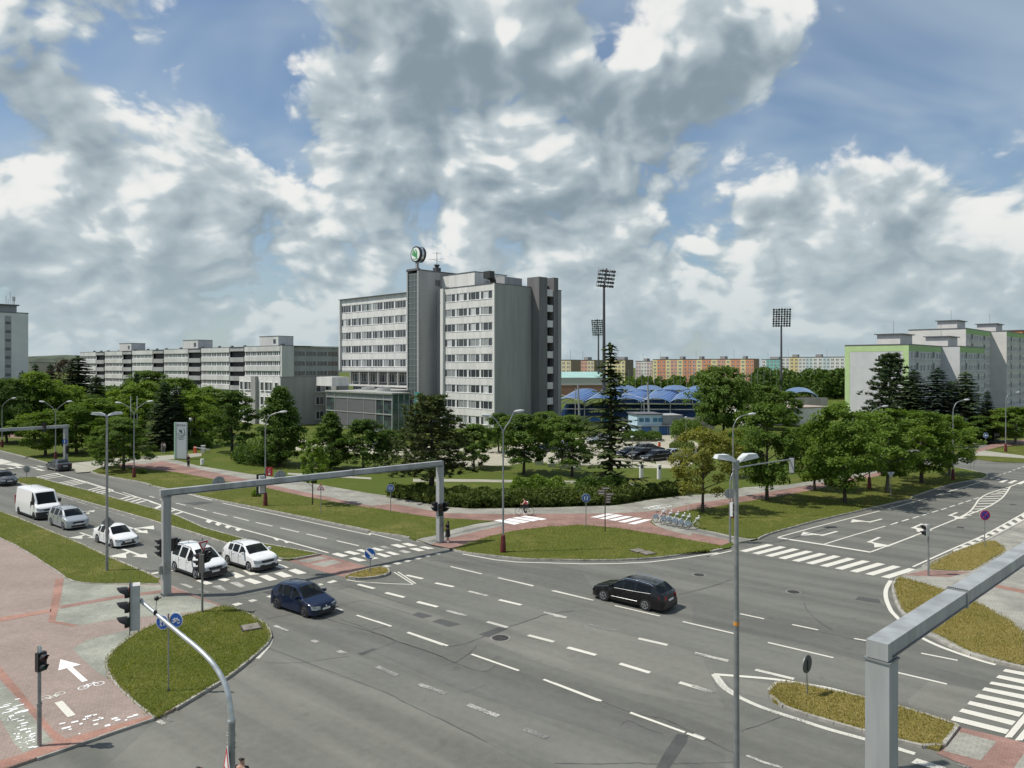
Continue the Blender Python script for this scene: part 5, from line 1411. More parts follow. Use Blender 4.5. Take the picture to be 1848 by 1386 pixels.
bx('wall', mat('white_render', (.72, .71, .69), .8, var=.08, vscale=.5), shed, (0, 23, 0, 9, 0, 3.9)); bx('roof_edge', mat('rusty_edge', (.36, .30, .25), .7, var=.2), shed, (-.15, 23.2, -.15, 9, 3.9, 4.12))
b = MB(); b.bar((13.0, -.12, .2), (13.0, -.12, 4.3), .06, .06); b.bar((13.6, -.12, .2), (13.6, -.12, 4.3), .06, .06)
for q in range(9): b.bar((13.0, -.12, .5 + q * .42), (13.6, -.12, .5 + q * .42), .05, .05)
b.build('ladder', FRAME_G, shed)

# ------------------------------------------------------------------ stadium with vaulted blue roofs, floodlights
VAULT = mat('blue_vault', (0.035, 0.11, 0.33), 0.55, var=0.12, vscale=.3); VRIB = mat('pale_rib', (0.30, 0.42, 0.56), 0.6)
SEAT = mat('blue_seats', (0.03, 0.085, 0.20), .7, var=.4, vscale=1.2); STEEL_P = mat('painted_steel', (.36, .37, .38), .5, .3); CONC = mat('raw_concrete', (.33, .32, .30), .9, var=.2, vscale=.4, streak=True)
def vault(parent, o, w, L, rise, ax, tilt=.12):
    """barrel shell: w wide, L long along ax, standing on its two long edges"""
    ax = Vector(ax).normalized(); s = Vector((ax.y, -ax.x, 0))
    n, m = 10, 8
    vs = []
    for i in range(m + 1):
        for j in range(n + 1):
            a = math.pi * j / n
            vs.append(o + ax * L * i / m + s * (-math.cos(a) * w / 2) + Vector((0, 0, math.sin(a) * rise + tilt * L * i / m)))
    f = [(i * (n + 1) + j, i * (n + 1) + j + 1, (i + 1) * (n + 1) + j + 1, (i + 1) * (n + 1) + j) for i in range(m) for j in range(n)]
    v = mesh_obj('vault', vs, f, VAULT, parent, True)
    v.modifiers.new('thick', 'SOLIDIFY').thickness = .12
    for i in range(m + 1):
        pts = [vs[i * (n + 1) + j] + Vector((0, 0, .08)) for j in range(n + 1)]
        b = MB(); b.tube(pts, .09, 5); b.build('vault_rib', VRIB, v)
def stand(name, label, o, nv, w, L, z, along, ax, rise, rows=7, seats=True):
    r = thing(name, label, 'grandstand', (0, 0, 0), 0)
    along = Vector(along).normalized(); ax = Vector(ax).normalized()
    o = Vector(o)
    for k in range(nv):
        p = o + along * (k + .5) * w
        vault(r, p + Vector((0, 0, z)), w * 1.0, L, rise, ax)
    b = MB()
    for k in range(nv + 1):
        p = o + along * k * w
        b.bar(p, p + Vector((0, 0, z + .6)), .22, .22); b.bar(p + ax * L, p + ax * L + Vector((0, 0, z + .9)), .22, .22); b.bar(p + Vector((0, 0, z - .6)), p + ax * L + Vector((0, 0, z + .6)), .14, .18)
    b.bar(o + Vector((0, 0, z - 1.6)), o + along * nv * w + Vector((0, 0, z - 1.6)), .2, .25); b.bar(o + Vector((0, 0, z - .1)), o + along * nv * w + Vector((0, 0, z - .1)), .15, .2)
    b.build('steel_frame', STEEL_P, r)
    for i in range(rows):
        q = MB(); p0 = o + ax * (2 + i * 1.1); p1 = p0 + along * nv * w
        up = (i + 1) * .45
        q.bar(p0 + Vector((0, 0, up / 2)), p1 + Vector((0, 0, up / 2)), 1.1, up); q.build('seat_step', SEAT if seats else CONC, r)
    return r
s1 = stand('vaulted_grandstand', 'near grandstand with row of blue barrel vault roofs', at(1004, 747, 196) * 1 + Vector((0, 0, -.94)) , 5, 7.4, 16, 3.9, (1, -.10, 0), (.35, .94, 0), 1.25)
for ch in s1.children: pass
s2 = stand('far_grandstand', 'far grandstand across the pitch with blue arched roofs', Vector((36, 268, 0)), 5, 9.5, 11, 3.4, (1, -.12, 0), (.1, 1, 0), 1.7)
s3 = stand('end_stand', 'grey end stand with one blue arch right of the big tree', Vector((92, 246, 0)), 1, 9.0, 9, 3.0, (1, -.05, 0), (.2, 1, 0), 2.2, seats=False)
b = MB(); b.box(91, 104, 244.5, 245.5, 0, 3.2); b.build('rear_wall', CONC, s3)
for k, (px, y0, y1, dx, Y) in enumerate(((1046, 693, 752, -3.0, 188), (1172, 690, 750, -3.5, 184), (1038, 700, 745, 1, 192), (1163, 712, 748, -1, 186))):
    g = at(px, 750, Y); t = at(px + dx, y0, Y); g.z = 0
    m_ = thing('stand_mast', ('leaning grey steel mast carrying the vault roofs, nearest the office tower', 'leaning grey steel mast carrying the vault roofs, right of the tall spruce', 'thin steel strut under the left vaults', 'thin steel strut under the right vaults')[k], 'mast', (0, 0, 0), 0)
    b = MB(); b.tube([g, t], [.28, .2] if k < 2 else .12, 8); b.build('pole', STEEL_P, m_)
    if k < 2:
        b = MB()
        for q in (-1, 1): b.tube([g.lerp(t, .55), g.lerp(t, .55) + Vector((q * 5, 6, 1.5))], .05, 5)
        b.build('stay', STEEL_P, m_)
# hoarding and fences round the ground
hd = thing('pitch_hoarding', 'row of advertising boards and rail along the stadium pitch', 'hoarding', (0, 0, 0), 0)
for k in range(9):
    b = MB(); p = at(1006 + k * 27, 748, 180); b.box(p.x, p.x + 3.3, 180, 180.2, .2, 1.3); b.build('board', [mat('board_teal', (.12, .30, .32), .6), mat('board_grey', (.34, .36, .38), .6), mat('board_blue', (.06, .18, .36), .6)][k % 3], hd)
pw = thing('concrete_yard_wall', 'grey concrete yard wall right of the blue clubhouse', 'wall', (0, 0, 0), 0)
p0, p1 = at(1228, 765, 160), at(1290, 765, 160)
b = MB(); b.box(p0.x, p1.x, 160, 160.3, 0, 2.6); b.build('panel', CONC, pw)
b = MB(); b.box(p0.x + 1, p0.x + 4.5, 159.7, 159.9, 2.0, 2.5); b.build('sign_board', mat('cream_board', (.6, .58, .5), .6), pw)
gt = thing('net_fence', 'tall green mesh ball fence behind the stadium roofs', 'fence', (0, 0, 0), 0)
MESHG = mat('mesh_green', (.06, .09, .06), .8)
for k in range(26):
    b = MB(); x = 42 + k * 2.6; b.bar((x, 300, 0), (x, 300, 12.0 + 0 * k), .12, .12); b.build('post', STEEL_P, gt)
b = MB()
for k in range(60): b.bar((42 + k * 1.08, 300.05, 7), (42 + k * 1.08, 300.05, 11.8), .035, .035)
for k in range(8): b.bar((42, 300.05, 7.2 + k * .62), (107, 300.05, 7.2 + k * .62), .03, .03)
b.build('mesh', MESHG, gt)

def floodlight(label, px, py_top, py_bot, Y, wpx, hpx, rows, cols, yaw):
    Zt = CAM_H - (py_top - HOR) / FOC * Y; w = wpx / FOC * Y; h = hpx / FOC * Y
    X = (px - 924) / FOC * Y
    r = thing('floodlight_mast', label, 'floodlight', (X, Y, 0), yaw, 'stadium floodlight masts')
    DK = mat('mast_steel', (.10, .095, .105), .5, .4)
    b = MB(); b.tube([(0, 0, 0), (0, 0, (Zt - h) * .5), (0, 0, Zt - h)], [.55, .42, .32], 12); b.bar((0, 0, Zt - h), (0, -h * .22, Zt), .3, .3); b.build('mast', DK, r)
    b = MB()
    for i in range(rows):
        zz = Zt - h + h * (i + .3) / rows; yy = -h * .22 * (i + .3) / rows
        b.bar((-w / 2, yy, zz), (w / 2, yy, zz), .09, .09)
    for q in (-.45, -.2, .2, .45): b.bar((w * q, 0, Zt - h), (w * q, -h * .22, Zt), .08, .08)
    b.build('frame', DK, r)
    lw = w / cols
    for i in range(rows):
        for j in range(cols):
            x = -w / 2 + lw * (j + .5); zz = Zt - h + h * (i + .3) / rows; yy = -h * .22 * (i + .3) / rows - .1
            q = MB(); q.tube([(x, yy, zz + .05), (x, yy - .22, zz - .04), (x, yy - .5, zz - .16)], [lw * .22, lw * .42, lw * .45], 8); q.build('lamp', DK if (i + j) % 4 else STEEL_P, r)
    return r
floodlight('tallest floodlight mast with tilted lamp rack right of the office tower', 1090, 485, 745, 205, 40, 33, 5, 7, R(35))
floodlight('smaller floodlight mast half behind the tallest one', 1080, 576, 745, 340, 22, 29, 8, 6, R(-28))
floodlight('floodlight mast standing alone over the wood on the right', 1410, 556, 715, 300, 32, 33, 8, 7, R(-12))

# ------------------------------------------------------------------ trees, hedges, grass blades
def leaf_mat(name, c1, c2, trans=0.35, ns=0.9):
    if name in MATS: return MATS[name]
    m = bpy.data.materials.new(name); m.use_nodes = True
    k = NT(m.node_tree); m.node_tree.nodes.clear()
    out = k.n('ShaderNodeOutputMaterial')
    oi = k.n('ShaderNodeObjectInfo'); geo = k.n('ShaderNodeNewGeometry')
    n = k.noise(geo.outputs['Position'], ns, 3.0, 0.65)
    n2 = k.noise(geo.outputs['Position'], 11.0, 1.0, 0.5)
    f = k.math('ADD', k.math('MULTIPLY', n, 0.55), k.math('MULTIPLY', n2, 0.45))
    f = k.ramp(k.math('ADD', f, k.math('MULTIPLY', k.math('SUBTRACT', oi.outputs['Random'], .5), .16)), .32, .68)
    c = k.mix(f, c1, c2)
    d = k.n('ShaderNodeBsdfDiffuse'); k.link(c, d.inputs[0])
    t = k.n('ShaderNodeBsdfTranslucent'); k.link(k.mix(1.0, c, (1.25, 1.2, .55), 'MULTIPLY'), t.inputs[0])
    g = k.n('ShaderNodeBsdfGlossy'); g.inputs['Roughness'].default_value = .6; g.inputs[0].default_value = (.9, .95, .9, 1)
    mx = k.n('ShaderNodeMixShader'); mx.inputs[0].default_value = trans; k.link(d.outputs[0], mx.inputs[1]); k.link(t.outputs[0], mx.inputs[2])
    m2 = k.n('ShaderNodeMixShader'); m2.inputs[0].default_value = .012; k.link(mx.outputs[0], m2.inputs[1]); k.link(g.outputs[0], m2.inputs[2])
    k.link(m2.outputs[0], out.inputs[0])
    MATS[name] = m
    return m
LEAF_MID = leaf_mat('leaf_mid_green', (0.063, 0.116, 0.016), (0.185, 0.278, 0.043), .42)
LEAF_YEL = leaf_mat('leaf_yellow_green', (0.091, 0.11, 0.018), (0.258, 0.264, 0.054), .42)
LEAF_DARK = leaf_mat('leaf_dark_green', (0.044, 0.088, 0.016), (0.135, 0.211, 0.042), .4)
LEAF_FRESH = leaf_mat('leaf_fresh_green', (0.078, 0.144, 0.018), (0.199, 0.291, 0.044), .42)
NEEDLE = leaf_mat('needles_dark', (0.031, 0.056, 0.023), (0.083, 0.12, 0.051), .2)
NEEDLE_BLUE = leaf_mat('needles_blue_green', (0.030, 0.052, 0.038), (0.080, 0.115, 0.082), .2)
NEEDLE_PINE = leaf_mat('needles_pine', (0.054, 0.079, 0.026), (0.133, 0.161, 0.059), .2)
JUNIPER = leaf_mat('juniper', (0.074, 0.112, 0.024), (0.156, 0.191, 0.046), .3)
BROWN_LEAF = leaf_mat('copper_leaf', (0.050, 0.036, 0.026), (0.105, 0.078, 0.052), .2)
BARK = mat('bark', (0.065, 0.052, 0.040), .95, var=.35, vscale=6, bump=.8, bscale=18); BARK_GREY = mat('grey_bark', (0.16, 0.15, 0.13), .95, var=.3, vscale=6, bump=.6, bscale=18)

def leaf(vs, fs, p, nrm, size, rg, aspect=1.5):
    n = nrm.normalized()
    t = n.orthogonal().normalized(); t.rotate(Matrix.Rotation(rg.uniform(0, 6.28), 3, n)); s = n.cross(t)
    a, w = size * aspect * .5, size * .5
    b = len(vs)
    vs += [p - t * a, p + s * w + n * w * .25, p + t * a, p - s * w + n * w * .25]
    fs += [(b, b + 1, b + 2), (b, b + 2, b + 3)]

def rand_dir(rg):
    while True:
        v = Vector((rg.uniform(-1, 1), rg.uniform(-1, 1), rg.uniform(-1, 1)))
        if 0.05 < v.length < 1: return v.normalized()

def broadleaf(seed, H=9.0, rad=2.9, base=0.24, top_bias=0.0, clusters=150, per=44, lsize=.19, shape='round', spread=.62, limb_n=9, trunk_r=.15):
    """returns (trunk mesh, crown mesh) of a tree H tall with crown radius rad"""
    rg = random.Random(seed)
    tr = MB()
    lean = Vector((rg.uniform(-.03, .03), rg.uniform(-.03, .03), 1))
    zc0 = H * base
    cz = (zc0 + H) / 2; rz = (H - zc0) / 2
    def env(a, t):
        """crown radius at height share t (0 bottom..1 top) and bearing a"""
        if shape == 'round': r = math.sin(math.pi * (0.08 + 0.88 * t)) ** .62
        elif shape == 'cone': r = (1 - t) ** .7 * (min(1, t / .18)) ** .6 * 1.05
        else: r = math.sin(math.pi * (0.14 + 0.84 * t ** .8)) ** .5
        lob = 1 + .20 * math.sin(a * 3 + seed + t * 4) + .13 * math.sin(a * 5 + seed * 2.3 - t * 7) + .08 * math.sin(a * 9 - t * 13 + seed)
        return rad * r * lob
    path = [Vector((0, 0, -.1)), Vector((lean.x * H * .15, lean.y * H * .15, H * .14)), Vector((lean.x * H * .3, lean.y * H * .3, H * .34)), Vector((lean.x * H * .4, lean.y * H * .4, H * .6)), Vector((lean.x * H * .5, lean.y * H * .5, H * .88))]
    tr.tube(path, [trunk_r * 1.35, trunk_r, trunk_r * .85, trunk_r * .5, .03], 8)
    for i in range(limb_n):
        t = (i + rg.uniform(0, .8)) / limb_n
        z0 = zc0 * .85 + (H - zc0) * .55 * t; a = i * 2.4 + rg.uniform(-.4, .4)
        e = env(a, min(.95, t * .7 + .22)) * rg.uniform(.6, .85)
        p0 = Vector((lean.x * z0 * .5, lean.y * z0 * .5, z0)); p1 = p0 + Vector((math.cos(a) * e * .5, math.sin(a) * e * .5, rz * .22)); p2 = p0 + Vector((math.cos(a) * e, math.sin(a) * e, rz * rg.uniform(.3, .5)))
        tr.tube([p0, p1, p2], [trunk_r * .5 * (1 - .4 * t), trunk_r * .3, .02], 5)
        for q in range(2):
            pm = p0.lerp(p2, rg.uniform(.4, .8)); d = rand_dir(rg); d.z = abs(d.z) * .6
            tr.tube([pm, pm + d * e * .4], [trunk_r * .16, .012], 4)
    vs, fs = [], []
    for c in range(clusters):
        t = rg.random() ** (.85 + top_bias); a = rg.uniform(0, 6.283)
        e = env(a, t) * (1.18 if rg.random() < .16 else 1.0); rr = e * (rg.random() ** .38)
        ctr = Vector((math.cos(a) * rr, math.sin(a) * rr, zc0 + (H - zc0) * t))
        outw = Vector((math.cos(a), math.sin(a), (t - .35) * 1.4)).normalized()
        cs = rad * spread * .34 * rg.uniform(.6, 1.25)
        npc = int(per * rg.uniform(.6, 1.3))
        for k in range(npc):
            d = rand_dir(rg) * cs * (rg.random() ** .45); d.z *= .62
            nrm = (rand_dir(rg) * .8 + outw * .55 + Vector((0, 0, .55)))
            leaf(vs, fs, ctr + d, nrm, lsize * rg.uniform(.6, 1.25), rg)
    return tr, vs, fs

def spruce(seed, H=14.0, rad=2.6, base=.05, whorls=26, per=7, sparse=0.0, droop=.32, dens=15, wild=0.0):
    rg = random.Random(seed)
    tr = MB(); tr.tube([(0, 0, -.1), (0, 0, H * .5), (0, 0, H * .98)], [.20 * H / 14, .12 * H / 14, .02], 7)
    vs, fs = [], []
    for w in range(whorls):
        t = (w + rg.uniform(-.3, .3)) / whorls
        z = H * (base + (1 - base) * t)
        L0 = rad * (1 - t) ** .82 * (1 if t > .06 else .8) + .18
        for b in range(per):
            if rg.random() < sparse: continue
            a = 6.283 * (b + rg.uniform(-.35, .35)) / per + w * 1.1
            L = L0 * rg.uniform(.65 - wild * .5, 1.15 + wild * .35)
            d = Vector((math.cos(a), math.sin(a), rg.uniform(-.2, .45) * wild))
            if t < .8: tr.tube([(0, 0, z), d * L * .6 + Vector((0, 0, z - droop * L * .35)), d * L + Vector((0, 0, z - droop * L * .55))], [.03, .02, .008], 4, caps=False)
            n = max(5, int(dens * L / rad) + 4)
            for i in range(n):
                s = (i + rg.random()) / n
                p = d * L * s + Vector((0, 0, z - droop * L * s * (1 - .45 * s)))
                sd = Vector((-d.y, d.x, 0)) * rg.choice((-1, 1))
                ln = (.28 + .34 * (1 - s)) * rg.uniform(.7, 1.2) * (rad / 2.6) ** .5
                tip = p + (sd * .75 + d * .7).normalized() * ln + Vector((0, 0, -ln * rg.uniform(.1, .7)))
                wv = Vector((0, 0, 1)).cross(tip - p).normalized() * ln * .30
                bb = len(vs); vs += [p - wv, p + wv, tip + wv * .4, tip - wv * .4]; fs += [(bb, bb + 1, bb + 2), (bb, bb + 2, bb + 3)]
    for i in range(20):
        p = Vector((0, 0, H * (.93 + .07 * i / 20))); d = rand_dir(rg); d.z = abs(d.z) * .7 + .2
        leaf(vs, fs, p + d * .12, rand_dir(rg), .2, rg, 2.2)
    return tr, vs, fs

def pine(seed, H=10.0, rad=4.0, base=.22, tufts=210, per=42):
    rg = random.Random(seed)
    tr = MB(); tr.tube([(0, 0, -.1), (.1, .05, H * .4), (.05, -.1, H * .93)], [.24, .17, .04], 8)
    vs, fs = [], []
    for w in range(15):
        t = w / 14.0; z = H * (base + (.97 - base) * t)
        L0 = rad * (1 - .72 * t ** 1.5)
        for b in range(7):
            a = 6.283 * (b + rg.uniform(-.35, .35)) / 7 + w * 1.3
            L = L0 * rg.uniform(.55, 1.08); d = Vector((math.cos(a), math.sin(a), 0))
            e = d * L + Vector((0, 0, z + L * rg.uniform(.02, .22)))
            m = d * L * .5 + Vector((0, 0, z + L * .02))
            tr.tube([(0, 0, z), m, e], [.07 * (1 - .5 * t), .04, .012], 4, caps=False)
            for k in range(8):
                s = .25 + .75 * (k + rg.random()) / 8
                p = (m.lerp(e, (s - .5) * 2) if s > .5 else Vector((0, 0, z)).lerp(m, s * 2)) + Vector((rg.uniform(-.35, .35), rg.uniform(-.35, .35), rg.uniform(-.05, .35)))
                for q in range(per // 3 * 2):
                    nd = rand_dir(rg); nd.z = nd.z * .7 + .35
                    ln = rg.uniform(.25, .48); wv = nd.orthogonal().normalized() * .06
                    bb = len(vs); vs += [p - wv, p + wv, p + nd * ln]; fs += [(bb, bb + 1, bb + 2)]
    return tr, vs, fs

PROTO = {}
def proto(key, gen, leaf_m, bark=BARK):
    tr, vs, fs = gen
    t = tr.build('trunk', bark, None, True, 60); c = mesh_obj('crown', vs, fs, leaf_m)
    PROTO[key] = (t.data, c.data)
    for o in (t, c): bpy.data.objects.remove(o)
proto('lime1', broadleaf(11, 9, 3.3, .20, clusters=130, per=105, spread=.66, limb_n=11), LEAF_MID)
proto('lime2', broadleaf(23, 9, 3.2, .22, clusters=120, per=105, spread=.66, limb_n=10), LEAF_MID, BARK_GREY)
proto('lime3', broadleaf(37, 9, 3.4, .18, clusters=135, per=105, spread=.64, limb_n=12), LEAF_FRESH)
proto('yellow', broadleaf(41, 9, 3.4, .24, clusters=110, per=80, spread=.66, lsize=.18, limb_n=12), LEAF_YEL)
proto('park1', broadleaf(53, 9, 2.9, .16, clusters=140, per=105, shape='egg'), LEAF_DARK)
proto('park2', broadleaf(59, 9, 3.0, .22, clusters=130, per=110, shape='round'), LEAF_DARK)
proto('cone', broadleaf(61, 9, 3.1, .08, clusters=280, per=64, shape='cone'), LEAF_DARK)
proto('big', broadleaf(71, 9, 4.6, .14, clusters=360, per=62, spread=.5, lsize=.22), LEAF_DARK)
proto('young', broadleaf(83, 5, 1.35, .32, clusters=70, per=34, lsize=.17, limb_n=6, trunk_r=.05), LEAF_FRESH)
proto('light', broadleaf(91, 9, 3.6, .16, clusters=120, per=95, lsize=.2), LEAF_FRESH)
proto('copper', broadleaf(97, 9, 3.0, .1, clusters=140, per=34, shape='egg'), BROWN_LEAF)
proto('spruce', spruce(5, 14, 3.0, whorls=38, per=9, dens=24), NEEDLE)
proto('spruce_sparse', spruce(6, 16, 3.6, whorls=44, per=6, sparse=.36, droop=.16, dens=22, wild=.7), NEEDLE_PINE)
proto('spruce_blue', spruce(8, 12, 2.7, whorls=34, per=9, dens=22), NEEDLE_BLUE)
proto('pine', pine(4, 10, 4.2), NEEDLE_PINE)
proto('pine2', pine(9, 11, 3.6, .15), NEEDLE)
PH = {'lime1': 9, 'lime2': 9, 'lime3': 9, 'yellow': 9, 'park1': 9, 'park2': 9, 'cone': 9, 'big': 9, 'young': 5, 'light': 9, 'copper': 9, 'spruce': 14, 'spruce_sparse': 16, 'spruce_blue': 12, 'pine': 10, 'pine2': 11}
PR = {'lime1': 3.6, 'lime2': 3.5, 'lime3': 3.7, 'yellow': 3.7, 'park1': 3.2, 'park2': 3.3, 'cone': 3.2, 'big': 5.0, 'young': 1.5, 'light': 3.9, 'copper': 3.3, 'spruce': 2.9, 'spruce_sparse': 3.1, 'spruce_blue': 2.6, 'pine': 4.2, 'pine2': 3.7}
def tree(name, label, kind, px, py, py_top, wpx, group, rot=None):
    g = G(px, py); Y = g.y
    H = CAM_H - (py_top - HOR) / FOC * Y
    W = wpx / FOC * Y / 2
    r = thing(name, label, 'tree', (g.x, g.y, 0.08), rnd.uniform(0, 6.28) if rot is None else rot, group)
    sz = H / PH[kind]; sx = W / PR[kind]
    r.scale = (sx, sx, sz)
    for nm, me in zip(('trunk', 'crown'), PROTO[kind]):
        link(bpy.data.objects.new(nm, me), r)
    return r
ROW, PARK, LEFTW, RIGHTC = 'street trees along the side road', 'park trees before the offices', 'trees on the left behind the main road', 'conifers before the apartment blocks'
for a in (
 ('lime_tree', 'yellow green young lime tree beside the rental bicycles', 'yellow', 1268, 926, 778, 128, ROW),
 ('lime_tree', 'street tree behind the slim signal arm on the side road', 'lime1', 1384, 905, 736, 135, ROW),
 ('lime_tree', 'street tree set back at the edge of the red cycle path', 'lime3', 1470, 886, 768, 105, ROW),
 ('lime_tree', 'tallest street tree, nearest the kerb halfway along the row', 'lime3', 1525, 910, 733, 150, ROW),
 ('lime_tree', 'grey trunked street tree beside the rear of a triangular sign', 'lime2', 1601, 890, 742, 140, ROW),
 ('lime_tree', 'street tree shading the lane with the turn arrows', 'lime1', 1663, 873, 748, 145, ROW),
 ('lime_tree', 'last street tree of the row before the far crossing', 'lime2', 1713, 860, 752, 100, ROW),
 ('lime_tree', 'pale street tree behind the yellow green one', 'yellow', 1320, 862, 780, 84, ROW),
 ('young_tree', 'thin young tree standing alone in the verge before the park', 'young', 564, 913, 796, 60, PARK),
 ('pine_tree', 'spreading dark pine behind the right gantry post', 'pine', 778, 898, 720, 205, PARK),
 ('spruce_tree', 'tall thin spruce rising above the hedge before the stadium', 'spruce_sparse', 1102, 892, 620, 140, PARK),
 ('maple_tree', 'round dark tree on the lawn right of the curved lamp post', 'park2', 945, 857, 750, 108, PARK),
 ('maple_tree', 'round dark tree on the lawn left of the tall spruce', 'park2', 1032, 861, 752, 100, PARK),
 ('maple_tree', 'small lawn tree touching the right side of the pine', 'park1', 855, 847, 768, 78, PARK),
 ('maple_tree', 'dark tree close to the foot of the office tower', 'park1', 900, 818, 748, 62, PARK),
 ('maple_tree', 'dark tree against the shaded wall of the office tower', 'park2', 985, 812, 745, 80, PARK),
 ('hornbeam_tree', 'conical dark tree before the low grey wing', 'cone', 505, 842, 703, 112, PARK),
 ('hornbeam_tree', 'conical dark tree before the glass lobby, left one', 'cone', 597, 848, 748, 88, PARK),
 ('hornbeam_tree', 'conical dark tree before the glass lobby, right one', 'park1', 656, 850, 760, 92, PARK),
 ('hornbeam_tree', 'small dark tree between lobby trees and pine', 'park1', 700, 845, 778, 60, PARK),
 ('maple_tree', 'dark tree standing between driveway and pylon sign', 'park1', 419, 818, 709, 100, PARK),
 ('maple_tree', 'street tree on the left verge behind the twin lamp', 'park1', 223, 851, 757, 104, LEFTW),
 ('maple_tree', 'small tree half hidden behind the twin lamp pole', 'lime1', 190, 845, 772, 66, LEFTW),
 ('maple_tree', 'leaning street tree left of the far signal gantry', 'lime3', 82, 823, 742, 105, LEFTW),
 ('maple_tree', 'street tree just behind the far gantry post', 'light', 138, 820, 733, 118, LEFTW),
 ('maple_tree', 'bright green tree between gantry post and twin lamp', 'light', 178, 812, 722, 115, LEFTW),
 ('maple_tree', 'bright green tree right of the twin lamp, before the long block', 'light', 252, 800, 692, 120, LEFTW),
 ('maple_tree', 'fresh green tree beside the globe lamp', 'light', 352, 806, 716, 95, LEFTW),
 ('maple_tree', 'green tree behind the pylon sign, before the long block', 'lime3', 372, 790, 700, 100, LEFTW),
 ('maple_tree', 'broad dark tree at the far left edge', 'big', 12, 800, 688, 120, LEFTW),
 ('maple_tree', 'round green tree second from the left edge', 'lime1', 62, 795, 676, 110, LEFTW),
 ('maple_tree', 'round green tree right under the copper one', 'lime3', 108, 792, 690, 105, LEFTW),
 ('maple_tree', 'dark green tree under the big spruce', 'park2', 160, 790, 715, 90, LEFTW),
 ('maple_tree', 'broad tree before the middle of the long block', 'park2', 262, 778, 672, 95, LEFTW),
 ('maple_tree', 'broad tree before the right half of the long block', 'lime1', 318, 780, 686, 110, LEFTW),
 ('spruce_tree', 'largest dark spruce before the left end of the long block', 'spruce', 141, 775, 643, 128, LEFTW),
 ('spruce_tree', 'small dark spruce right of the largest one', 'spruce', 174, 778, 678, 75, LEFTW),
 ('spruce_tree', 'dark spruce before the beige low block', 'spruce', 64, 772, 657, 55, LEFTW),
 ('spruce_tree', 'dark spruce at the foot of the pale tower', 'spruce', 40, 775, 670, 55, LEFTW),
 ('spruce_tree', 'dark spruce left of the copper tree', 'spruce', 91, 770, 657, 55, LEFTW),
 ('copper_tree', 'brownish copper leaved tree left of the largest spruce', 'copper', 116, 770, 650, 66, LEFTW),
 ('spruce_tree', 'narrow dark spruce behind the twin lamp heads', 'spruce', 246, 800, 672, 48, LEFTW),
 ('spruce_tree', 'dark spruce left of the pylon sign, left one of the pair', 'spruce', 296, 812, 688, 88, LEFTW),
 ('spruce_tree', 'dark spruce left of the pylon sign, right one of the pair', 'spruce', 318, 808, 698, 80, LEFTW),
 ('oak_tree', 'very large round dark tree right of the stadium', 'big', 1306, 785, 665, 128, 'trees beside the stadium'),
 ('oak_tree', 'round dark tree right of the very large one', 'park2', 1378, 776, 698, 95, 'trees beside the stadium'),
 ('oak_tree', 'dark tree before the grey end stand', 'park1', 1420, 770, 708, 60, 'trees beside the stadium'),
 ('pine_tree', 'tall dark pine before the lime bordered gable', 'pine2', 1606, 790, 642, 120, RIGHTC),
 ('spruce_tree', 'dark spruce touching the right side of the tall pine', 'spruce', 1649, 795, 668, 112, RIGHTC),
 ('spruce_tree', 'blue green spruce in the middle of the conifers', 'spruce_blue', 1692, 796, 665, 118, RIGHTC),
 ('spruce_tree', 'dark spruce right of the blue green one', 'spruce', 1742, 796, 671, 112, RIGHTC),
 ('spruce_tree', 'dark spruce behind the street lamp', 'spruce', 1717, 792, 688, 95, RIGHTC),
 ('spruce_tree', 'small blue spruce at the right end of the conifers', 'spruce_blue', 1782, 795, 706, 46, RIGHTC),
 ('lime_tree', 'low round tree at the right edge by the red path', 'lime2', 1832, 802, 736, 92, 'low trees at the right edge'),
 ('lime_tree', 'low round tree left of the right edge lamp', 'yellow', 1792, 797, 746, 70, 'low trees at the right edge'),
 ('lime_tree', 'dark low tree under the right conifers', 'park1', 1765, 800, 752, 60, 'low trees at the right edge'),
):
    tree(*a)

# far-off woods that read as one mass
def wood(name, label, px0, px1, Y0, Y1, h0, h1, n, m, seed, size=.9):
    rg = random.Random(seed); vs, fs = [], []
    for i in range(n):
        Y = rg.uniform(Y0, Y1); X = (rg.uniform(px0, px1) - 924) / FOC * Y
        H = rg.uniform(h0, h1); W = H * rg.uniform(.28, .45)
        for k in range(150):
            t = rg.random(); a = rg.uniform(0, 6.28); rr = W * math.sin(math.pi * (.1 + .85 * t)) ** .6 * rg.random() ** .4
            leaf(vs, fs, Vector((X + math.cos(a) * rr, Y + math.sin(a) * rr, H * (.05 + .95 * t))), rand_dir(rg) + Vector((0, -.4, .6)), size * rg.uniform(.6, 1.4), rg)
    o = mesh_obj(name, vs, fs, m); tag(o, label, 'wood', None, 'stuff'); return o
wood('wood', 'dark mass of trees between the stadium and the far pastel blocks', 1370, 1540, 300, 380, 9, 13.5, 46, LEAF_DARK, 1, 1.2)
wood('wood', 'line of small trees before the orange striped block', 1085, 1290, 380, 460, 5, 8.5, 36, LEAF_MID, 2, 1.2)
wood('wood', 'thicket behind the left tree belt', -60, 430, 190, 235, 4, 8, 60, LEAF_DARK, 3, .9)
wood('wood', 'undergrowth below the right conifers', 1590, 1900, 140, 160, 1.5, 3.2, 50, LEAF_DARK, 4, .5)
wood('wood', 'bushes at the foot of the office tower and lobby', 560, 1010, 128, 140, 1.0, 2.2, 26, LEAF_DARK, 5, .35)

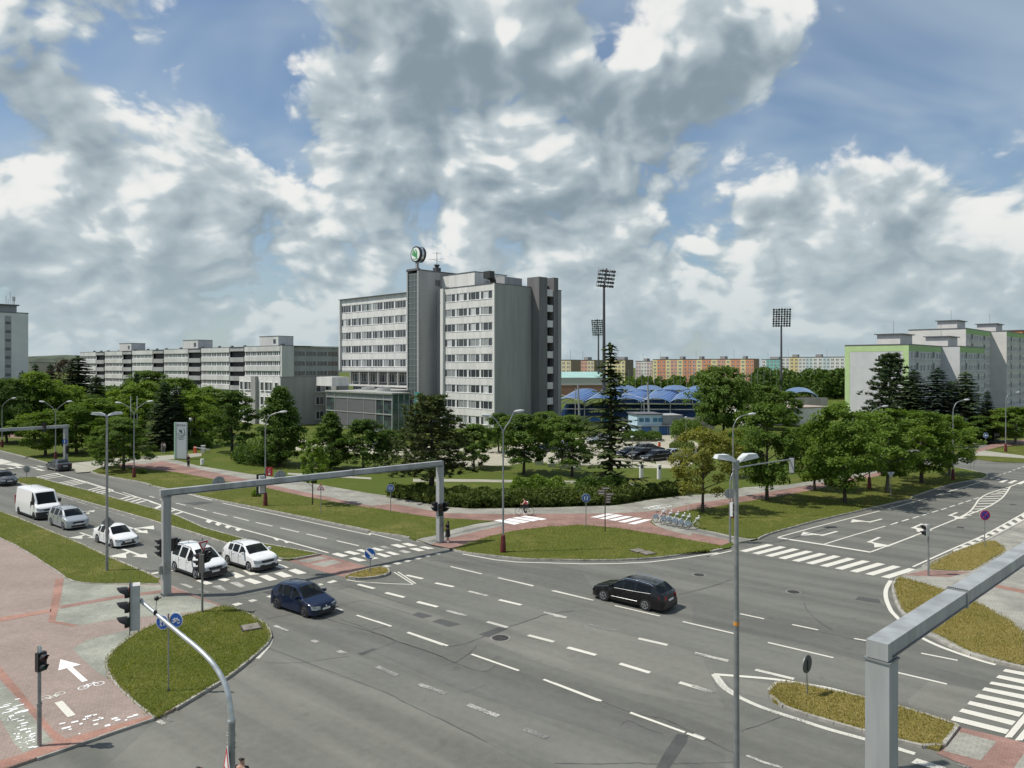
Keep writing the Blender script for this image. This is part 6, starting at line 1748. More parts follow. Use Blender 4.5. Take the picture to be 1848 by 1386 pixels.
def bush_mass(name, label, outline, h, n, m, size=.16, seed=1, cat='hedge', lump=1.5, spiky=0.0):
    """clipped or loose shrub mass over a ground outline"""
    rg = random.Random(seed); r = thing(name, label, cat, (0, 0, 0), 0)
    xs = [p.x for p in outline]; ys = [p.y for p in outline]
    def inside(x, y):
        c = False; j = len(outline) - 1
        for i in range(len(outline)):
            a, b = outline[i], outline[j]
            if (a.y > y) != (b.y > y) and x < (b.x - a.x) * (y - a.y) / (b.y - a.y) + a.x: c = not c
            j = i
        return c
    def edge(x, y):
        best = 9
        for i in range(len(outline)):
            a, b = outline[i - 1], outline[i]; d = Vector((b.x - a.x, b.y - a.y)); L = d.length_squared
            t = 0 if L == 0 else max(0, min(1, ((x - a.x) * d.x + (y - a.y) * d.y) / L))
            best = min(best, math.hypot(x - a.x - d.x * t, y - a.y - d.y * t))
        return best
    vs, fs = [], []; k = 0
    while k < n:
        x, y = rg.uniform(min(xs), max(xs)), rg.uniform(min(ys), max(ys))
        if not inside(x, y): continue
        e = min(1, edge(x, y) / .8)
        top = h * (.55 + .45 * e ** .5) * (.78 + .22 * math.sin(x * lump + seed) * math.sin(y * lump * 1.3 + x)) 
        z = .1 + top * (rg.random() ** .42)
        nrm = rand_dir(rg) + Vector((0, -.2, .7)) if not spiky else rand_dir(rg)
        leaf(vs, fs, Vector((x, y, z)), nrm, size * rg.uniform(.6, 1.4), rg, 1.5 if not spiky else 2.6); k += 1
    mesh_obj('foliage', vs, fs, m, r)
    core = MB()
    return r
hf = Z('D', (450, 368), (800, 425), (960, 448), (1150, 462), (1500, 455), (1848, 450)) + Z('E', (500, 445), (900, 436), (1050, 418), (1250, 380), (1400, 362), (1560, 345))
hb = Z('E', (1500, 322), (1250, 345), (900, 385), (500, 395), (100, 398)) + Z('D', (1300, 400), (950, 395), (760, 370), (480, 335))
bush_mass('juniper_hedge', 'long low juniper hedge curving along the grey footway at the corner', hf + hb, 1.75, 30000, JUNIPER, .17, 3, spiky=1)
bush_mass('shrub_group', 'taller fresh green shrubs rising behind the middle of the hedge', Z('E', (100, 390), (560, 395), (560, 360), (100, 355)), 2.5, 5000, LEAF_FRESH, .16, 4, 'shrub')
bush_mass('shrub_group', 'dark shrubs at the foot of the tall spruce', Z('E', (640, 400), (1100, 385), (1050, 340), (640, 345)), 2.6, 6000, LEAF_DARK, .17, 5, 'shrub')
bush_mass('shrub_group', 'dark shrubs left of the thin young tree', Z('B', (690, 85), (900, 115), (1150, 85), (1130, 50), (760, 30)), 2.6, 6000, LEAF_DARK, .2, 6, 'shrub')
bush_mass('clipped_hedge', 'clipped dark hedge at the back of the car park', Z('R', (870, 770), (1380, 770), (1380, 735), (870, 730)), 1.9, 4500, LEAF_DARK, .2, 7)
bush_mass('shrub_group', 'large dark bush beside the blue clubhouse', Z('R', (1500, 745), (1900, 745), (1900, 690), (1500, 690)), 3.6, 5500, LEAF_DARK, .24, 8, 'shrub')
bush_mass('shrub_group', 'grey green bush behind the yellow lime tree', Z('R', (1480, 950), (1800, 960), (1800, 880), (1480, 880)), 2.2, 3500, JUNIPER, .16, 9, 'shrub')
bush_mass('clipped_hedge', 'rounded hedge behind the pylon sign', Z('U', (1300, 1125), (1480, 1120), (1480, 1085), (1300, 1090)), 2.2, 3500, LEAF_DARK, .22, 10)
bush_mass('shrub_group', 'low bushes along the driveway right of the barrier', Z('U', (1600, 1200), (1848, 1240), (1848, 1180), (1650, 1160)), 2.0, 4500, LEAF_DARK, .2, 11, 'shrub')
bush_mass('shrub', 'small round shrub on the left verge beside the lamp base', Z('J', (1450, 1255), (1520, 1255), (1520, 1235), (1450, 1235)), .8, 500, LEAF_DARK, .15, 12, 'shrub', 3)
bush_mass('shrub', 'small bright shrub beside the red lamp base on the park verge', Z('B', (850, 365), (915, 365), (910, 345), (860, 345)), .75, 500, LEAF_FRESH, .14, 13, 'shrub', 3)
bush_mass('shrub_group', 'low shrubs under the street trees along the footway', Z('F', (900, 330), (1300, 270), (1700, 200), (1700, 180), (1300, 240), (900, 300)), 1.6, 6000, LEAF_DARK, .2, 14, 'shrub')

# grass blades on the nearer lawns
BLADE = leaf_mat('grass_blade', (0.17, 0.213, 0.038), (0.338, 0.342, 0.101), .4, .45); BLADE_DRY = leaf_mat('grass_blade_dry', (0.221, 0.205, 0.043), (0.405, 0.34, 0.121), .4, .5)
def blades_on(o, pts, z, dens, m):
    rg = random.Random(len(pts))
    xs = [p[0] for p in pts]; ys = [p[1] for p in pts]
    tri = tessellate_polygon([[Vector((p[0], p[1], 0)) for p in pts]])
    T = []; tot = 0
    for a, b, c in tri:
        A, B, C_ = pts[a], pts[b], pts[c]
        ar = abs((B[0] - A[0]) * (C_[1] - A[1]) - (C_[0] - A[0]) * (B[1] - A[1])) / 2
        T.append((ar, A, B, C_)); tot += ar
    n = min(45000, int(tot * dens)); vs, fs = [], []
    m_ = len(pts)
    for i in range(m_):
        A, B = pts[i], pts[(i + 1) % m_]; L_e = math.hypot(B[0] - A[0], B[1] - A[1])
        for k in range(min(900, int(L_e * dens * .12))):
            u = rg.random(); a = rg.uniform(0, 6.28); h = rg.uniform(.05, .17); x = A[0] + (B[0] - A[0]) * u + rg.gauss(0, .05); y = A[1] + (B[1] - A[1]) * u + rg.gauss(0, .05)
            b = len(vs); vs += [(x - math.cos(a) * .02, y - math.sin(a) * .02, z - .02), (x + math.cos(a) * .02, y + math.sin(a) * .02, z - .02), (x + rg.uniform(-.1, .1), y + rg.uniform(-.1, .1), z + h)]; fs.append((b, b + 1, b + 2))
    for ar, A, B, C_ in T:
        for k in range(int(n * ar / tot)):
            u, v = rg.random(), rg.random()
            if u + v > 1: u, v = 1 - u, 1 - v
            x = A[0] + (B[0] - A[0]) * u + (C_[0] - A[0]) * v; y = A[1] + (B[1] - A[1]) * u + (C_[1] - A[1]) * v
            h = rg.uniform(.03, .09) if rg.random() > .03 else rg.uniform(.12, .24); a = rg.uniform(0, 6.28); w = rg.uniform(.015, .035)
            dx, dy = math.cos(a) * w, math.sin(a) * w
            b = len(vs); vs += [(x - dx, y - dy, z - .01), (x + dx, y + dy, z - .01), (x + rg.uniform(-.07, .07), y + rg.uniform(-.07, .07), z + h)]; fs.append((b, b + 1, b + 2))
    g = mesh_obj('grass_blades', vs, fs, m, o); g['kind'] = 'stuff'
for (o, pts, z, dens, m) in LAWNS:
    if dens: blades_on(o, inset(pts, -.10), z, dens, BLADE_DRY if m is GRASS_DRY else BLADE)

# ------------------------------------------------------------------ street furniture
GALV = mat('galvanised_steel', (0.30, 0.315, 0.315), 0.42, 0.55, var=0.18, vscale=3.0, bump=.1, bscale=12)
GALV_BRIGHT = mat('bright_galvanised', (0.50, 0.53, 0.53), 0.35, 0.6, var=0.2, vscale=4.0)
GANTRY = mat('gantry_paint', (0.36, 0.375, 0.375), 0.5, 0.25, var=0.24, vscale=1.2, streak=True)
BLACK = mat('black_plastic', (0.014, 0.015, 0.018), 0.35, var=.1); HOUSING = mat('grey_housing', (0.50, 0.50, 0.48), 0.5, var=.1); LENS = mat('dark_lens', (0.03, 0.02, 0.02), 0.2)
LENS_R, LENS_A, LENS_G = mat('red_lens', (0.09, 0.012, 0.012), .2), mat('amber_lens', (0.11, 0.055, 0.01), .2), mat('green_lens', (0.01, 0.06, 0.04), .2)
MAROON = mat('maroon_sleeve', (0.125, 0.018, 0.022), 0.45, var=.25, vscale=3); SIGN_BLUE = mat('sign_blue', (0.012, 0.085, 0.33), 0.4); SIGN_WHITE = mat('sign_white', (0.75, 0.75, 0.73), 0.45); SIGN_RED = mat('sign_red', (0.48, 0.02, 0.03), 0.45); SIGN_BACK = mat('sign_back', (0.27, 0.29, 0.29), 0.5, .4, var=.1)
LAMP_TOP = mat('lamp_shell', (0.55, 0.57, 0.57), .45, var=.08); LAMP_GLASS = mat('lamp_glass', (0.42, 0.40, 0.34), .25)

def signal(label, loc, yaw, n=3, r=.11, house=BLACK, plate=None, group='traffic signal heads', pedestal=None):
    """signal head, lenses facing local -y, hung at its centre"""
    t = thing('traffic_light', label, 'traffic light', loc, yaw, group)
    h = n * r * 2.9
    b = MB(); b.box(-r * 1.35, r * 1.35, -r * .2, r * 1.5, -h / 2, h / 2); b.build('housing', house, t)
    if plate:
        b = MB(); b.box(-r * plate, r * plate, -r * .35, -r * .22, -h / 2 - r * .7, h / 2 + r * .7); b.build('backplate', BLACK, t)
    for i in range(n):
        zc = h / 2 - (i + .5) * h / n
        b = MB(); b.disc((0, -r * .45, zc), (0, 1, 0), r, r * .25, 14); b.build('lens', (LENS_R, LENS_A, LENS_G)[i] if n == 3 else (LENS_R, LENS_G)[i % 2], t)
        # visor: open hood longer at the top
        vs, fs = [], []
        m = 13
        for j in range(m):
            a = math.pi * (-.28 + 1.56 * j / (m - 1))
            ln = r * (2.3 - .9 * (1 - math.sin(max(0, min(math.pi, a)))) - (.5 if a < 0 or a > math.pi else 0))
            for dep in (0.2, 1.0):
                for rr in (1.08, 1.16):
                    vs.append((math.cos(a) * r * rr, -r * .3 - ln * dep, zc + math.sin(a) * r * rr))
        for j in range(m - 1):
            q = j * 4; w = q + 4
            fs += [(q, w, w + 2, q + 2), (q + 1, q + 3, w + 3, w + 1), (q + 2, w + 2, w + 3, q + 3), (q, q + 1, w + 1, w)]
        mesh_obj('visor', vs, fs, BLACK, t)
    return t

# ---------------------------- gantries
def gantry(label, pA, pB, top, sec=.44, beam_h=.40, over=.35, seam=.62, posts=(True, True), flange=False):
    d = (pB - pA); L = d.length; ang = math.atan2(d.y, d.x)
    g = thing('signal_gantry', label, 'gantry', (pA.x, pA.y, 0), ang, 'grey box section gantries over the roads')
    for k, ok in enumerate(posts):
        if not ok: continue
        x = L * k
        b = MB(); b.box(x - sec / 2, x + sec / 2, -sec / 2, sec / 2, 0, top - beam_h - .03); b.build('post', GANTRY, g)
        b = MB(); b.box(x - sec * .6, x + sec * .6, -sec * .6, sec * .6, .08, .16); b.build('base_plate', GALV, g)
        b = MB(); b.box(x - sec * .56, x + sec * .56, -sec * .56, sec * .56, top - beam_h - .06, top - beam_h - .02); b.build('flange', GALV, g)
        for q in range(8):
            b = MB(); b.disc((x + sec * (.54 if q % 2 else -.54), sec * (-.4 + .27 * (q // 2)), .19), (0, 0, 1), .025, .05, 6); b.build('bolt', BLACK, g)
        b = MB(); b.tube([(x + sec * .52, -sec * .2, .3), (x + sec * .52, -sec * .2, top - beam_h - .1)], .018, 6); b.build('cable', BLACK, g)
        b = MB(); b.box(x - sec * .3, x + sec * .3, -sec / 2 - .03, -sec / 2, 1.4, 2.1); b.build('hatch', GALV, g)
    b = MB(); b.box(-over, L * seam, -sec * .45, sec * .45, top - beam_h, top); b.build('beam', GANTRY, g)
    b = MB(); b.box(L * seam + .02, L + over * .6, -sec * .45, sec * .45, top - beam_h + .004, top + .004); b.build('beam', GANTRY, g)
    b = MB(); b.tube([(0, -sec * .47, top - beam_h + .06), (L * .5, -sec * .47, top - beam_h + .045), (L, -sec * .47, top - beam_h + .06)], .02, 6); b.build('cable', BLACK, g)
    b = MB(); b.box(L * seam - .05, L * seam + .07, -sec * .5, sec * .5, top - beam_h - .04, top + .04); b.build('beam_joint', GALV, g)
    if flange:
        for q in range(9):
            b = MB(); yy = -sec * .42 + sec * .84 * q / 8; b.disc((L * seam + .01, yy, top + .045), (0, 0, 1), .022, .03, 6); b.build('bolt', BLACK, g)
    return g
gA, gB = G(300, 1074, .1), G(794, 979, .1)
gantry('long gantry spanning the main road in the middle, above the white vans', gA, gB, 6.42)
nA = at(1591, 1150, 18.0); nB = at(1848, 1010, 27.0)
dn = Vector((nB.x - nA.x, nB.y - nA.y, 0)).normalized()
gantry('large gantry post with beam in the near right foreground', Vector((nA.x, nA.y, 0)), Vector((nA.x, nA.y, 0)) + dn * 19, 7.18, sec=.56, beam_h=.42, over=.28, seam=.30, flange=True)
fA = G(118.6, 833, .1)
gantry('far gantry at the left, behind the dark saloon', fA, fA + Vector((-.636, -.771, 0)) * 24, 5.35, sec=.5, posts=(True, False))
dg = (gB - gA).normalized()
yaw_A = math.atan2(dg.y, dg.x)
def on_beam(t, z): return gA + dg * t + Vector((0, 0, z))
# heads and rear faces of signs on the middle gantry
Lg = (gB - gA).length
def beam_t(px):
    k = (px - 924) / FOC
    return (k * gA.y - gA.x) / (dg.x - k * dg.y)
nrm_g = Vector((dg.y, -dg.x, 0))
def yaw_for(n): return math.atan2(n.x, -n.y)      # local -y looks along n
away = -nrm_g
for px, lb in ((398, 'round sign seen from behind on the gantry beam, left one'), (509, 'round sign seen from behind on the gantry beam, right one')):
    p = on_beam(beam_t(px), 6.34)
    s = thing('round_sign', lb, 'sign', p - away * .0 + away * .32, yaw_for(away), 'signs on the gantry beam')
    b = MB(); b.disc((0, 0, 0), (0, 1, 0), .40, .03, 28); b.build('plate', SIGN_BACK, s)
    b = MB(); b.box(-.03, .03, .02, .06, -.5, .42); b.build('bracket', GALV, s)
p = on_beam(beam_t(476), 5.95)
signal('black signal head with backplate hanging from the gantry beam', p + away * .42, yaw_for(away), 3, .13, HOUSING, 2.3)
pB_ = gB + Vector((0, 0, 2.75))
signal('black signal head facing left on the right gantry post', pB_ + Vector((-.42, -.1, .05)), R(-60), 2, .12)
signal('black signal head facing the camera on the right gantry post', pB_ + Vector((.1, -.42, -.15)), R(25), 3, .11)
signal('black signal head on the far side of the right gantry post', pB_ + Vector((.46, .0, 0)), R(70), 2, .12)
pA_ = gA + Vector((0, 0, 2.9))
signal('black signal head facing the road on the left gantry post', pA_ + Vector((.50, .15, .1)), R(80), 2, .13)
signal('black signal head facing left on the left gantry post', pA_ + Vector((-.42, .1, -.1)), R(-70), 3, .12)
b_ = thing('detector_box', 'small grey control box low on the left gantry post', 'box', gA + Vector((-.26, -.18, 1.3)), yaw_A)
bx('case', GALV, b_, (-.1, .1, -.12, .1, 0, .5))
fd = Vector((-.636, -.771, 0))
signal('signal head hanging from the far left gantry beam', fA + fd * 3.1 + Vector((.3, .1, 5.1)), R(40), 3, .13, BLACK, 2.0)
s = thing('round_sign', 'small blue sign on the far left gantry post', 'sign', fA + Vector((.05, -.32, 2.9)), 0); b = MB(); b.disc((0, 0, 0), (0, 1, 0), .35, .03, 24); b.build('plate', SIGN_BLUE, s); b = MB(); b.box(-.05, .05, -.03, -.017, -.2, .2); b.build('symbol', SIGN_WHITE, s)
signal('signal head low on the far left gantry post', fA + Vector((.35, -.1, 1.7)), R(60), 3, .12)

# ---------------------------- mast arm signal in the near left
mp = thing('mast_arm_pole', 'bright curved mast arm pole in the near left foreground', 'signal pole', (0, 0, 0), 0)
m0 = at(418, 1386, 21.0); m0 = Vector((m0.x, m0.y, 0))
armend = at(256, 1086, 24.0)
pts = [m0, m0 + Vector((0, 0, 3.6))]
k1 = at(419, 1300, 21.0); k2 = at(411, 1250, 21.15); k3 = at(396, 1215, 21.4); k4 = at(368, 1180, 21.8)
b = MB(); b.tube([m0, Vector((m0.x, m0.y, k1.z))], .098, 16); b.build('pole', GALV, mp)
b = MB(); arm = smooth_line([Vector((m0.x, m0.y, k1.z)), k2, k3, k4, k4.lerp(armend, .5), armend], 6); n_ = len(arm)
b.tube(arm, [.088 - .03 * i / (n_ - 1) for i in range(n_)], 16); b.build('arm', GALV_BRIGHT, mp, True, 50)
b = MB(); b.tube([Vector((m0.x, m0.y, k1.z - .05)), Vector((m0.x, m0.y, k1.z + .02))], .112, 16); b.build('collar', GALV_BRIGHT, mp)
for q, zz in enumerate((.35, .42, .62, .75)):
    b = MB(); b.tube([Vector((m0.x - .14, m0.y - .02, k1.z - zz)), Vector((m0.x + .14, m0.y - .02, k1.z - zz))], .012, 6); b.build('bolt', GALV, mp)
b = MB(); e_ = armend + Vector((-.12, .05, 0)); b.tube([e_ + Vector((0, 0, .10)), e_ + Vector((0, 0, -1.0))], .016, 6); b.bar(e_ + Vector((.05, 0, .05)), armend, .08, .12); b.build('hanger', GALV, mp)
signal('large near signal head on the curved mast arm, black hoods pointing left', armend + Vector((-.36, .05, -.18)), R(-64), 3, .165, HOUSING, 1.75)
cd = thing('detector_ball', 'small black ball detector on a stick above the mast arm', 'detector', at(281, 1103, 23.4), 0)
b = MB(); b.tube([(0, 0, -.05), (.03, 0, .38)], .012, 6); b.build('stick', GALV, cd); b = MB()
b.tube([(.03 + .09 * math.cos(a) * 0, 0, .40 + .075 * math.sin(a)) for a in (-1.5, -.9, -.3, .3, .9, 1.5)], [.075 * math.cos(a) + .002 for a in (-1.5, -.9, -.3, .3, .9, 1.5)], 10); b.bar((.08, 0, .4), (.18, 0, .43), .03, .03); b.build('ball', BLACK, cd, True); b = MB(); b.box(-.05, .03, -.04, .04, -.12, .02); b.build('clamp', BLACK, cd)
# warning triangle low on the mast
sg = thing('give_way_sign', 'red bordered triangle sign on the near mast, cut by the bottom edge', 'sign', m0 + Vector((-.05, -.16, 2.62)), R(-58))
TRI = lambda r, up=1: [(r * math.sin(a) * 1.0, up * r * math.cos(a)) for a in (0, 2.0944, 4.18879)]
def tri_sign(parent, r, up=1, yo=0.0, back=False):
    b = MB(); b.extrude(TRI(r, up)[::1], (0, yo, 0), (1, 0, 0), (0, 0, 1), .02); b.build('plate', SIGN_BACK if back else SIGN_WHITE, parent)
    if not back:
        b = MB(); b.extrude(TRI(r * .94, up), (0, yo - .026, 0), (1, 0, 0), (0, 0, 1), .004); b.build('border', SIGN_RED, parent)
        b = MB(); b.extrude(TRI(r * .58, up), (0, yo - .032, 0), (1, 0, 0), (0, 0, 1), .004); b.build('field', SIGN_WHITE, parent)
tri_sign(sg, .52)

# ---------------------------- slim posts with signals
def post(label, p, h, r=.05, top=True):
    t = thing('signal_post', label, 'post', (p.x, p.y, .1), 0, 'slim signal posts')
    b = MB(); b.tube([(0, 0, 0), (0, 0, h * .42)], r * 1.25, 12); b.build('lower_tube', GALV, t)
    b = MB(); b.tube([(0, 0, h * .42), (0, 0, h)], r, 12); b.build('upper_tube', GALV, t)
    b = MB(); b.tube([(0, 0, h * .41), (0, 0, h * .43)], r * 1.5, 12); b.build('collar', GALV, t)
    return t
p = G(71, 1346, .1); post('slim grey signal post on the near left pavement', p, 3.6, .062)
signal('two lamp black signal head on the near left post', p + Vector((.13, -.05, 3.05)), R(62), 2, .115, BLACK)
pl = thing('banded_sign', 'white banded plate at the top of the near left post', 'plate', p + Vector((0, 0, 3.42)), R(60)); bx('band', SIGN_WHITE, pl, (-.05, .05, -.075, -.06, -.18, .16))
p = G(365, 1105, .1); post('slim signal post before the white minivan', p, 4.15, .05)
signal('black signal head facing left on the post before the minivan', p + Vector((-.2, 0, 2.75)), R(-75), 3, .12)
signal('black signal head facing right on the post before the minivan', p + Vector((.24, .05, 3.1)), R(70), 2, .12)
bx_ = thing('rear_traffic_light', 'grey signal housing seen from behind on the post before the minivan', 'traffic light', p + Vector((.03, -.12, 2.7)), 0); bx('housing', mat('olive_grey', (.16, .16, .145), .6), bx_, (-.13, .13, -.1, .06, -.45, .55))
gw = thing('give_way_sign', 'narrow edge on triangle sign above the white minivan', 'sign', p + Vector((.05, -.02, 3.75)), R(66)); tri_sign(gw, .42, -1)
p = G(1675.5, 1038.5, .1); post('slim signal post at the right crossing', p, 3.35, .055)
signal('grey two lamp signal head with black hoods at the right crossing', p + Vector((-.2, 0, 2.95)), R(-80), 2, .13, HOUSING)
# mast arm over the side road
p = G(1317.5, 978.5, .1); e = at(1427, 829, 63.0)
ma = thing('mast_arm_pole', 'slender mast arm pole by the bicycle parking', 'signal pole', (0, 0, 0), 0)
b = MB(); b.tube([p, p + Vector((0, 0, 2.6))], .085, 12); b.build('lower_tube', GALV, ma); b = MB()
b.tube(smooth_line([p + Vector((0, 0, 2.6)), p + Vector((.02, .0, 4.6)), p + Vector((.25, .1, 5.35)), p + Vector((.9, .6, 5.72)), e], 5), .055, 10); b.build('arm', GALV, ma, True, 50)
signal('grey signal head hanging from the slender mast arm', e + Vector((.1, 0, -.5)), R(150), 3, .14, mat('mid_housing', (.30, .31, .30), .5), 1.6)
signal('white and black signal head low on the slender mast pole', p + Vector((.2, -.02, 2.55)), R(60), 3, .12, SIGN_WHITE)
s = thing('round_sign', 'grey back of an octagonal sign on the slender mast pole', 'sign', p + Vector((0, .1, 3.75)), 0); b = MB(); b.disc((0, 0, 0), (0, 1, 0), .42, .03, 8); b.build('plate', SIGN_BACK, s)

# ---------------------------- lamps
def flat_head(parent, base, d, L=.95, w=.34):
    """wedge shaped lantern from base along d"""
    d = d.normalized(); s = Vector((-d.y, d.x, 0)).normalized()
    u = Vector((0, 0, 1))
    def P(a, b_, c): return base + d * a + s * b_ + u * c
    top = MB(); vs = [P(.05, -w * .3, .0), P(.05, w * .3, .0), P(L, w * .42, .14), P(L, -w * .42, .14), P(.1, -w * .2, .14), P(.1, w * .2, .14), P(L * .45, w * .5, .27), P(L * .45, -w * .5, .27), P(L * .92, w * .36, .27), P(L * .92, -w * .36, .27), P(L * .45, w * .5, .07), P(L * .45, -w * .5, .07)]
    top.add(vs, [(0, 4, 5, 1), (4, 7, 6, 5), (7, 9, 8, 6), (9, 3, 2, 8), (1, 5, 6, 10), (10, 6, 8, 2), (0, 11, 7, 4), (11, 3, 9, 7)]); top.build('lantern_shell', LAMP_TOP, parent)
    b = MB(); b.add([P(.12, -w * .26, -.005), P(.12, w * .26, -.005), P(L * .45, w * .46, .055), P(L * .97, w * .38, .12), P(L * .97, -w * .38, .12), P(L * .45, -w * .46, .055)], [(0, 1, 2, 5), (5, 2, 3, 4)]); b.build('lantern_glass', LAMP_GLASS, parent)
def twin_lamp(label, g, H, d1, d2, r0=.10, L=.95):
    t = thing('twin_street_lamp', label, 'street lamp', (g.x, g.y, 0.05), 0, 'twin flat headed lamps')
    b = MB(); b.tube([(0, 0, 0), (0, 0, H * .5), (0, 0, H)], [r0, r0 * .85, r0 * .6], 14); b.build('pole', GALV, t, True, 40)
    b = MB(); b.tube([(0, 0, H - .25), (0, 0, H + .05)], r0 * .9, 12); b.build('head_mount', GALV, t)
    for d in (d1, d2): flat_head(t, Vector((0, 0, H - .02)), Vector(d), L)
    return t
g1 = G(193, 1030, .1)
l193 = twin_lamp('twin headed lamp post on the left verge', g1, 10.4, (-1, -.25, 0), (1, .35, 0))
ds = thing('diamond_sign', 'grey diamond sign seen from behind on the left twin lamp', 'sign', (g1.x, g1.y + .14, 3.3), R(15)); b = MB(); b.extrude([(0, .42), (.42, 0), (0, -.42), (-.42, 0)], (0, 0, 0), (1, 0, 0), (0, 0, 1), .03); b.build('plate', SIGN_BACK, ds)
g2 = at(1329, 1386, 24.8)
twin_lamp('tall twin headed lamp post in the near right foreground', Vector((g2.x, g2.y, 0)), 10.55, (-1, -.22, 0), (1, .3, 0), .105, .78)
st = thing('sticker_band', 'small orange sticker band on the near right lamp post', 'sticker', (g2.x, g2.y, CAM_H - (1125 - HOR) / FOC * 24.8), 0); b = MB(); b.tube([(0, 0, -.06), (0, 0, .06)], .1, 14); b.build('band', mat('orange_sticker', (.55, .25, .05), .5), st)

def curved_lamp(label, px, py, arms, htop, sleeve=True, grp='curved street lamps with maroon sleeves'):
    """arms: list of (px_head, py_head) for lantern tips"""
    g = G(px, py, .1); Y = g.y
    t = thing('street_lamp', label, 'street lamp', (g.x, g.y, 0.05), 0, grp)
    ztop = CAM_H - (htop - HOR) / FOC * Y
    if sleeve:
        b = MB(); b.tube([(0, 0, 0), (0, 0, .08), (0, 0, 1.15), (0, 0, 1.32), (0, 0, 1.36)], [.22, .23, .17, .15, .09], 14); b.build('sleeve', MAROON, t, True, 40)
    zs = ztop - 1.5
    b = MB(); b.tube([(0, 0, 1.3 if sleeve else 0), (0, 0, zs * .62)], .075, 10); b.build('pole', GALV, t, True, 40)
    b = MB(); b.tube([(0, 0, zs * .62), (0, 0, zs)], .058, 10); b.build('upper_pole', GALV, t, True, 40)
    for (hx, hy) in arms:
        e = Vector(((hx - 924) / FOC * Y - g.x, 0.25 * ((hx - px) / abs(hx - px)), CAM_H - (hy - HOR) / FOC * Y - .05))
        head0 = e * 1.0; dirx = 1 if e.x > 0 else -1
        d = Vector((e.x, e.y, 0)).normalized()
        pth = smooth_line([Vector((0, 0, zs)), Vector((0, 0, zs + .5)) + d * .08, Vector((0, 0, ztop - .35)) + d * .5, Vector((0, 0, e.z)) + d * max(.8, (Vector((e.x, e.y, 0)).length - .75))], 5)
        b = MB(); b.tube(pth, .042, 8); b.build('arm', GALV, t, True, 50)
        q = pth[-1]; tip = Vector((e.x, e.y, e.z + .08))
        b = MB(); b.tube([q, q.lerp(tip, .25), q.lerp(tip, .65), tip], [.05, .10, .11, .04], 10); h = b.build('lantern', LAMP_TOP, t, True, 50)
        h2 = MB(); h2.tube([q.lerp(tip, .3) - Vector((0, 0, .07)), q.lerp(tip, .9) - Vector((0, 0, .06))], [.07, .05], 8); h2.build('lantern_glass', LAMP_GLASS, h)
    return t
curved_lamp('curved lamp with red board between park path and main road', 479, 913, [(517, 744)], 744)
curved_lamp('double arm curved lamp on the left verge, right of the twin lamp', 242, 862, [(209.5, 727), (275, 725)], 731)
curved_lamp('double arm curved lamp behind the far gantry', 100.4, 831, [(72.5, 725), (128.5, 725)], 731)
curved_lamp('curved lamp at the far left edge', 3.8, 807, [(27.5, 719)], 723)
curved_lamp('double arm curved lamp on the corner lawn beside the signal gantry', 908, 997, [(946, 743), (869, 750)], 752)
curved_lamp('curved lamp among the street trees behind the twin headed foreground lamp', 1323, 935, [(1366, 748)], 748)
curved_lamp('curved lamp behind the street trees before the tall pine', 1569, 882, [(1605, 734)], 735)
curved_lamp('curved lamp above the end of the street tree row', 1720, 866, [(1752, 722)], 722)
curved_lamp('curved lamp with bright red foot at the right edge', 1815, 815, [(1843.5, 708.5)], 709)
rb = thing('route_board', 'red board with white letter C on the park lamp', 'sign', G(479, 913) + Vector((.42, -.12, 3.4)), 0); bx('plate', mat('board_red', (.50, .015, .03), .45), rb, (-.33, .33, -.02, .02, -.42, .42)); text_mesh('C', .42, SIGN_WHITE, rb, (0, -.026, .12), (R(90), 0, 0)); b = MB(); b.disc((0, -.024, -.22), (0, 1, 0), .12, .008, 16); b.build('dot', SIGN_WHITE, rb)

# ---------------------------- signs on posts
def sign_post(label, px, py, zc, name='round_sign', r=.035, grp=None, base_z=.12):
    g = G(px, py, base_z); t = thing(name, label, 'sign', (g.x, g.y, base_z), 0, grp)
    b = MB(); b.tube([(0, 0, 0), (0, 0, zc + .3)], r, 8); b.build('post', GALV, t); return t, g
def zc_of(py, pc): 
    Y = CAM_H * FOC / (py - HOR); return (py - pc) / FOC * Y
def blue_disc(label, px, py, pc, rad, yaw=0.0, symbol='path', name='round_sign'):
    zc = zc_of(py, pc); t, g = sign_post(label, px, py, zc, name); t.rotation_euler = (0, 0, yaw)
    b = MB(); b.disc((0, -.05, zc), (0, 1, 0), rad, .02, 28); b.build('rim', SIGN_WHITE, t); b = MB(); b.disc((0, -.062, zc), (0, 1, 0), rad * .93, .012, 28); pl = b.build('plate', SIGN_BLUE, t)
    b = MB(); u, v = (1, 0, 0), (0, 0, 1); o = Vector((0, -.074, zc))
    if symbol == 'arrow':
        b.extrude([(-.22, .28), (-.32, .20), (.06, -.16), (-.04, -.25), (.30, -.30), (.28, .02), (.18, -.06)][::-1], o, u, v, .004)
    elif symbol == 'left':
        b.extrude([(-.30, 0), (-.05, .22), (-.05, .09), (.30, .09), (.30, -.09), (-.05, -.09), (-.05, -.22)], o, u, v, .004)
    else:
        b.box(-.014, .014, o.y - .004, o.y, zc - rad * .7, zc + rad * .7)
        for sx in (-1, 1):
            b.disc((sx * rad * .38, o.y, zc + rad * .32), (0, 1, 0), rad * .11, .006, 8); b.extrude([(sx * rad * .28, -.5 * rad), (sx * rad * .42, -.5 * rad), (sx * rad * .50, .18 * rad), (sx * rad * .26, .18 * rad)], o, u, v, .004)
    b.build('symbol', SIGN_WHITE, t)
    return t
blue_disc('blue shared path sign on the corner lawn beside the guide post', 1057.5, 952, 899, .36)
blue_disc('blue shared path sign on the park verge left of the pine', 705, 926, 881, .36)
blue_disc('blue keep right arrow sign on the small refuge island', 668, 1034, 999, .38, R(-8), 'arrow')
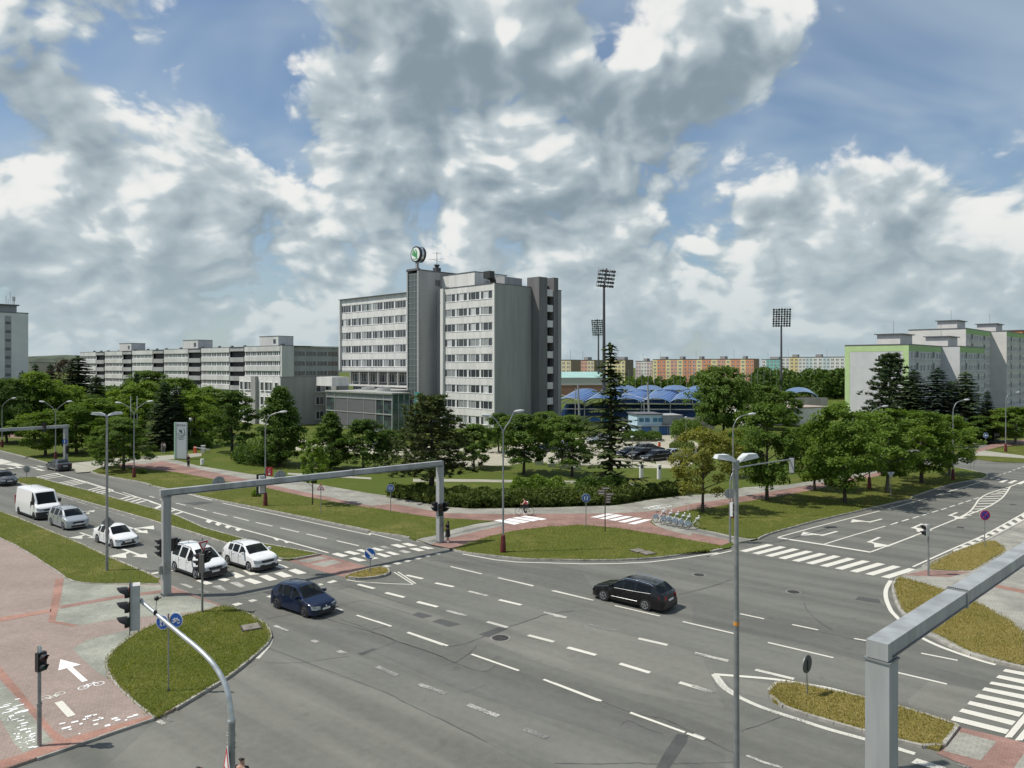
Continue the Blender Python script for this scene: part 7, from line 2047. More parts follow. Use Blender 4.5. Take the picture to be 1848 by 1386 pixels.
blue_disc('far blue round sign at the right by the red path', 1779, 814, 786, .42, 0, 'left')
t, g = sign_post('red bordered warning triangle on the park verge', 579, 927, zc_of(927, 880), 'triangle_sign'); zc = zc_of(927, 880); e_ = bpy.data.objects.new('panel', None)
COL.objects.link(e_); bpy.data.objects.remove(e_)
for (rr, m_, yo) in ((.42, SIGN_WHITE, -.05), (.40, SIGN_RED, -.06), (.26, SIGN_WHITE, -.07)):
    b = MB(); b.extrude(TRI(rr), (0, yo, zc - .05), (1, 0, 0), (0, 0, 1), .008); b.build('plate' if m_ is SIGN_WHITE else 'border', m_, t)
b = MB(); b.extrude([(-.03, -.12), (.05, -.12), (.03, .0), (.06, .08), (-.05, .09), (-.02, 0)], (0, -.08, zc - .05), (1, 0, 0), (0, 0, 1), .004); b.build('symbol', BLACK, t)
zc = zc_of(986, 930); t, g = sign_post('no stopping sign, blue with red cross, on the right lawn', 1777, 986, zc)
for (rr, m_, yo, nm) in ((.40, SIGN_WHITE, -.045, 'rim'), (.385, SIGN_RED, -.055, 'border'), (.31, mat('sign_violet_blue', (.06, .035, .30), .4), -.065, 'plate')):
    b = MB(); b.disc((0, yo, zc), (0, 1, 0), rr, .014, 28); b.build(nm, m_, t)
b = MB(); b.bar((-.21, -.078, zc - .21), (.21, -.078, zc + .21), .006, .06, (0, 1, 0)); b.bar((-.21, -.082, zc + .21), (.21, -.082, zc - .21), .006, .06, (0, 1, 0)); b.build('cross', SIGN_RED, t)
zc = zc_of(1253, 1197); t, g = sign_post('dark oval sign seen obliquely from behind on the right median', 1457, 1253, zc, r=.03, base_z=.1); t.rotation_euler = (0, R(-4), R(42))
b = MB(); b.disc((0, -.05, zc), (0, 1, 0), .36, .03, 28); b.build('plate', mat('sign_back_dark', (.06, .075, .07), .5), t); b = MB(); b.box(-.05, .05, -.09, -.066, zc - .26, zc + .16); b.build('bracket', BLACK, t); b = MB(); b.disc((0, -.03, zc), (0, 1, 0), .375, .02, 28); b.build('rim', SIGN_BACK, t)
zc = zc_of(1247, 1121); t, g = sign_post('pair of blue pedestrian and bicycle signs on the near left lawn', 304, 1247, zc, 'double_sign', r=.03)
for dx, dz, yw, nm in ((-.22, -.05, 0, 'pedestrian'), (.36, .05, 0, 'bicycle')):
    o = Vector((dx, -.06, zc + dz)); b = MB(); b.disc(o, (.25, 1, 0), .31, .02, 28); b.build('rim', SIGN_WHITE, t); o2 = o - Vector((.25, 1, 0)).normalized() * .014; b = MB(); b.disc(o2, (.25, 1, 0), .285, .012, 28); b.build('plate', SIGN_BLUE, t)
    o3 = o2 - Vector((.25, 1, 0)).normalized() * .012; ux = Vector((1, -.25, 0)).normalized(); uz = Vector((0, 0, 1)); b = MB()
    if nm == 'bicycle':
        for sx in (-.12, .12):
            b.tube([o3 + ux * (sx + .075 * math.cos(a)) + uz * (-.05 + .075 * math.sin(a)) for a in [i * .449 for i in range(15)]], .009, 5)
        for (a, c) in (((-.12, -.05), (-.01, -.05)), ((-.01, -.05), (.07, .07)), ((-.06, .06), (.07, .07)), ((-.12, -.05), (-.06, .06)), ((.12, -.05), (.06, .12)), ((-.01, -.05), (-.07, .1))): b.tube([o3 + ux * a[0] + uz * a[1], o3 + ux * c[0] + uz * c[1]], .010, 5)
    else:
        for sx in (-.06, .09):
            s_ = 1 if sx < 0 else .75
            b.disc(o3 + ux * sx + uz * .15 * s_, (.25, 1, 0), .03 * s_, .006, 8)
            for (a, c) in (((0, .11), (0, -.03)), ((0, -.03), (-.04, -.17)), ((0, -.03), (.04, -.17)), ((0, .09), (-.05, 0)), ((0, .09), (.05, 0))): b.tube([o3 + ux * (sx + a[0] * s_) + uz * a[1] * s_, o3 + ux * (sx + c[0] * s_) + uz * c[1] * s_], .014 * s_, 5)
    b.build(nm + '_symbol', SIGN_WHITE, t)
b = MB(); b.tube([(0, 0, -.02), (0, 0, .08)], [.09, .05], 10); b.build('foot', BLACK, t)
zc = zc_of(862, 847); t, g = sign_post('grey round sign seen from behind at the tip of the left median', 48, 862, zc); b = MB(); b.disc((0, .04, zc), (0, 1, 0), .42, .02, 24); b.build('plate', SIGN_BACK, t)
zc = zc_of(898, 856); t, g = sign_post('triangular sign seen from behind beside the grey trunked tree', 1608, 898, zc, 'triangle_sign'); b = MB(); b.extrude(TRI(.45, -1), (0, .04, zc), (1, 0, 0), (0, 0, 1), .02); b.build('plate', mat('pale_sign_back', (.36, .40, .43), .5, .3), t)
zc = zc_of(797, 784); t, g = sign_post('pale square board on a post by the far right path', 1799, 797, zc, 'board_sign'); bx('plate', mat('pale_sign_back', (.36, .4, .43)), t, (-.45, .45, -.05, -.02, zc - .5, zc + .5))
gl, gr = G(1751, 847, .1), G(1757.5, 847, .1)
t = thing('direction_board', 'two legged direction board seen from behind on the far right lawn', 'sign', gl, 0)
for x in (0, gr.x - gl.x):
    b = MB(); b.tube([(x, 0, 0), (x, 0, 3.1)], .04, 8); b.build('leg', GALV, t)
for q in range(3): bx('plank', mat('board_back_dark', (.10, .11, .12), .5), t, (-.1, gr.x - gl.x + .1, -.05, -.02, 2.0 + q * .37, 2.32 + q * .37))
g = G(1092, 959.5, .12)
t = thing('guide_post', 'dark guide post with small brown direction boards on the corner lawn', 'sign', g, 0); b = MB(); b.tube([(0, 0, 0), (0, 0, 3.7)], .045, 8); b.build('post', mat('dark_brown_post', (.05, .035, .03), .5), t)
BOARD = mat('brown_board', (.20, .13, .115), .55, var=.1); 
for (x0, x1, z0, yw) in ((-.30, .42, 3.50, 0), (-.62, 0, 3.28, 0), (-.62, 0, 3.06, 0), (.04, .75, 3.02, 0), (.04, .52, 2.80, 0), (.04, .50, 2.58, 0), (.04, .46, 2.36, 0)):
    bd = MB(); bd.box(x0, x1, -.075, -.05, z0, z0 + .18); o = bd.build('direction_board', BOARD, t); q = MB(); q.box(x0 + .08, x1 - .1, -.080, -.0755, z0 + .07, z0 + .11); q.build('lettering', SIGN_WHITE, o)

# ---------------------------- pylon sign and entrance things
g = G(328, 829, .1)
py = thing('pylon_sign', 'tall pale pylon sign with dark emblem and lettering at the driveway', 'sign', g, R(-10))
PY = mat('pylon_silver', (.52, .56, .58), .4, .2); PYS = mat('pylon_side_green', (.36, .55, .42), .4)
bx('front', PY, py, (-.85, .85, -.16, .16, .12, 5.4)); bx('side', PYS, py, (-1.1, -.86, -.22, .18, .12, 5.42)); bx('plinth', BLACK, py, (-1.0, .85, -.15, .15, 0, .12))
DKG = mat('emblem_dark_green', (.02, .10, .075), .4)
text_mesh('ŠKODA', .42, BLACK, py, (0.02, -.165, 4.98), (R(90), 0, 0))
b = MB(); o = Vector((0, -.162, 4.1))
b.tube([o + Vector((.56 * math.cos(a), 0, .56 * math.sin(a))) for a in [-2.7 + i * .19 for i in range(20)]], .035, 5); b.tube([o + Vector((.78 * math.cos(a), 0, .78 * math.sin(a))) for a in [-2.7 + i * .14 for i in range(17)]], .02, 5); b.build('emblem_ring', DKG, py)
b = MB(); emblem_shapes(b, Vector((0, -.162, 4.12)), (1, 0, 0), (0, 0, 1), .42, .006); b.build('winged_arrow', DKG, py)
for zz, w in ((3.12, .6), (2.90, .38)): bx('lettering', DKG, py, (-w, w, -.168, -.161, zz, zz + .07))
g = G(344, 808, .1); gl_ = thing('globe_lamp', 'white globe lamp on a thin pole behind the pylon sign', 'lamp', g, 0); Yg = g.y; zt = CAM_H - (758 - HOR) / FOC * Yg
b = MB(); b.tube([(0, 0, 0), (0, 0, zt - .3)], .05, 8); b.build('pole', LAMP_TOP, gl_)
def ball(parent, c, r, m, name, n=10):
    b = MB(); b.tube([Vector(c) + Vector((0, 0, r * math.sin(a))) for a in [-1.55 + 3.1 * i / n for i in range(n + 1)]], [r * math.cos(-1.55 + 3.1 * i / n) + .003 for i in range(n + 1)], 14); return b.build(name, m, parent, True)
ball(gl_, (0, 0, zt), .32, mat('opal_globe', (.8, .8, .78), .3), 'globe')
br = thing('car_barrier', 'orange car park barrier with white arm at the driveway', 'barrier', G(352, 818, .1), 0)
OR = mat('barrier_orange', (.62, .10, .03), .5); bx('cabinet', OR, br, (-.2, .2, -.2, .2, 0, 1.05)); b = MB(); b.bar((-.1, -.22, .98), (2.4, -.22, .62), .07, .1); b.build('arm', SIGN_WHITE, br); b = MB(); b.tube([(2.35, -.22, 0), (2.35, -.22, .62)], .04, 8); b.build('rest', GALV, br)
cb_ = thing('cabinet', 'pale ticket cabinet beside the driveway barrier', 'cabinet', G(367, 817, .1), 0); bx('case', HOUSING, cb_, (-.3, .3, -.2, .2, 0, 1.1)); bx('lid', SIGN_WHITE, cb_, (-.33, .33, -.23, .23, 1.1, 1.16))
bn_ = thing('litter_bin', 'white litter bin on the lawn right of the pylon sign', 'bin', G(365, 840, .1), 0); b = MB(); b.tube([(0, 0, .12), (0, 0, .9)], .24, 14); b.build('drum', SIGN_WHITE, bn_); b = MB(); b.tube([(0, 0, 0), (0, 0, .95)], .04, 8); b.build('stand', GALV, bn_)
for px, lb in ((236, 'left of two white flagpoles behind the double arm lamp'), (247.5, 'right of two white flagpoles behind the double arm lamp')):
    f = thing('flagpole', lb, 'flagpole', G(px, 806, .1), 0, 'flagpoles by the long block'); b = MB(); b.tube([(0, 0, 0), (0, 0, 13.8 - 57 / FOC * G(px, 806).y)], [.09, .05], 8); b.build('pole', SIGN_WHITE, f); b = MB(); b.tube([(0, 0, 13.8 - 57 / FOC * G(px, 806).y), (0, 0, 13.9 - 57 / FOC * G(px, 806).y)], .09, 8); b.build('cap', SIGN_WHITE, f)
PLANT = mat('planter_white', (.58, .56, .52), .8, var=.1)
for i, (x, y) in enumerate(((1115, 455), (1248, 478), (1372, 498), (1440, 490), (1505, 516))):
    p = Z('Q', (x, y + 8))[0]; t = thing('planter', ('first', 'second', 'third', 'fourth', 'last')[i] + ' white concrete planter from the left before the car park', 'planter', (p.x, p.y, .1), R(-8), 'white planters')
    b = MB(); b.add([(-.5, -.3, 0), (.5, -.3, 0), (.5, .3, 0), (-.5, .3, 0), (-.6, -.4, .5), (.6, -.4, .5), (.6, .4, .5), (-.6, .4, .5)], [(0, 3, 2, 1), (4, 5, 6, 7), (0, 1, 5, 4), (1, 2, 6, 5), (2, 3, 7, 6), (3, 0, 4, 7)]); b.build('tub', PLANT, t)
    rg = random.Random(i); vs, fs = [], []
    for k in range(160): leaf(vs, fs, Vector((rg.gauss(0, .24), rg.gauss(0, .2), .55 + rg.random() * .75)), rand_dir(rg), .16, rg)
    mesh_obj('plant', vs, fs, LEAF_DARK, t)['kind'] = 'stuff'
for i, (x, y) in enumerate(((1190, 205), (1338, 212))):
    p = Z('E', (x, y))[0]; t = thing('charging_post', ('left', 'right')[i] + ' white rounded charging post behind the hedge', 'charger', (p.x, p.y, .1), R(10), 'white charging posts')
    b = MB(); b.prism([(.28 * math.cos(a) * (1 if math.cos(a) > 0 else 1), .18 * math.sin(a)) for a in [i2 * .3927 for i2 in range(16)]], 0, 1.75); b.build('case', SIGN_WHITE, t); bx('screen', BLACK, t, (-.12, .12, -.185, -.165, 1.2, 1.5))
for i, (x, y) in enumerate(((1210, 862), (1350, 858))):
    p = Z('R', (x, y))[0]; t = thing('barrier_column', ('left', 'right')[i] + ' orange barrier column in the car park', 'barrier', (p.x, p.y, .1), 0, 'orange barrier columns'); bx('cabinet', OR, t, (-.18, .18, -.18, .18, 0, 1.1)); bx('cap', SIGN_WHITE, t, (-.2, .2, -.2, .2, 1.1, 1.16)); b = MB(); b.bar((-.16, -.2, .9), (-2.6, -.2, .9), .06, .08); b.build('arm', SIGN_WHITE, t)
for i, (px, pt_, pb, lb) in enumerate(((1081, 785, 832, 'park lamp left of the tall spruce'), (1238, 754, 796, 'park lamp before the dark bush by the clubhouse'), (1141, 790, 842, 'park lamp in front of the parked dark cars'), (691, 783, 838, 'park lamp before the glass lobby'))):
    g = G(px, pb, .1); t = thing('park_lamp', 'small ' + lb, 'lamp', g, 0, 'small park lamps'); h = (pb - pt_) / FOC * g.y
    b = MB(); b.tube([(0, 0, 0), (0, 0, h)], .045, 8); b.build('pole', GALV, t); b = MB(); b.tube([(0, 0, h), (0, 0, h + .1), (0, 0, h + .2), (0, 0, h + .24)], [.06, .24, .22, .05], 12); b.build('lantern', LAMP_TOP, t, True)
# small covers in the lawns and a drain
for p, lb in ((Z('C', (1610, 345))[0], 'rusty shaft cover in the near left lawn'), (Z('E', (1160, 820))[0], 'concrete shaft cover in the corner lawn, left one'), (Z('E', (1240, 840))[0], 'concrete shaft cover in the corner lawn, right one')):
    t = thing('shaft_cover', lb, 'cover', (p.x, p.y, .14), R(30)); bx('lid', mat('worn_lid', (.19, .17, .145), .9, var=.3), t, (-.42, .42, -.42, .42, 0, .06)); bx('frame', IRON, t, (-.5, .5, -.5, .5, -.04, .03))

# ------------------------------------------------------------------ vehicles
CAR_GLASS = glass_mat('car_glass', (0.010, 0.013, 0.014), 0.04, .42); TYRE = mat('tyre', (0.016, 0.016, 0.016), .85); RIM = mat('alloy_rim', (.46, .47, .48), .3, .8); DKRIM = mat('dark_rim', (.09, .09, .1), .4, .5); TRIM = mat('black_trim', (.018, .018, .019), .55); CHROME = mat('chrome_line', (.7, .7, .7), .15, 1.0)
_k = NT(CAR_GLASS.node_tree); _t = _k.n('ShaderNodeBsdfTransparent'); _t.inputs[0].default_value = (.62, .68, .66, 1); _m = _k.n('ShaderNodeMixShader'); _m.inputs[0].default_value = .42
_k.link(CAR_GLASS.node_tree.nodes['Principled BSDF'].outputs[0], _m.inputs[1]); _k.link(_t.outputs[0], _m.inputs[2]); _k.link(_m.outputs[0], CAR_GLASS.node_tree.nodes['Material Output'].inputs[0])
UPHOL = mat('seat_cloth', (.045, .045, .05), .9)
HEADL = mat('headlamp_glass', (.30, .32, .33), .08, .5); TAILL = mat('tail_lamp', (.30, .012, .015), .2); PLATE = mat('number_plate', (.72, .72, .70), .5)
def paint(name, c, metal=0.0): return mat(name, c, .35, metal, coat=.85, spec=.12)
def pw(poly, s):
    for (a, b), (c, d) in zip(poly[:-1], poly[1:]):
        if s <= c: return b + (d - b) * (0 if c == a else (max(s, a) - a) / (c - a))
    return poly[-1][1]
SPEC = {
 'hatch': dict(L=4.0, W=1.73, wb=2.47, fo=.80, top=[(0, .52), (.015, .66), (.06, .76), (.25, .95), (.42, 1.40), (.50, 1.47), (.62, 1.48), (.85, 1.42), (.93, 1.18), (.985, .95), (1, .62)], belt=[(0, .45), (.02, .60), (.10, .74), (.25, .90), (.6, .94), (.9, 1.02), (.97, .92), (1, .55)], ws=(.25, .43), rw=(.85, .95), gl=[(.33, .50), (.53, .70), (.72, .80)]),
 'saloon': dict(L=4.5, W=1.74, wb=2.62, fo=.85, top=[(0, .50), (.015, .66), (.06, .76), (.24, .94), (.40, 1.38), (.48, 1.45), (.60, 1.46), (.76, 1.36), (.90, 1.06), (.975, .98), (1, .62)], belt=[(0, .45), (.02, .6), (.10, .74), (.25, .90), (.6, .94), (.9, .99), (.97, .92), (1, .55)], ws=(.24, .41), rw=(.76, .90), gl=[(.32, .48), (.51, .66), (.68, .76)]),
 'wagon': dict(L=4.84, W=1.82, wb=2.76, fo=.92, top=[(0, .50), (.012, .66), (.05, .76), (.25, .95), (.39, 1.38), (.46, 1.46), (.60, 1.49), (.86, 1.42), (.945, 1.08), (.985, .95), (1, .60)], belt=[(0, .45), (.02, .6), (.10, .75), (.25, .91), (.6, .95), (.9, 1.03), (.96, .95), (1, .55)], ws=(.25, .40), rw=(.86, .95), gl=[(.30, .445), (.47, .61), (.63, .83)], rails=1, chrome=1),
 'suv': dict(L=4.38, W=1.84, wb=2.64, fo=.88, top=[(0, .60), (.012, .82), (.05, .94), (.25, 1.10), (.40, 1.52), (.48, 1.60), (.62, 1.61), (.86, 1.53), (.94, 1.22), (.985, 1.05), (1, .65)], belt=[(0, .5), (.02, .72), (.10, .90), (.25, 1.04), (.6, 1.09), (.9, 1.14), (.97, 1.0), (1, .6)], ws=(.25, .41), rw=(.86, .95), gl=[(.32, .48), (.51, .67), (.69, .80)], rails=1, clad=1),
 'mpv': dict(L=4.4, W=1.80, wb=2.68, fo=.88, top=[(0, .55), (.012, .74), (.05, .86), (.19, 1.06), (.36, 1.52), (.46, 1.62), (.62, 1.63), (.90, 1.57), (.96, 1.25), (.99, 1.0), (1, .65)], belt=[(0, .5), (.02, .68), (.08, .84), (.2, 1.0), (.6, 1.05), (.92, 1.10), (.97, .98), (1, .6)], ws=(.19, .37), rw=(.9, .965), gl=[(.30, .46), (.49, .67), (.70, .86)], rails=1),
 'caddy': dict(L=4.5, W=1.86, wb=2.76, fo=.90, top=[(0, .62), (.012, .84), (.05, .96), (.19, 1.14), (.34, 1.66), (.42, 1.78), (.55, 1.81), (.955, 1.79), (.985, 1.5), (.995, 1.1), (1, .65)], belt=[(0, .5), (.02, .72), (.08, .92), (.2, 1.10), (.6, 1.13), (.94, 1.14), (.985, 1.0), (1, .6)], ws=(.19, .37), rw=(.96, .987), gl=[(.30, .45), (.49, .68), (.71, .90)], rails=1, clad=1),
 'van': dict(L=5.9, W=2.05, wb=3.9, fo=.95, top=[(0, .72), (.008, 1.02), (.04, 1.18), (.12, 1.34), (.20, 2.02), (.245, 2.38), (.30, 2.48), (.97, 2.50), (.985, 2.42), (.995, 1.6), (1, .7)], belt=[(0, .6), (.02, .95), (.06, 1.14), (.13, 1.30), (.3, 1.36), (.94, 1.40), (.985, 1.3), (1, .65)], ws=(.12, .235), rw=(2, 2), gl=[(.165, .285)], clad=1),
}
def car(label, kind, pm, d, wheel_px=None, front=True, side='R', cat='car', pos=None, rim=RIM, plate=True, group=None):
    S = SPEC[kind]; L, W, wb, fo = S['L'], S['W'], S['wb'], S['fo']; d = d.normalized(); rt = Vector((d.y, -d.x, 0))
    xf = L / 2 - fo; xr = xf - wb; rw_ = .33 if kind in ('suv', 'van', 'caddy') else .315; ra = rw_ + .055
    if wheel_px:
        P = G(*wheel_px, .0); sd = rt if side == 'R' else -rt
        O = P - d * (xf if front else xr) - sd * (W / 2 - .12)
    else: O = pos
    t = thing({'van': 'delivery_van'}.get(kind, 'car'), label, cat, (O.x, O.y, .012 if wheel_px else .12), math.atan2(d.y, d.x), group)
    ss = set([0, .004, .012, .03, .06, .1, .15, .19, .25, .3, .36, .4, .43, .46, .5, .55, .6, .65, .7, .75, .8, .85, .9, .93, .96, .985, .994, 1]) | set(S['ws']) | {a for g in S['gl'] for a in g} | {a for a in S['rw'] if a < 1}
    for xc in (xf, xr):
        for k in range(9): ss.add((L / 2 - (xc - ra * math.cos(math.pi * k / 8))) / L)
    ss = sorted(ss); ss = [a for i, a in enumerate(ss) if i == 0 or a - ss[i - 1] > .0015]
    sec = []
    for s in ss:
        x = L * (.5 - s); tp, bl = pw(S['top'], s), pw(S['belt'], s); bl = min(bl, tp - .01)
        w = W / 2 * (1 - .30 * max(0, 1 - s / .075) ** 2.2 - .16 * max(0, 1 - (1 - s) / .06) ** 2.2)
        zl = .20
        for xc in (xf, xr):
            q = ra * ra - (x - xc) ** 2
            if q > -1e-6: zl = max(zl, rw_ + math.sqrt(max(q, 0)))
        zl = min(zl, bl - .03); hc = tp - bl
        zm = max(zl + .01, bl * .58)
        tum = min(.24 if kind != 'van' else .10, hc * .36)
        wt = w * .965 - tum if hc > .12 else w * .90
        sec.append([(w * .985, zl), (w * 1.0, min(zm, bl - .015)), (w * .965, bl), (wt, tp - (.06 if hc > .12 else .015)), (wt * .84, tp - .012), (wt * .45, tp + .006), (0, tp + .012)])
    verts = []; idx = []
    for s, pts in zip(ss, sec):
        x = L * (.5 - s); row = [len(verts) + i for i in range(13)]
        for (y, z) in pts: verts.append((x, -y, z))
        for (y, z) in pts[-2::-1]: verts.append((x, y, z))
        idx.append(row)
    groups = {}
    mid = lambda i: (ss[i] + ss[i + 1]) / 2
    for i in range(len(ss) - 1):
        m = mid(i)
        for j in range(12):
            key = 'body'
            jj = j if j < 6 else 11 - j
            sdn = 'a' if j < 6 else 'b'
            if jj == 2:
                for gi, (a, b) in enumerate(S['gl']):
                    if a < m < b: key = 'side_window' + sdn + str(gi)
            if jj in (3, 4, 5):
                if S['ws'][0] < m < S['ws'][1]: key = 'windscreen' if jj > 3 else 'body'
                if S['rw'][0] < m < S['rw'][1]: key = 'rear_window' if jj > 3 else 'body'
            if S.get('clad') and jj == 0 and sec[i][0][1] < sec[i][1][1]: pass
            groups.setdefault(key, []).append((idx[i][j], idx[i + 1][j], idx[i + 1][j + 1], idx[i][j + 1]))
    groups['body'] += [tuple(idx[0]), tuple(idx[-1][::-1])]
    for key, fs in groups.items():
        used = sorted({v for f in fs for v in f}); mp = {v: i for i, v in enumerate(used)}
        nm = ''.join(c for c in key.split('window')[0]) + 'window' if 'window' in key else key
        mesh_obj(nm, [verts[v] for v in used], [tuple(mp[v] for v in f) for f in fs], pm if key == 'body' else CAR_GLASS, t, True, 38)
    bx('underbody', TRIM, t, (-L * .46, L * .46, -W * .42, W * .42, .16, .45)); bx('cabin_floor', TRIM, t, (-L * .34, L * .18, -W * .40, W * .40, .46, pw(S['belt'], .5) - .5))
    zs_ = pw(S['belt'], .5)
    for sx_ in (L * .02, -L * .19):
        for sy in (-.36, .36):
            bx('seat', UPHOL, t, (sx_ - .28, sx_ + .22, sy - .23, sy + .23, zs_ - .5, zs_ - .3), (sx_ - .34, sx_ - .2, sy - .22, sy + .22, zs_ - .3, zs_ + .18), (sx_ - .33, sx_ - .23, sy - .13, sy + .13, zs_ + .2, zs_ + .36))
    bx('dashboard', TRIM, t, (L * (.5 - S['ws'][0]) - .55, L * (.5 - S['ws'][0]) - .1, -W * .4, W * .4, zs_ - .3, zs_ - .04))
    for xc in (xf, xr):
        for sy in (-1, 1):
            yo = sy * (W / 2 - .015); yi = sy * (W / 2 - .22)
            b = MB(); b.tube([(xc, yi, rw_), (xc, yo, rw_)], rw_, 22); w_ = b.build('wheel', TYRE, t)
            b = MB(); b.disc((xc, yo + sy * .002, rw_), (0, 1, 0), rw_ * .66, .012, 20); r_ = b.build('rim_disc', DKRIM, w_)
            b = MB()
            for k in range(5):
                a = k * 1.2566 + .3; b.bar((xc, yo + sy * .012, rw_), (xc + rw_ * .64 * math.cos(a), yo + sy * .012, rw_ + rw_ * .64 * math.sin(a)), .03, .075, (0, 1, 0))
            b.tube([(xc + rw_ * .64 * math.cos(a), yo + sy * .01, rw_ + rw_ * .64 * math.sin(a)) for a in [k * .3142 for k in range(21)]], .022, 5); b.build('spokes', rim, w_)
            b = MB(); b.tube([(xc, sy * W * .36, rw_ + .02), (xc, sy * (W / 2 - .03), rw_ + .02)], ra - .004, 20, True); b.build('wheel_arch', TRIM, t)
    zf = pw(S['belt'], .03); wf = W / 2
    for sy in (-1, 1):
        z0, z1 = zf - .13, zf + .02
        b = MB(); b.add([(L / 2 + .025, sy * wf * .44, z0), (L / 2 + .01, sy * wf * .76, z0), (L / 2 - .15, sy * wf * 1.0, z0 + .03), (L / 2 - .01, sy * wf * .44, z1), (L / 2 - .03, sy * wf * .76, z1 + .03), (L / 2 - .28, sy * wf * 1.0, z1 + .08), (L / 2 - .2, sy * wf * .44, z1), (L / 2 - .4, sy * wf * .8, z1 + .06), (L / 2 - .2, sy * wf * .44, z0), (L / 2 - .4, sy * wf * .8, z0)], [(0, 1, 4, 3), (1, 2, 5, 4), (3, 4, 7, 6), (4, 5, 7), (0, 8, 9, 1), (1, 9, 2)]); b.build('headlight', HEADL, t)
        zt = pw(S['belt'], .93)
        x0 = -L / 2 + .02
        if kind == 'van': bx('tail_light', TAILL, t, (x0, x0 + .12, min(sy * wf * .86, sy * wf * .99), max(sy * wf * .86, sy * wf * .99), .9, 1.7))
        else:
            b = MB(); b.add([(x0 + .0, sy * wf * .60, zt - .28), (x0 + .34, sy * wf * 1.0, zt - .24), (x0 + .36, sy * wf * .985, zt - .02), (x0 + .04, sy * wf * .60, zt - .06), (x0 + .2, sy * wf * .6, zt - .28), (x0 + .2, sy * wf * .6, zt - .06)], [(0, 1, 2, 3), (0, 4, 1), (3, 2, 5), (0, 3, 5, 4)])
            for v in b.v: v.x -= .05; v.y *= 1.012
            b.build('tail_light', TAILL, t)
        xm = L * (.5 - S['gl'][0][0] - .015); zb = pw(S['belt'], S['gl'][0][0]); b = MB(); b.box(xm - .06, xm + .1, min(sy * wf * 1.0, sy * (wf + .2)), max(sy * wf * 1.0, sy * (wf + .2)), zb + .02, zb + (.17 if kind != 'van' else .34)); b.build('mirror', pm if kind not in ('van', 'caddy') else TRIM, t)
        # door seams and handles
        for gi, (a, b2) in enumerate(S['gl'][:2]):
            xs = L * (.5 - b2 - .012); y_ = sy * (wf * 1.001)
            b = MB(); b.box(xs - .006, xs + .006, min(y_ - sy * .03, y_ + sy * .004), max(y_ - sy * .03, y_ + sy * .004), .36, pw(S['belt'], b2) - .06); b.build('door_seam', TRIM, t)
            b = MB(); b.box(xs + .08, xs + .26, min(y_ - sy * .02, y_ + sy * .018), max(y_ - sy * .02, y_ + sy * .018), pw(S['belt'], b2) - .17, pw(S['belt'], b2) - .14); b.build('door_handle', TRIM if kind == 'van' else pm, t)
        if S.get('rails'):
            xa, xb = L * (.5 - S['ws'][1] - .04), L * (.5 - min(S['rw'][0], .95) + .03); zz = pw(S['top'], .6)
            b = MB(); b.tube([(xa, sy * wf * .70, pw(S['top'], S['ws'][1] + .04) - .03), (xa - .15, sy * wf * .71, zz + .04), ((xa + xb) / 2, sy * wf * .71, zz + .055), (xb + .15, sy * wf * .70, pw(S['top'], .5 - (xb + .15) / L) + .03), (xb, sy * wf * .69, pw(S['top'], .5 - xb / L) - .03)], .02, 6); b.build('roof_rail', CHROME if S.get('chrome') else TRIM, t)
        if S.get('chrome'):
            pts = [(L * (.5 - a), sy * (wf * .972), pw(S['belt'], a) + .005) for a in [.28 + .55 * q / 12 for q in range(13)]]; b = MB(); b.tube(pts, .009, 5); b.build('chrome_strip', CHROME, t); b = MB(); b.tube([(xf - .55, sy * wf * 1.003, .42), (xr + .5, sy * wf * 1.003, .44)], .011, 5); b.build('chrome_strip', CHROME, t)
        if S.get('clad'):
            b = MB(); b.box(xr + ra, xf - ra, min(sy * wf * .97, sy * (wf + .008)), max(sy * wf * .97, sy * (wf + .008)), .19, .34); b.build('side_cladding', TRIM, t)
    zg = pw(S['top'], .012)
    bx('grille', TRIM, t, (L / 2 - .10, L / 2 + .012, -wf * .50, wf * .50, zg - .22, zg - .06)); bx('lower_grille', TRIM, t, (L / 2 - .16, L / 2 + .016, -wf * .62, wf * .62, .24, .40 if not S.get('clad') else zg - .32))
    b = MB(); b.disc((L / 2 + .012, 0, zg - .03), (1, 0, 0), .045, .02, 12); b.build('badge', CHROME, t)
    if S.get('clad'):
        b = MB(); b.prism([(L / 2 + .018, -wf * .70), (L / 2 + .018, wf * .70), (L / 2 - .10, wf * .93), (L / 2 - .24, wf * 1.008), (L / 2 - .42, wf * 1.008), (L / 2 - .42, -wf * 1.008), (L / 2 - .24, -wf * 1.008), (L / 2 - .10, -wf * .93)], .21, .40 if kind == 'suv' else .60 if kind == 'caddy' else .74); b.build('front_bumper', TRIM, t)
    if plate: bx('number_plate', PLATE, t, (L / 2 + .0165, L / 2 + .03, -.26, .26, .42 if not S.get('clad') else .46, .53 if not S.get('clad') else .57))
    bx('number_plate', PLATE, t, (-L / 2 - .012, -L / 2 + .03, -.26, .26, .62, .73)); bx('rear_bumper', TRIM, t, (-L / 2 - .008, -L / 2 + .1, -wf * .7, wf * .7, .24, .36))
    b = MB(); b.tube([(-L * .28, 0, pw(S['top'], .78)), (-L * .30, 0, pw(S['top'], .78) + .16)], .012, 5); b.build('aerial', TRIM, t)
    return t
WHITE_P, SILVER_P, NAVY_P, BLACK_P, GREY_P = paint('white_car_paint', (.74, .75, .75)), paint('silver_car_paint', (.42, .45, .47), .5), paint('navy_car_paint', (.003, .010, .036)), paint('black_car_paint', (.004, .004, .005)), paint('anthracite_car_paint', (.045, .052, .062), .4)
TA = -DIR_A
car('white high roof delivery van, last in the left queue', 'van', WHITE_P, TA, (63, 938), cat='van', rim=DKRIM)
car('silver people carrier in the left queue between van and white saloon', 'mpv', SILVER_P, TA, (116, 956))
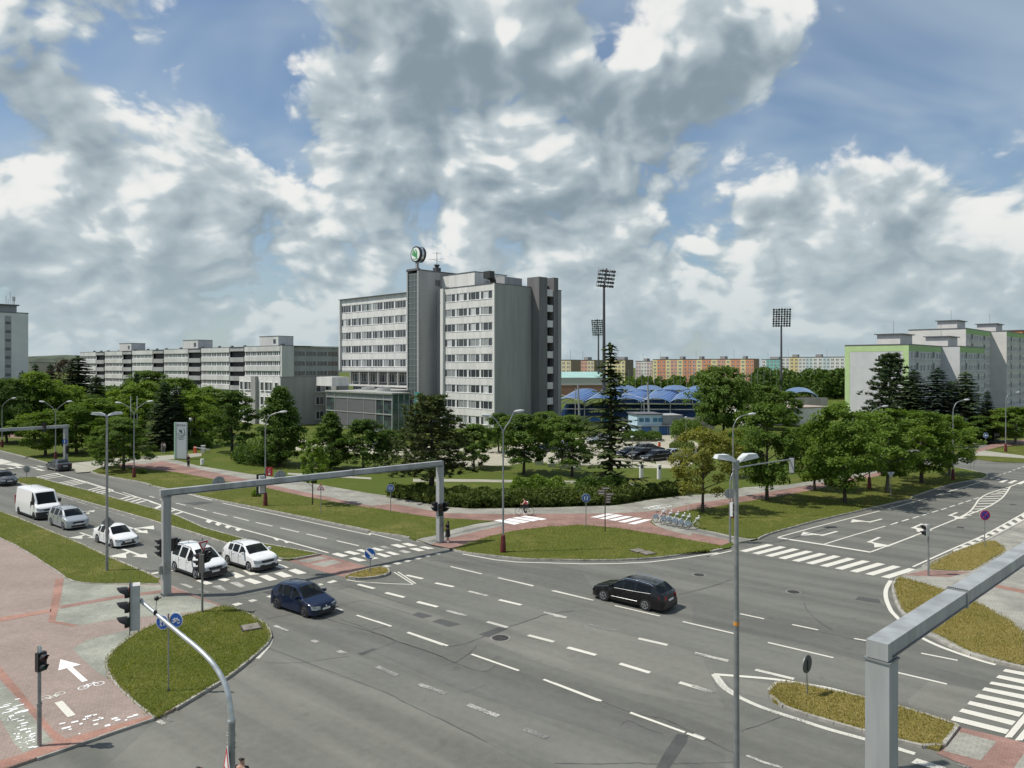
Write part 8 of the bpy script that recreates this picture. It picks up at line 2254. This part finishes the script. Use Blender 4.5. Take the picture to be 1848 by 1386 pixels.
car('white saloon car in the left queue beside the turn arrows', 'saloon', WHITE_P, TA, (204, 988.5))
car('white minivan with black bumper waiting under the gantry', 'caddy', WHITE_P, TA, (355, 1045), cat='minivan')
car('white sport utility car waiting beside the minivan', 'suv', WHITE_P, TA, (451, 1031.5))
car('dark blue hatchback driving into the junction', 'hatch', NAVY_P, Vector((.80, -.60, 0)), (552, 1114), rim=DKRIM)
car('black estate car driving away across the junction', 'wagon', BLACK_P, DIR_A, (1090.5, 1084), True, 'L')
car('dark saloon leaving past the far gantry', 'saloon', GREY_P, DIR_A, (101.3, 850.6), False, 'L')
car('grey car entering from the left edge', 'saloon', GREY_P, TA, pos=G(6, 874))
for i, (px, py, kd, m_, dd, lb) in enumerate(((1134, 826, 'hatch', NAVY_P, (-.9, -.5), 'dark blue hatchback parked leftmost in the near row of the car park'), (1158, 829, 'suv', BLACK_P, (-.9, -.5), 'black parked car in the middle of the near row'), (1184, 832, 'wagon', BLACK_P, (-.9, -.5), 'dark parked car right of the middle one in the near row'), (1211, 829, 'hatch', SILVER_P, (-.9, -.5), 'silver white parked car behind the yellow lime tree'),
     (1172, 818, 'wagon', GREY_P, (1, .3), 'dark parked car in the second row of the car park'), (1079, 800, 'mpv', SILVER_P, (-.8, -.6), 'silver people carrier parked left of the tall spruce'), (1136, 780, 'saloon', WHITE_P, (-1, .1), 'white car parked behind the clipped hedge, left one'), (1160, 782, 'mpv', WHITE_P, (1, 0), 'white car parked behind the clipped hedge, right one'),
     (992, 815, 'hatch', NAVY_P, (-.8, -.6), 'blue car parked behind the lawn trees'), (1012, 812, 'saloon', WHITE_P, (-.8, -.6), 'white car parked behind the lawn trees'), (697, 812, 'wagon', NAVY_P, (.8, .6), 'dark blue car parked at the corner of the glass lobby'))):
    car(lb, kd, m_, Vector((*dd, 0)), pos=G(px, py), group='cars in the office car park')

# ------------------------------------------------------------------ bicycles and people
BIKE_W = mat('bike_white', (.70, .72, .74), .35); BIKE_B = mat('bike_panel_blue', (.50, .60, .68), .4); BIKE_D = mat('bike_dark', (.02, .02, .022), .45)
def bicycle(label, loc, yaw, frame_m, rental=True, group=None):
    t = thing('bicycle', label, 'bicycle', loc, yaw, group); wr_, wbk = .34, 1.06
    for x in (0, wbk):
        b = MB(); b.tube([(x + wr_ * math.cos(a), 0, wr_ + .01 + wr_ * math.sin(a)) for a in [k * .2618 for k in range(25)]], .019, 6); w = b.build('wheel', BIKE_D, t)
        b = MB()
        for k in range(10): a = k * .628; b.tube([(x, 0, wr_ + .01), (x + wr_ * math.cos(a), 0, wr_ + .01 + wr_ * math.sin(a))], .004, 3)
        b.tube([(x, -.05, wr_ + .01), (x, .05, wr_ + .01)], .025, 8); b.build('spokes', GALV, w)
    b = MB()
    for p, q in (((0, 0, .35), (.42, 0, .30)), ((.42, 0, .30), (.84, 0, .72)), ((.30, 0, .78), (.86, 0, .80)) if not rental else ((.36, 0, .50), (.84, 0, .62)), ((.42, 0, .30), (.27, 0, .86)), ((0, 0, .35), (.32, 0, .70)), ((.82, 0, .62), (.88, 0, .95))): b.tube([p, q], .024 if rental else .018, 8)
    b.build('frame', frame_m, t)
    b = MB(); b.tube([(1.06, 0, .35), (.92, 0, .70), (.86, 0, .92)], .018, 6); b.build('fork', frame_m, t)
    b = MB(); b.tube([(.80, -.28, 1.02), (.88, -.12, 1.0), (.89, 0, .98), (.88, .12, 1.0), (.80, .28, 1.02)], .016, 6); b.build('handlebar', BIKE_D, t)
    b = MB(); b.add([(.12, -.09, .90), (.12, .09, .90), (.40, .03, .92), (.40, -.03, .92), (.12, -.09, .86), (.12, .09, .86), (.40, .03, .88), (.40, -.03, .88)], [(0, 3, 2, 1), (4, 5, 6, 7), (0, 1, 5, 4), (1, 2, 6, 5), (2, 3, 7, 6), (3, 0, 4, 7)]); b.build('saddle', BIKE_D, t)
    b = MB(); b.disc((.42, .06, .30), (0, 1, 0), .09, .02, 14); b.bar((.42, .09, .30), (.50, .09, .15), .02, .02); b.bar((.42, -.09, .30), (.34, -.09, .45), .02, .02); b.build('crank', BIKE_D, t)
    if rental:
        for sy in (-.05, .05):
            b = MB(); b.extrude([(-.36, .36), (-.22, .62), (0, .74), (.26, .66), (.30, .46), (.0, .44)], (0, sy, 0), (1, 0, 0), (0, 0, 1), .01); b.build('side_panel', BIKE_B, t)
        bx('basket', BIKE_W, t, (1.0, 1.2, -.12, .12, .82, .94)); ball(t, (1.18, 0, 1.05), .06, SIGN_WHITE, 'lamp', 6)
    return t
p0 = G(1240, 956, .12); yb = math.atan2(.55, .83)
for i in range(6):
    q = p0 + Vector((-.40, .56, 0)) * (i + rnd.uniform(-.18, .18))
    bicycle(('nearest white rental bicycle of the rack', 'second white rental bicycle from the near end', 'third white rental bicycle from the near end', 'fourth white rental bicycle from the near end', 'fifth white rental bicycle from the near end', 'farthest white rental bicycle of the rack')[i], (q.x, q.y, .12), yb + rnd.uniform(-.22, .16), BIKE_W, True, 'rental bicycles')
rk = thing('bicycle_rack', 'white and red rail behind the rental bicycles', 'rack', (0, 0, 0), 0); ra_, rb_ = Z('T', (140, 330), (600, 290)); b = MB(); b.tube([ra_ + Vector((0, 0, .1)), ra_ + Vector((0, 0, .9)), rb_ + Vector((0, 0, .9)), rb_ + Vector((0, 0, .1))], .03, 6); b.build('rail', SIGN_WHITE, rk)

SKIN = mat('skin', (.42, .25, .18), .6); HAIR = mat('dark_hair', (.02, .014, .012), .5)
def skin_mesh(name, J, E, m, parent, sub=2):
    """continuous limb surface grown from joints {name: (x, y, z, radius)} and edges"""
    keys = list(J); me = bpy.data.meshes.new(name); me.from_pydata([J[k][:3] for k in keys], [(keys.index(a), keys.index(b)) for a, b in E], []); me.materials.append(m)
    o = bpy.data.objects.new(name, me); link(o, parent); o.modifiers.new('skin', 'SKIN').use_smooth_shade = True
    for i, k in enumerate(keys):
        d = me.skin_vertices[0].data[i]; r = J[k][3]; d.radius = (r, r) if not isinstance(r, tuple) else r; d.use_root = i == 0
    o.modifiers.new('smooth', 'SUBSURF').levels = sub; o.modifiers['smooth'].render_levels = sub
    return o
def figure(label, loc, yaw, top, bottom, shoe, pose='stand', dress=None, hair=HAIR, long_hair=False, h=1.70, backpack=None):
    t = thing('person', label, 'person', loc, yaw); k = h / 1.70
    J = {'pelvis': (0, 0, .93, .115), 'spine': (0, 0, 1.13, .11), 'chest': (0, 0, 1.33, .125), 'neck': (0, -.01, 1.46, .05), 'head': (0, -.03, 1.57, .088), 'crown': (0, -.01, 1.655, .06)}
    E = [('pelvis', 'spine'), ('spine', 'chest'), ('chest', 'neck'), ('neck', 'head'), ('head', 'crown')]
    arms = {'stand': ((.21, -.02, 1.12), (.22, -.10, .90)), 'phone': ((.20, -.06, 1.12), (.07, -.27, 1.20)), 'call': ((.24, -.08, 1.16), (.11, -.13, 1.50)), 'ride': ((.19, -.32, 1.17), (.22, -.52, 1.02))}
    legs = {'stand': ((.09, .0, .50), (.09, .03, .09), (.10, -.12, .045)), 'ride': None}
    lean = .22 if pose == 'ride' else 0
    if pose == 'ride':
        J.update({'spine': (0, -.09, 1.10, .11), 'chest': (0, -.24, 1.27, .12), 'neck': (0, -.31, 1.38, .05), 'head': (0, -.37, 1.48, .088), 'crown': (0, -.37, 1.565, .06)})
    for sx, nm in ((-1, 'r'), (1, 'l')):
        cy = J['chest'][1]; cz = J['chest'][2]
        el, wr2 = arms['stand' if (pose == 'call' and sx > 0) else pose]
        J['sh' + nm] = (sx * .17, cy, cz + .06, .055); J['el' + nm] = (sx * el[0], el[1], el[2], .042); J['wr' + nm] = (sx * wr2[0], wr2[1], wr2[2], .03); J['ha' + nm] = (sx * wr2[0] * .9, wr2[1] - .07, wr2[2] + (.04 if pose != 'stand' else -.07), .032)
        J['fi' + nm] = (sx * wr2[0] * .85, wr2[1] - .12, wr2[2] + (.06 if pose != 'stand' else -.13), .018); J['th' + nm] = (sx * wr2[0] * .6, wr2[1] - .09, wr2[2] + (.03 if pose != 'stand' else -.08), .013)
        if pose == 'ride': kn, an, to = ((sx * .11, -.36, .80 - .16 * sx), (sx * .11, -.20, .38 - .17 * sx), (sx * .11, -.34, .34 - .17 * sx))
        else: kn, an, to = [(sx * a[0], a[1] + (.03 * sx if i else 0), a[2]) for i, a in enumerate(legs['stand'])]
        J['hip' + nm] = (sx * .09, 0, .90, .085); J['kn' + nm] = (*kn, .058); J['an' + nm] = (*an, .04); J['to' + nm] = (*to, .035)
        E += [('chest', 'sh' + nm), ('sh' + nm, 'el' + nm), ('el' + nm, 'wr' + nm), ('wr' + nm, 'ha' + nm), ('ha' + nm, 'fi' + nm), ('ha' + nm, 'th' + nm), ('pelvis', 'hip' + nm), ('hip' + nm, 'kn' + nm), ('kn' + nm, 'an' + nm), ('an' + nm, 'to' + nm)]
    t.scale = (k, k, k)
    skin_mesh('body', J, E, SKIN, t)
    def grow(keys, f): return {q: (*J[q][:3], J[q][3] * f + .012) for q in keys}
    K1 = ['pelvis', 'spine', 'chest', 'shr', 'shl'] + (['elr', 'ell'] if top[1] else []); E1 = [e for e in E if e[0] in K1 and e[1] in K1]
    skin_mesh('shirt', grow(K1, 1.12), E1, top[0], t)
    if dress:
        b = MB(); b.tube([(0, 0, 1.05), (0, 0, .90), (0, 0, .70), (0, .0, .46)], [.15, .18, .19, .20], 14, False); b.build('skirt', dress, t, True)
    else:
        K2 = ['pelvis', 'hipr', 'hipl', 'knr', 'knl', 'anr', 'anl']; skin_mesh('trousers', grow(K2, 1.14), [e for e in E if e[0] in K2 and e[1] in K2], bottom, t)
    for nm in 'rl': skin_mesh('shoe', grow(['an' + nm, 'to' + nm], 1.05), [('an' + nm, 'to' + nm)], shoe, t)
    hd, cr = J['head'], J['crown']; Hh = {'a': (cr[0], cr[1] + .01, cr[2] + .02, .095), 'b': (hd[0], hd[1] + .06, hd[2] + .02, .10)}; Eh = [('a', 'b')]
    if long_hair: Hh['c'] = (0, hd[1] + .10, hd[2] - .16, .07); Hh['d'] = (0, hd[1] + .11, hd[2] - .30, .045); Eh += [('b', 'c'), ('c', 'd')]
    skin_mesh('hair', Hh, Eh, hair, t)
    for sx in (-1, 1): ball(t, (sx * .032, hd[1] - .085, hd[2] + .015), .011, HAIR, 'eye', 4)
    ball(t, (0, hd[1] - .095, hd[2] - .015), .014, SKIN, 'nose', 4)
    if backpack:
        c = J['chest']; skin_mesh('backpack', {'a': (0, c[1] + .20, c[2] + .06, .12), 'b': (0, c[1] + .22, c[2] - .20, .13)}, [('a', 'b')], backpack, t)
    return t
BLK, WHT_C, RED_C, GRYC, DKB = mat('black_cloth', (.014, .014, .017), .85), mat('white_cloth', (.70, .69, .68), .8), mat('red_cloth', (.50, .035, .06), .8), mat('grey_cloth', (.25, .24, .25), .85), mat('navy_cloth', (.012, .014, .024), .85)
g = G(808, 979, .13); figure('person in a black dress looking at a phone beside the right gantry post', (g.x, g.y, .13), R(-60), (BLK, 1), BLK, WHT_C, 'phone', BLK, long_hair=True, h=1.68)
g = G(340, 844, .13); figure('person in black with white shoes standing by the pylon sign', (g.x, g.y, .12), R(-20), (BLK, 1), BLK, WHT_C, 'call', h=1.78)
g = G(292.5, 818, .13); figure('person in a dark top walking on the lawn behind the driveway', (g.x, g.y, .12), R(80), (GRYC, 1), GRYC, WHT_C, h=1.7)
g = G(297, 817.5, .13); figure('person in a pale top walking on the lawn behind the driveway', (g.x, g.y, .12), R(80), (WHT_C, 1), GRYC, WHT_C, h=1.68)
bxy = G(957, 930, .12); hd_ = Vector((-1, .02, 0)); ybk = math.atan2(hd_.y, hd_.x)
bicycle('thin dark bicycle ridden on the grey footway', (bxy.x, bxy.y, .125), ybk, BIKE_D, False)
cy_ = bxy + hd_ * .25; figure('cyclist in a red shirt with white backpack riding left', (cy_.x, cy_.y, .10), ybk + R(90), (RED_C, 0), BLK, WHT_C, 'ride', backpack=mat('backpack_white', (.72, .66, .66), .8))
q = at(359, 1381, 22.4); figure('person with short dark hair at the bottom edge left of the mast', (q.x, q.y, 0.0), R(150), (DKB, 1), DKB, BLK, h=1.74)
q = at(436, 1366, 22.8); figure('person in dark clothes half behind the near mast', (q.x, q.y, 0.0), R(170), (BLK, 1), DKB, BLK, h=1.80)
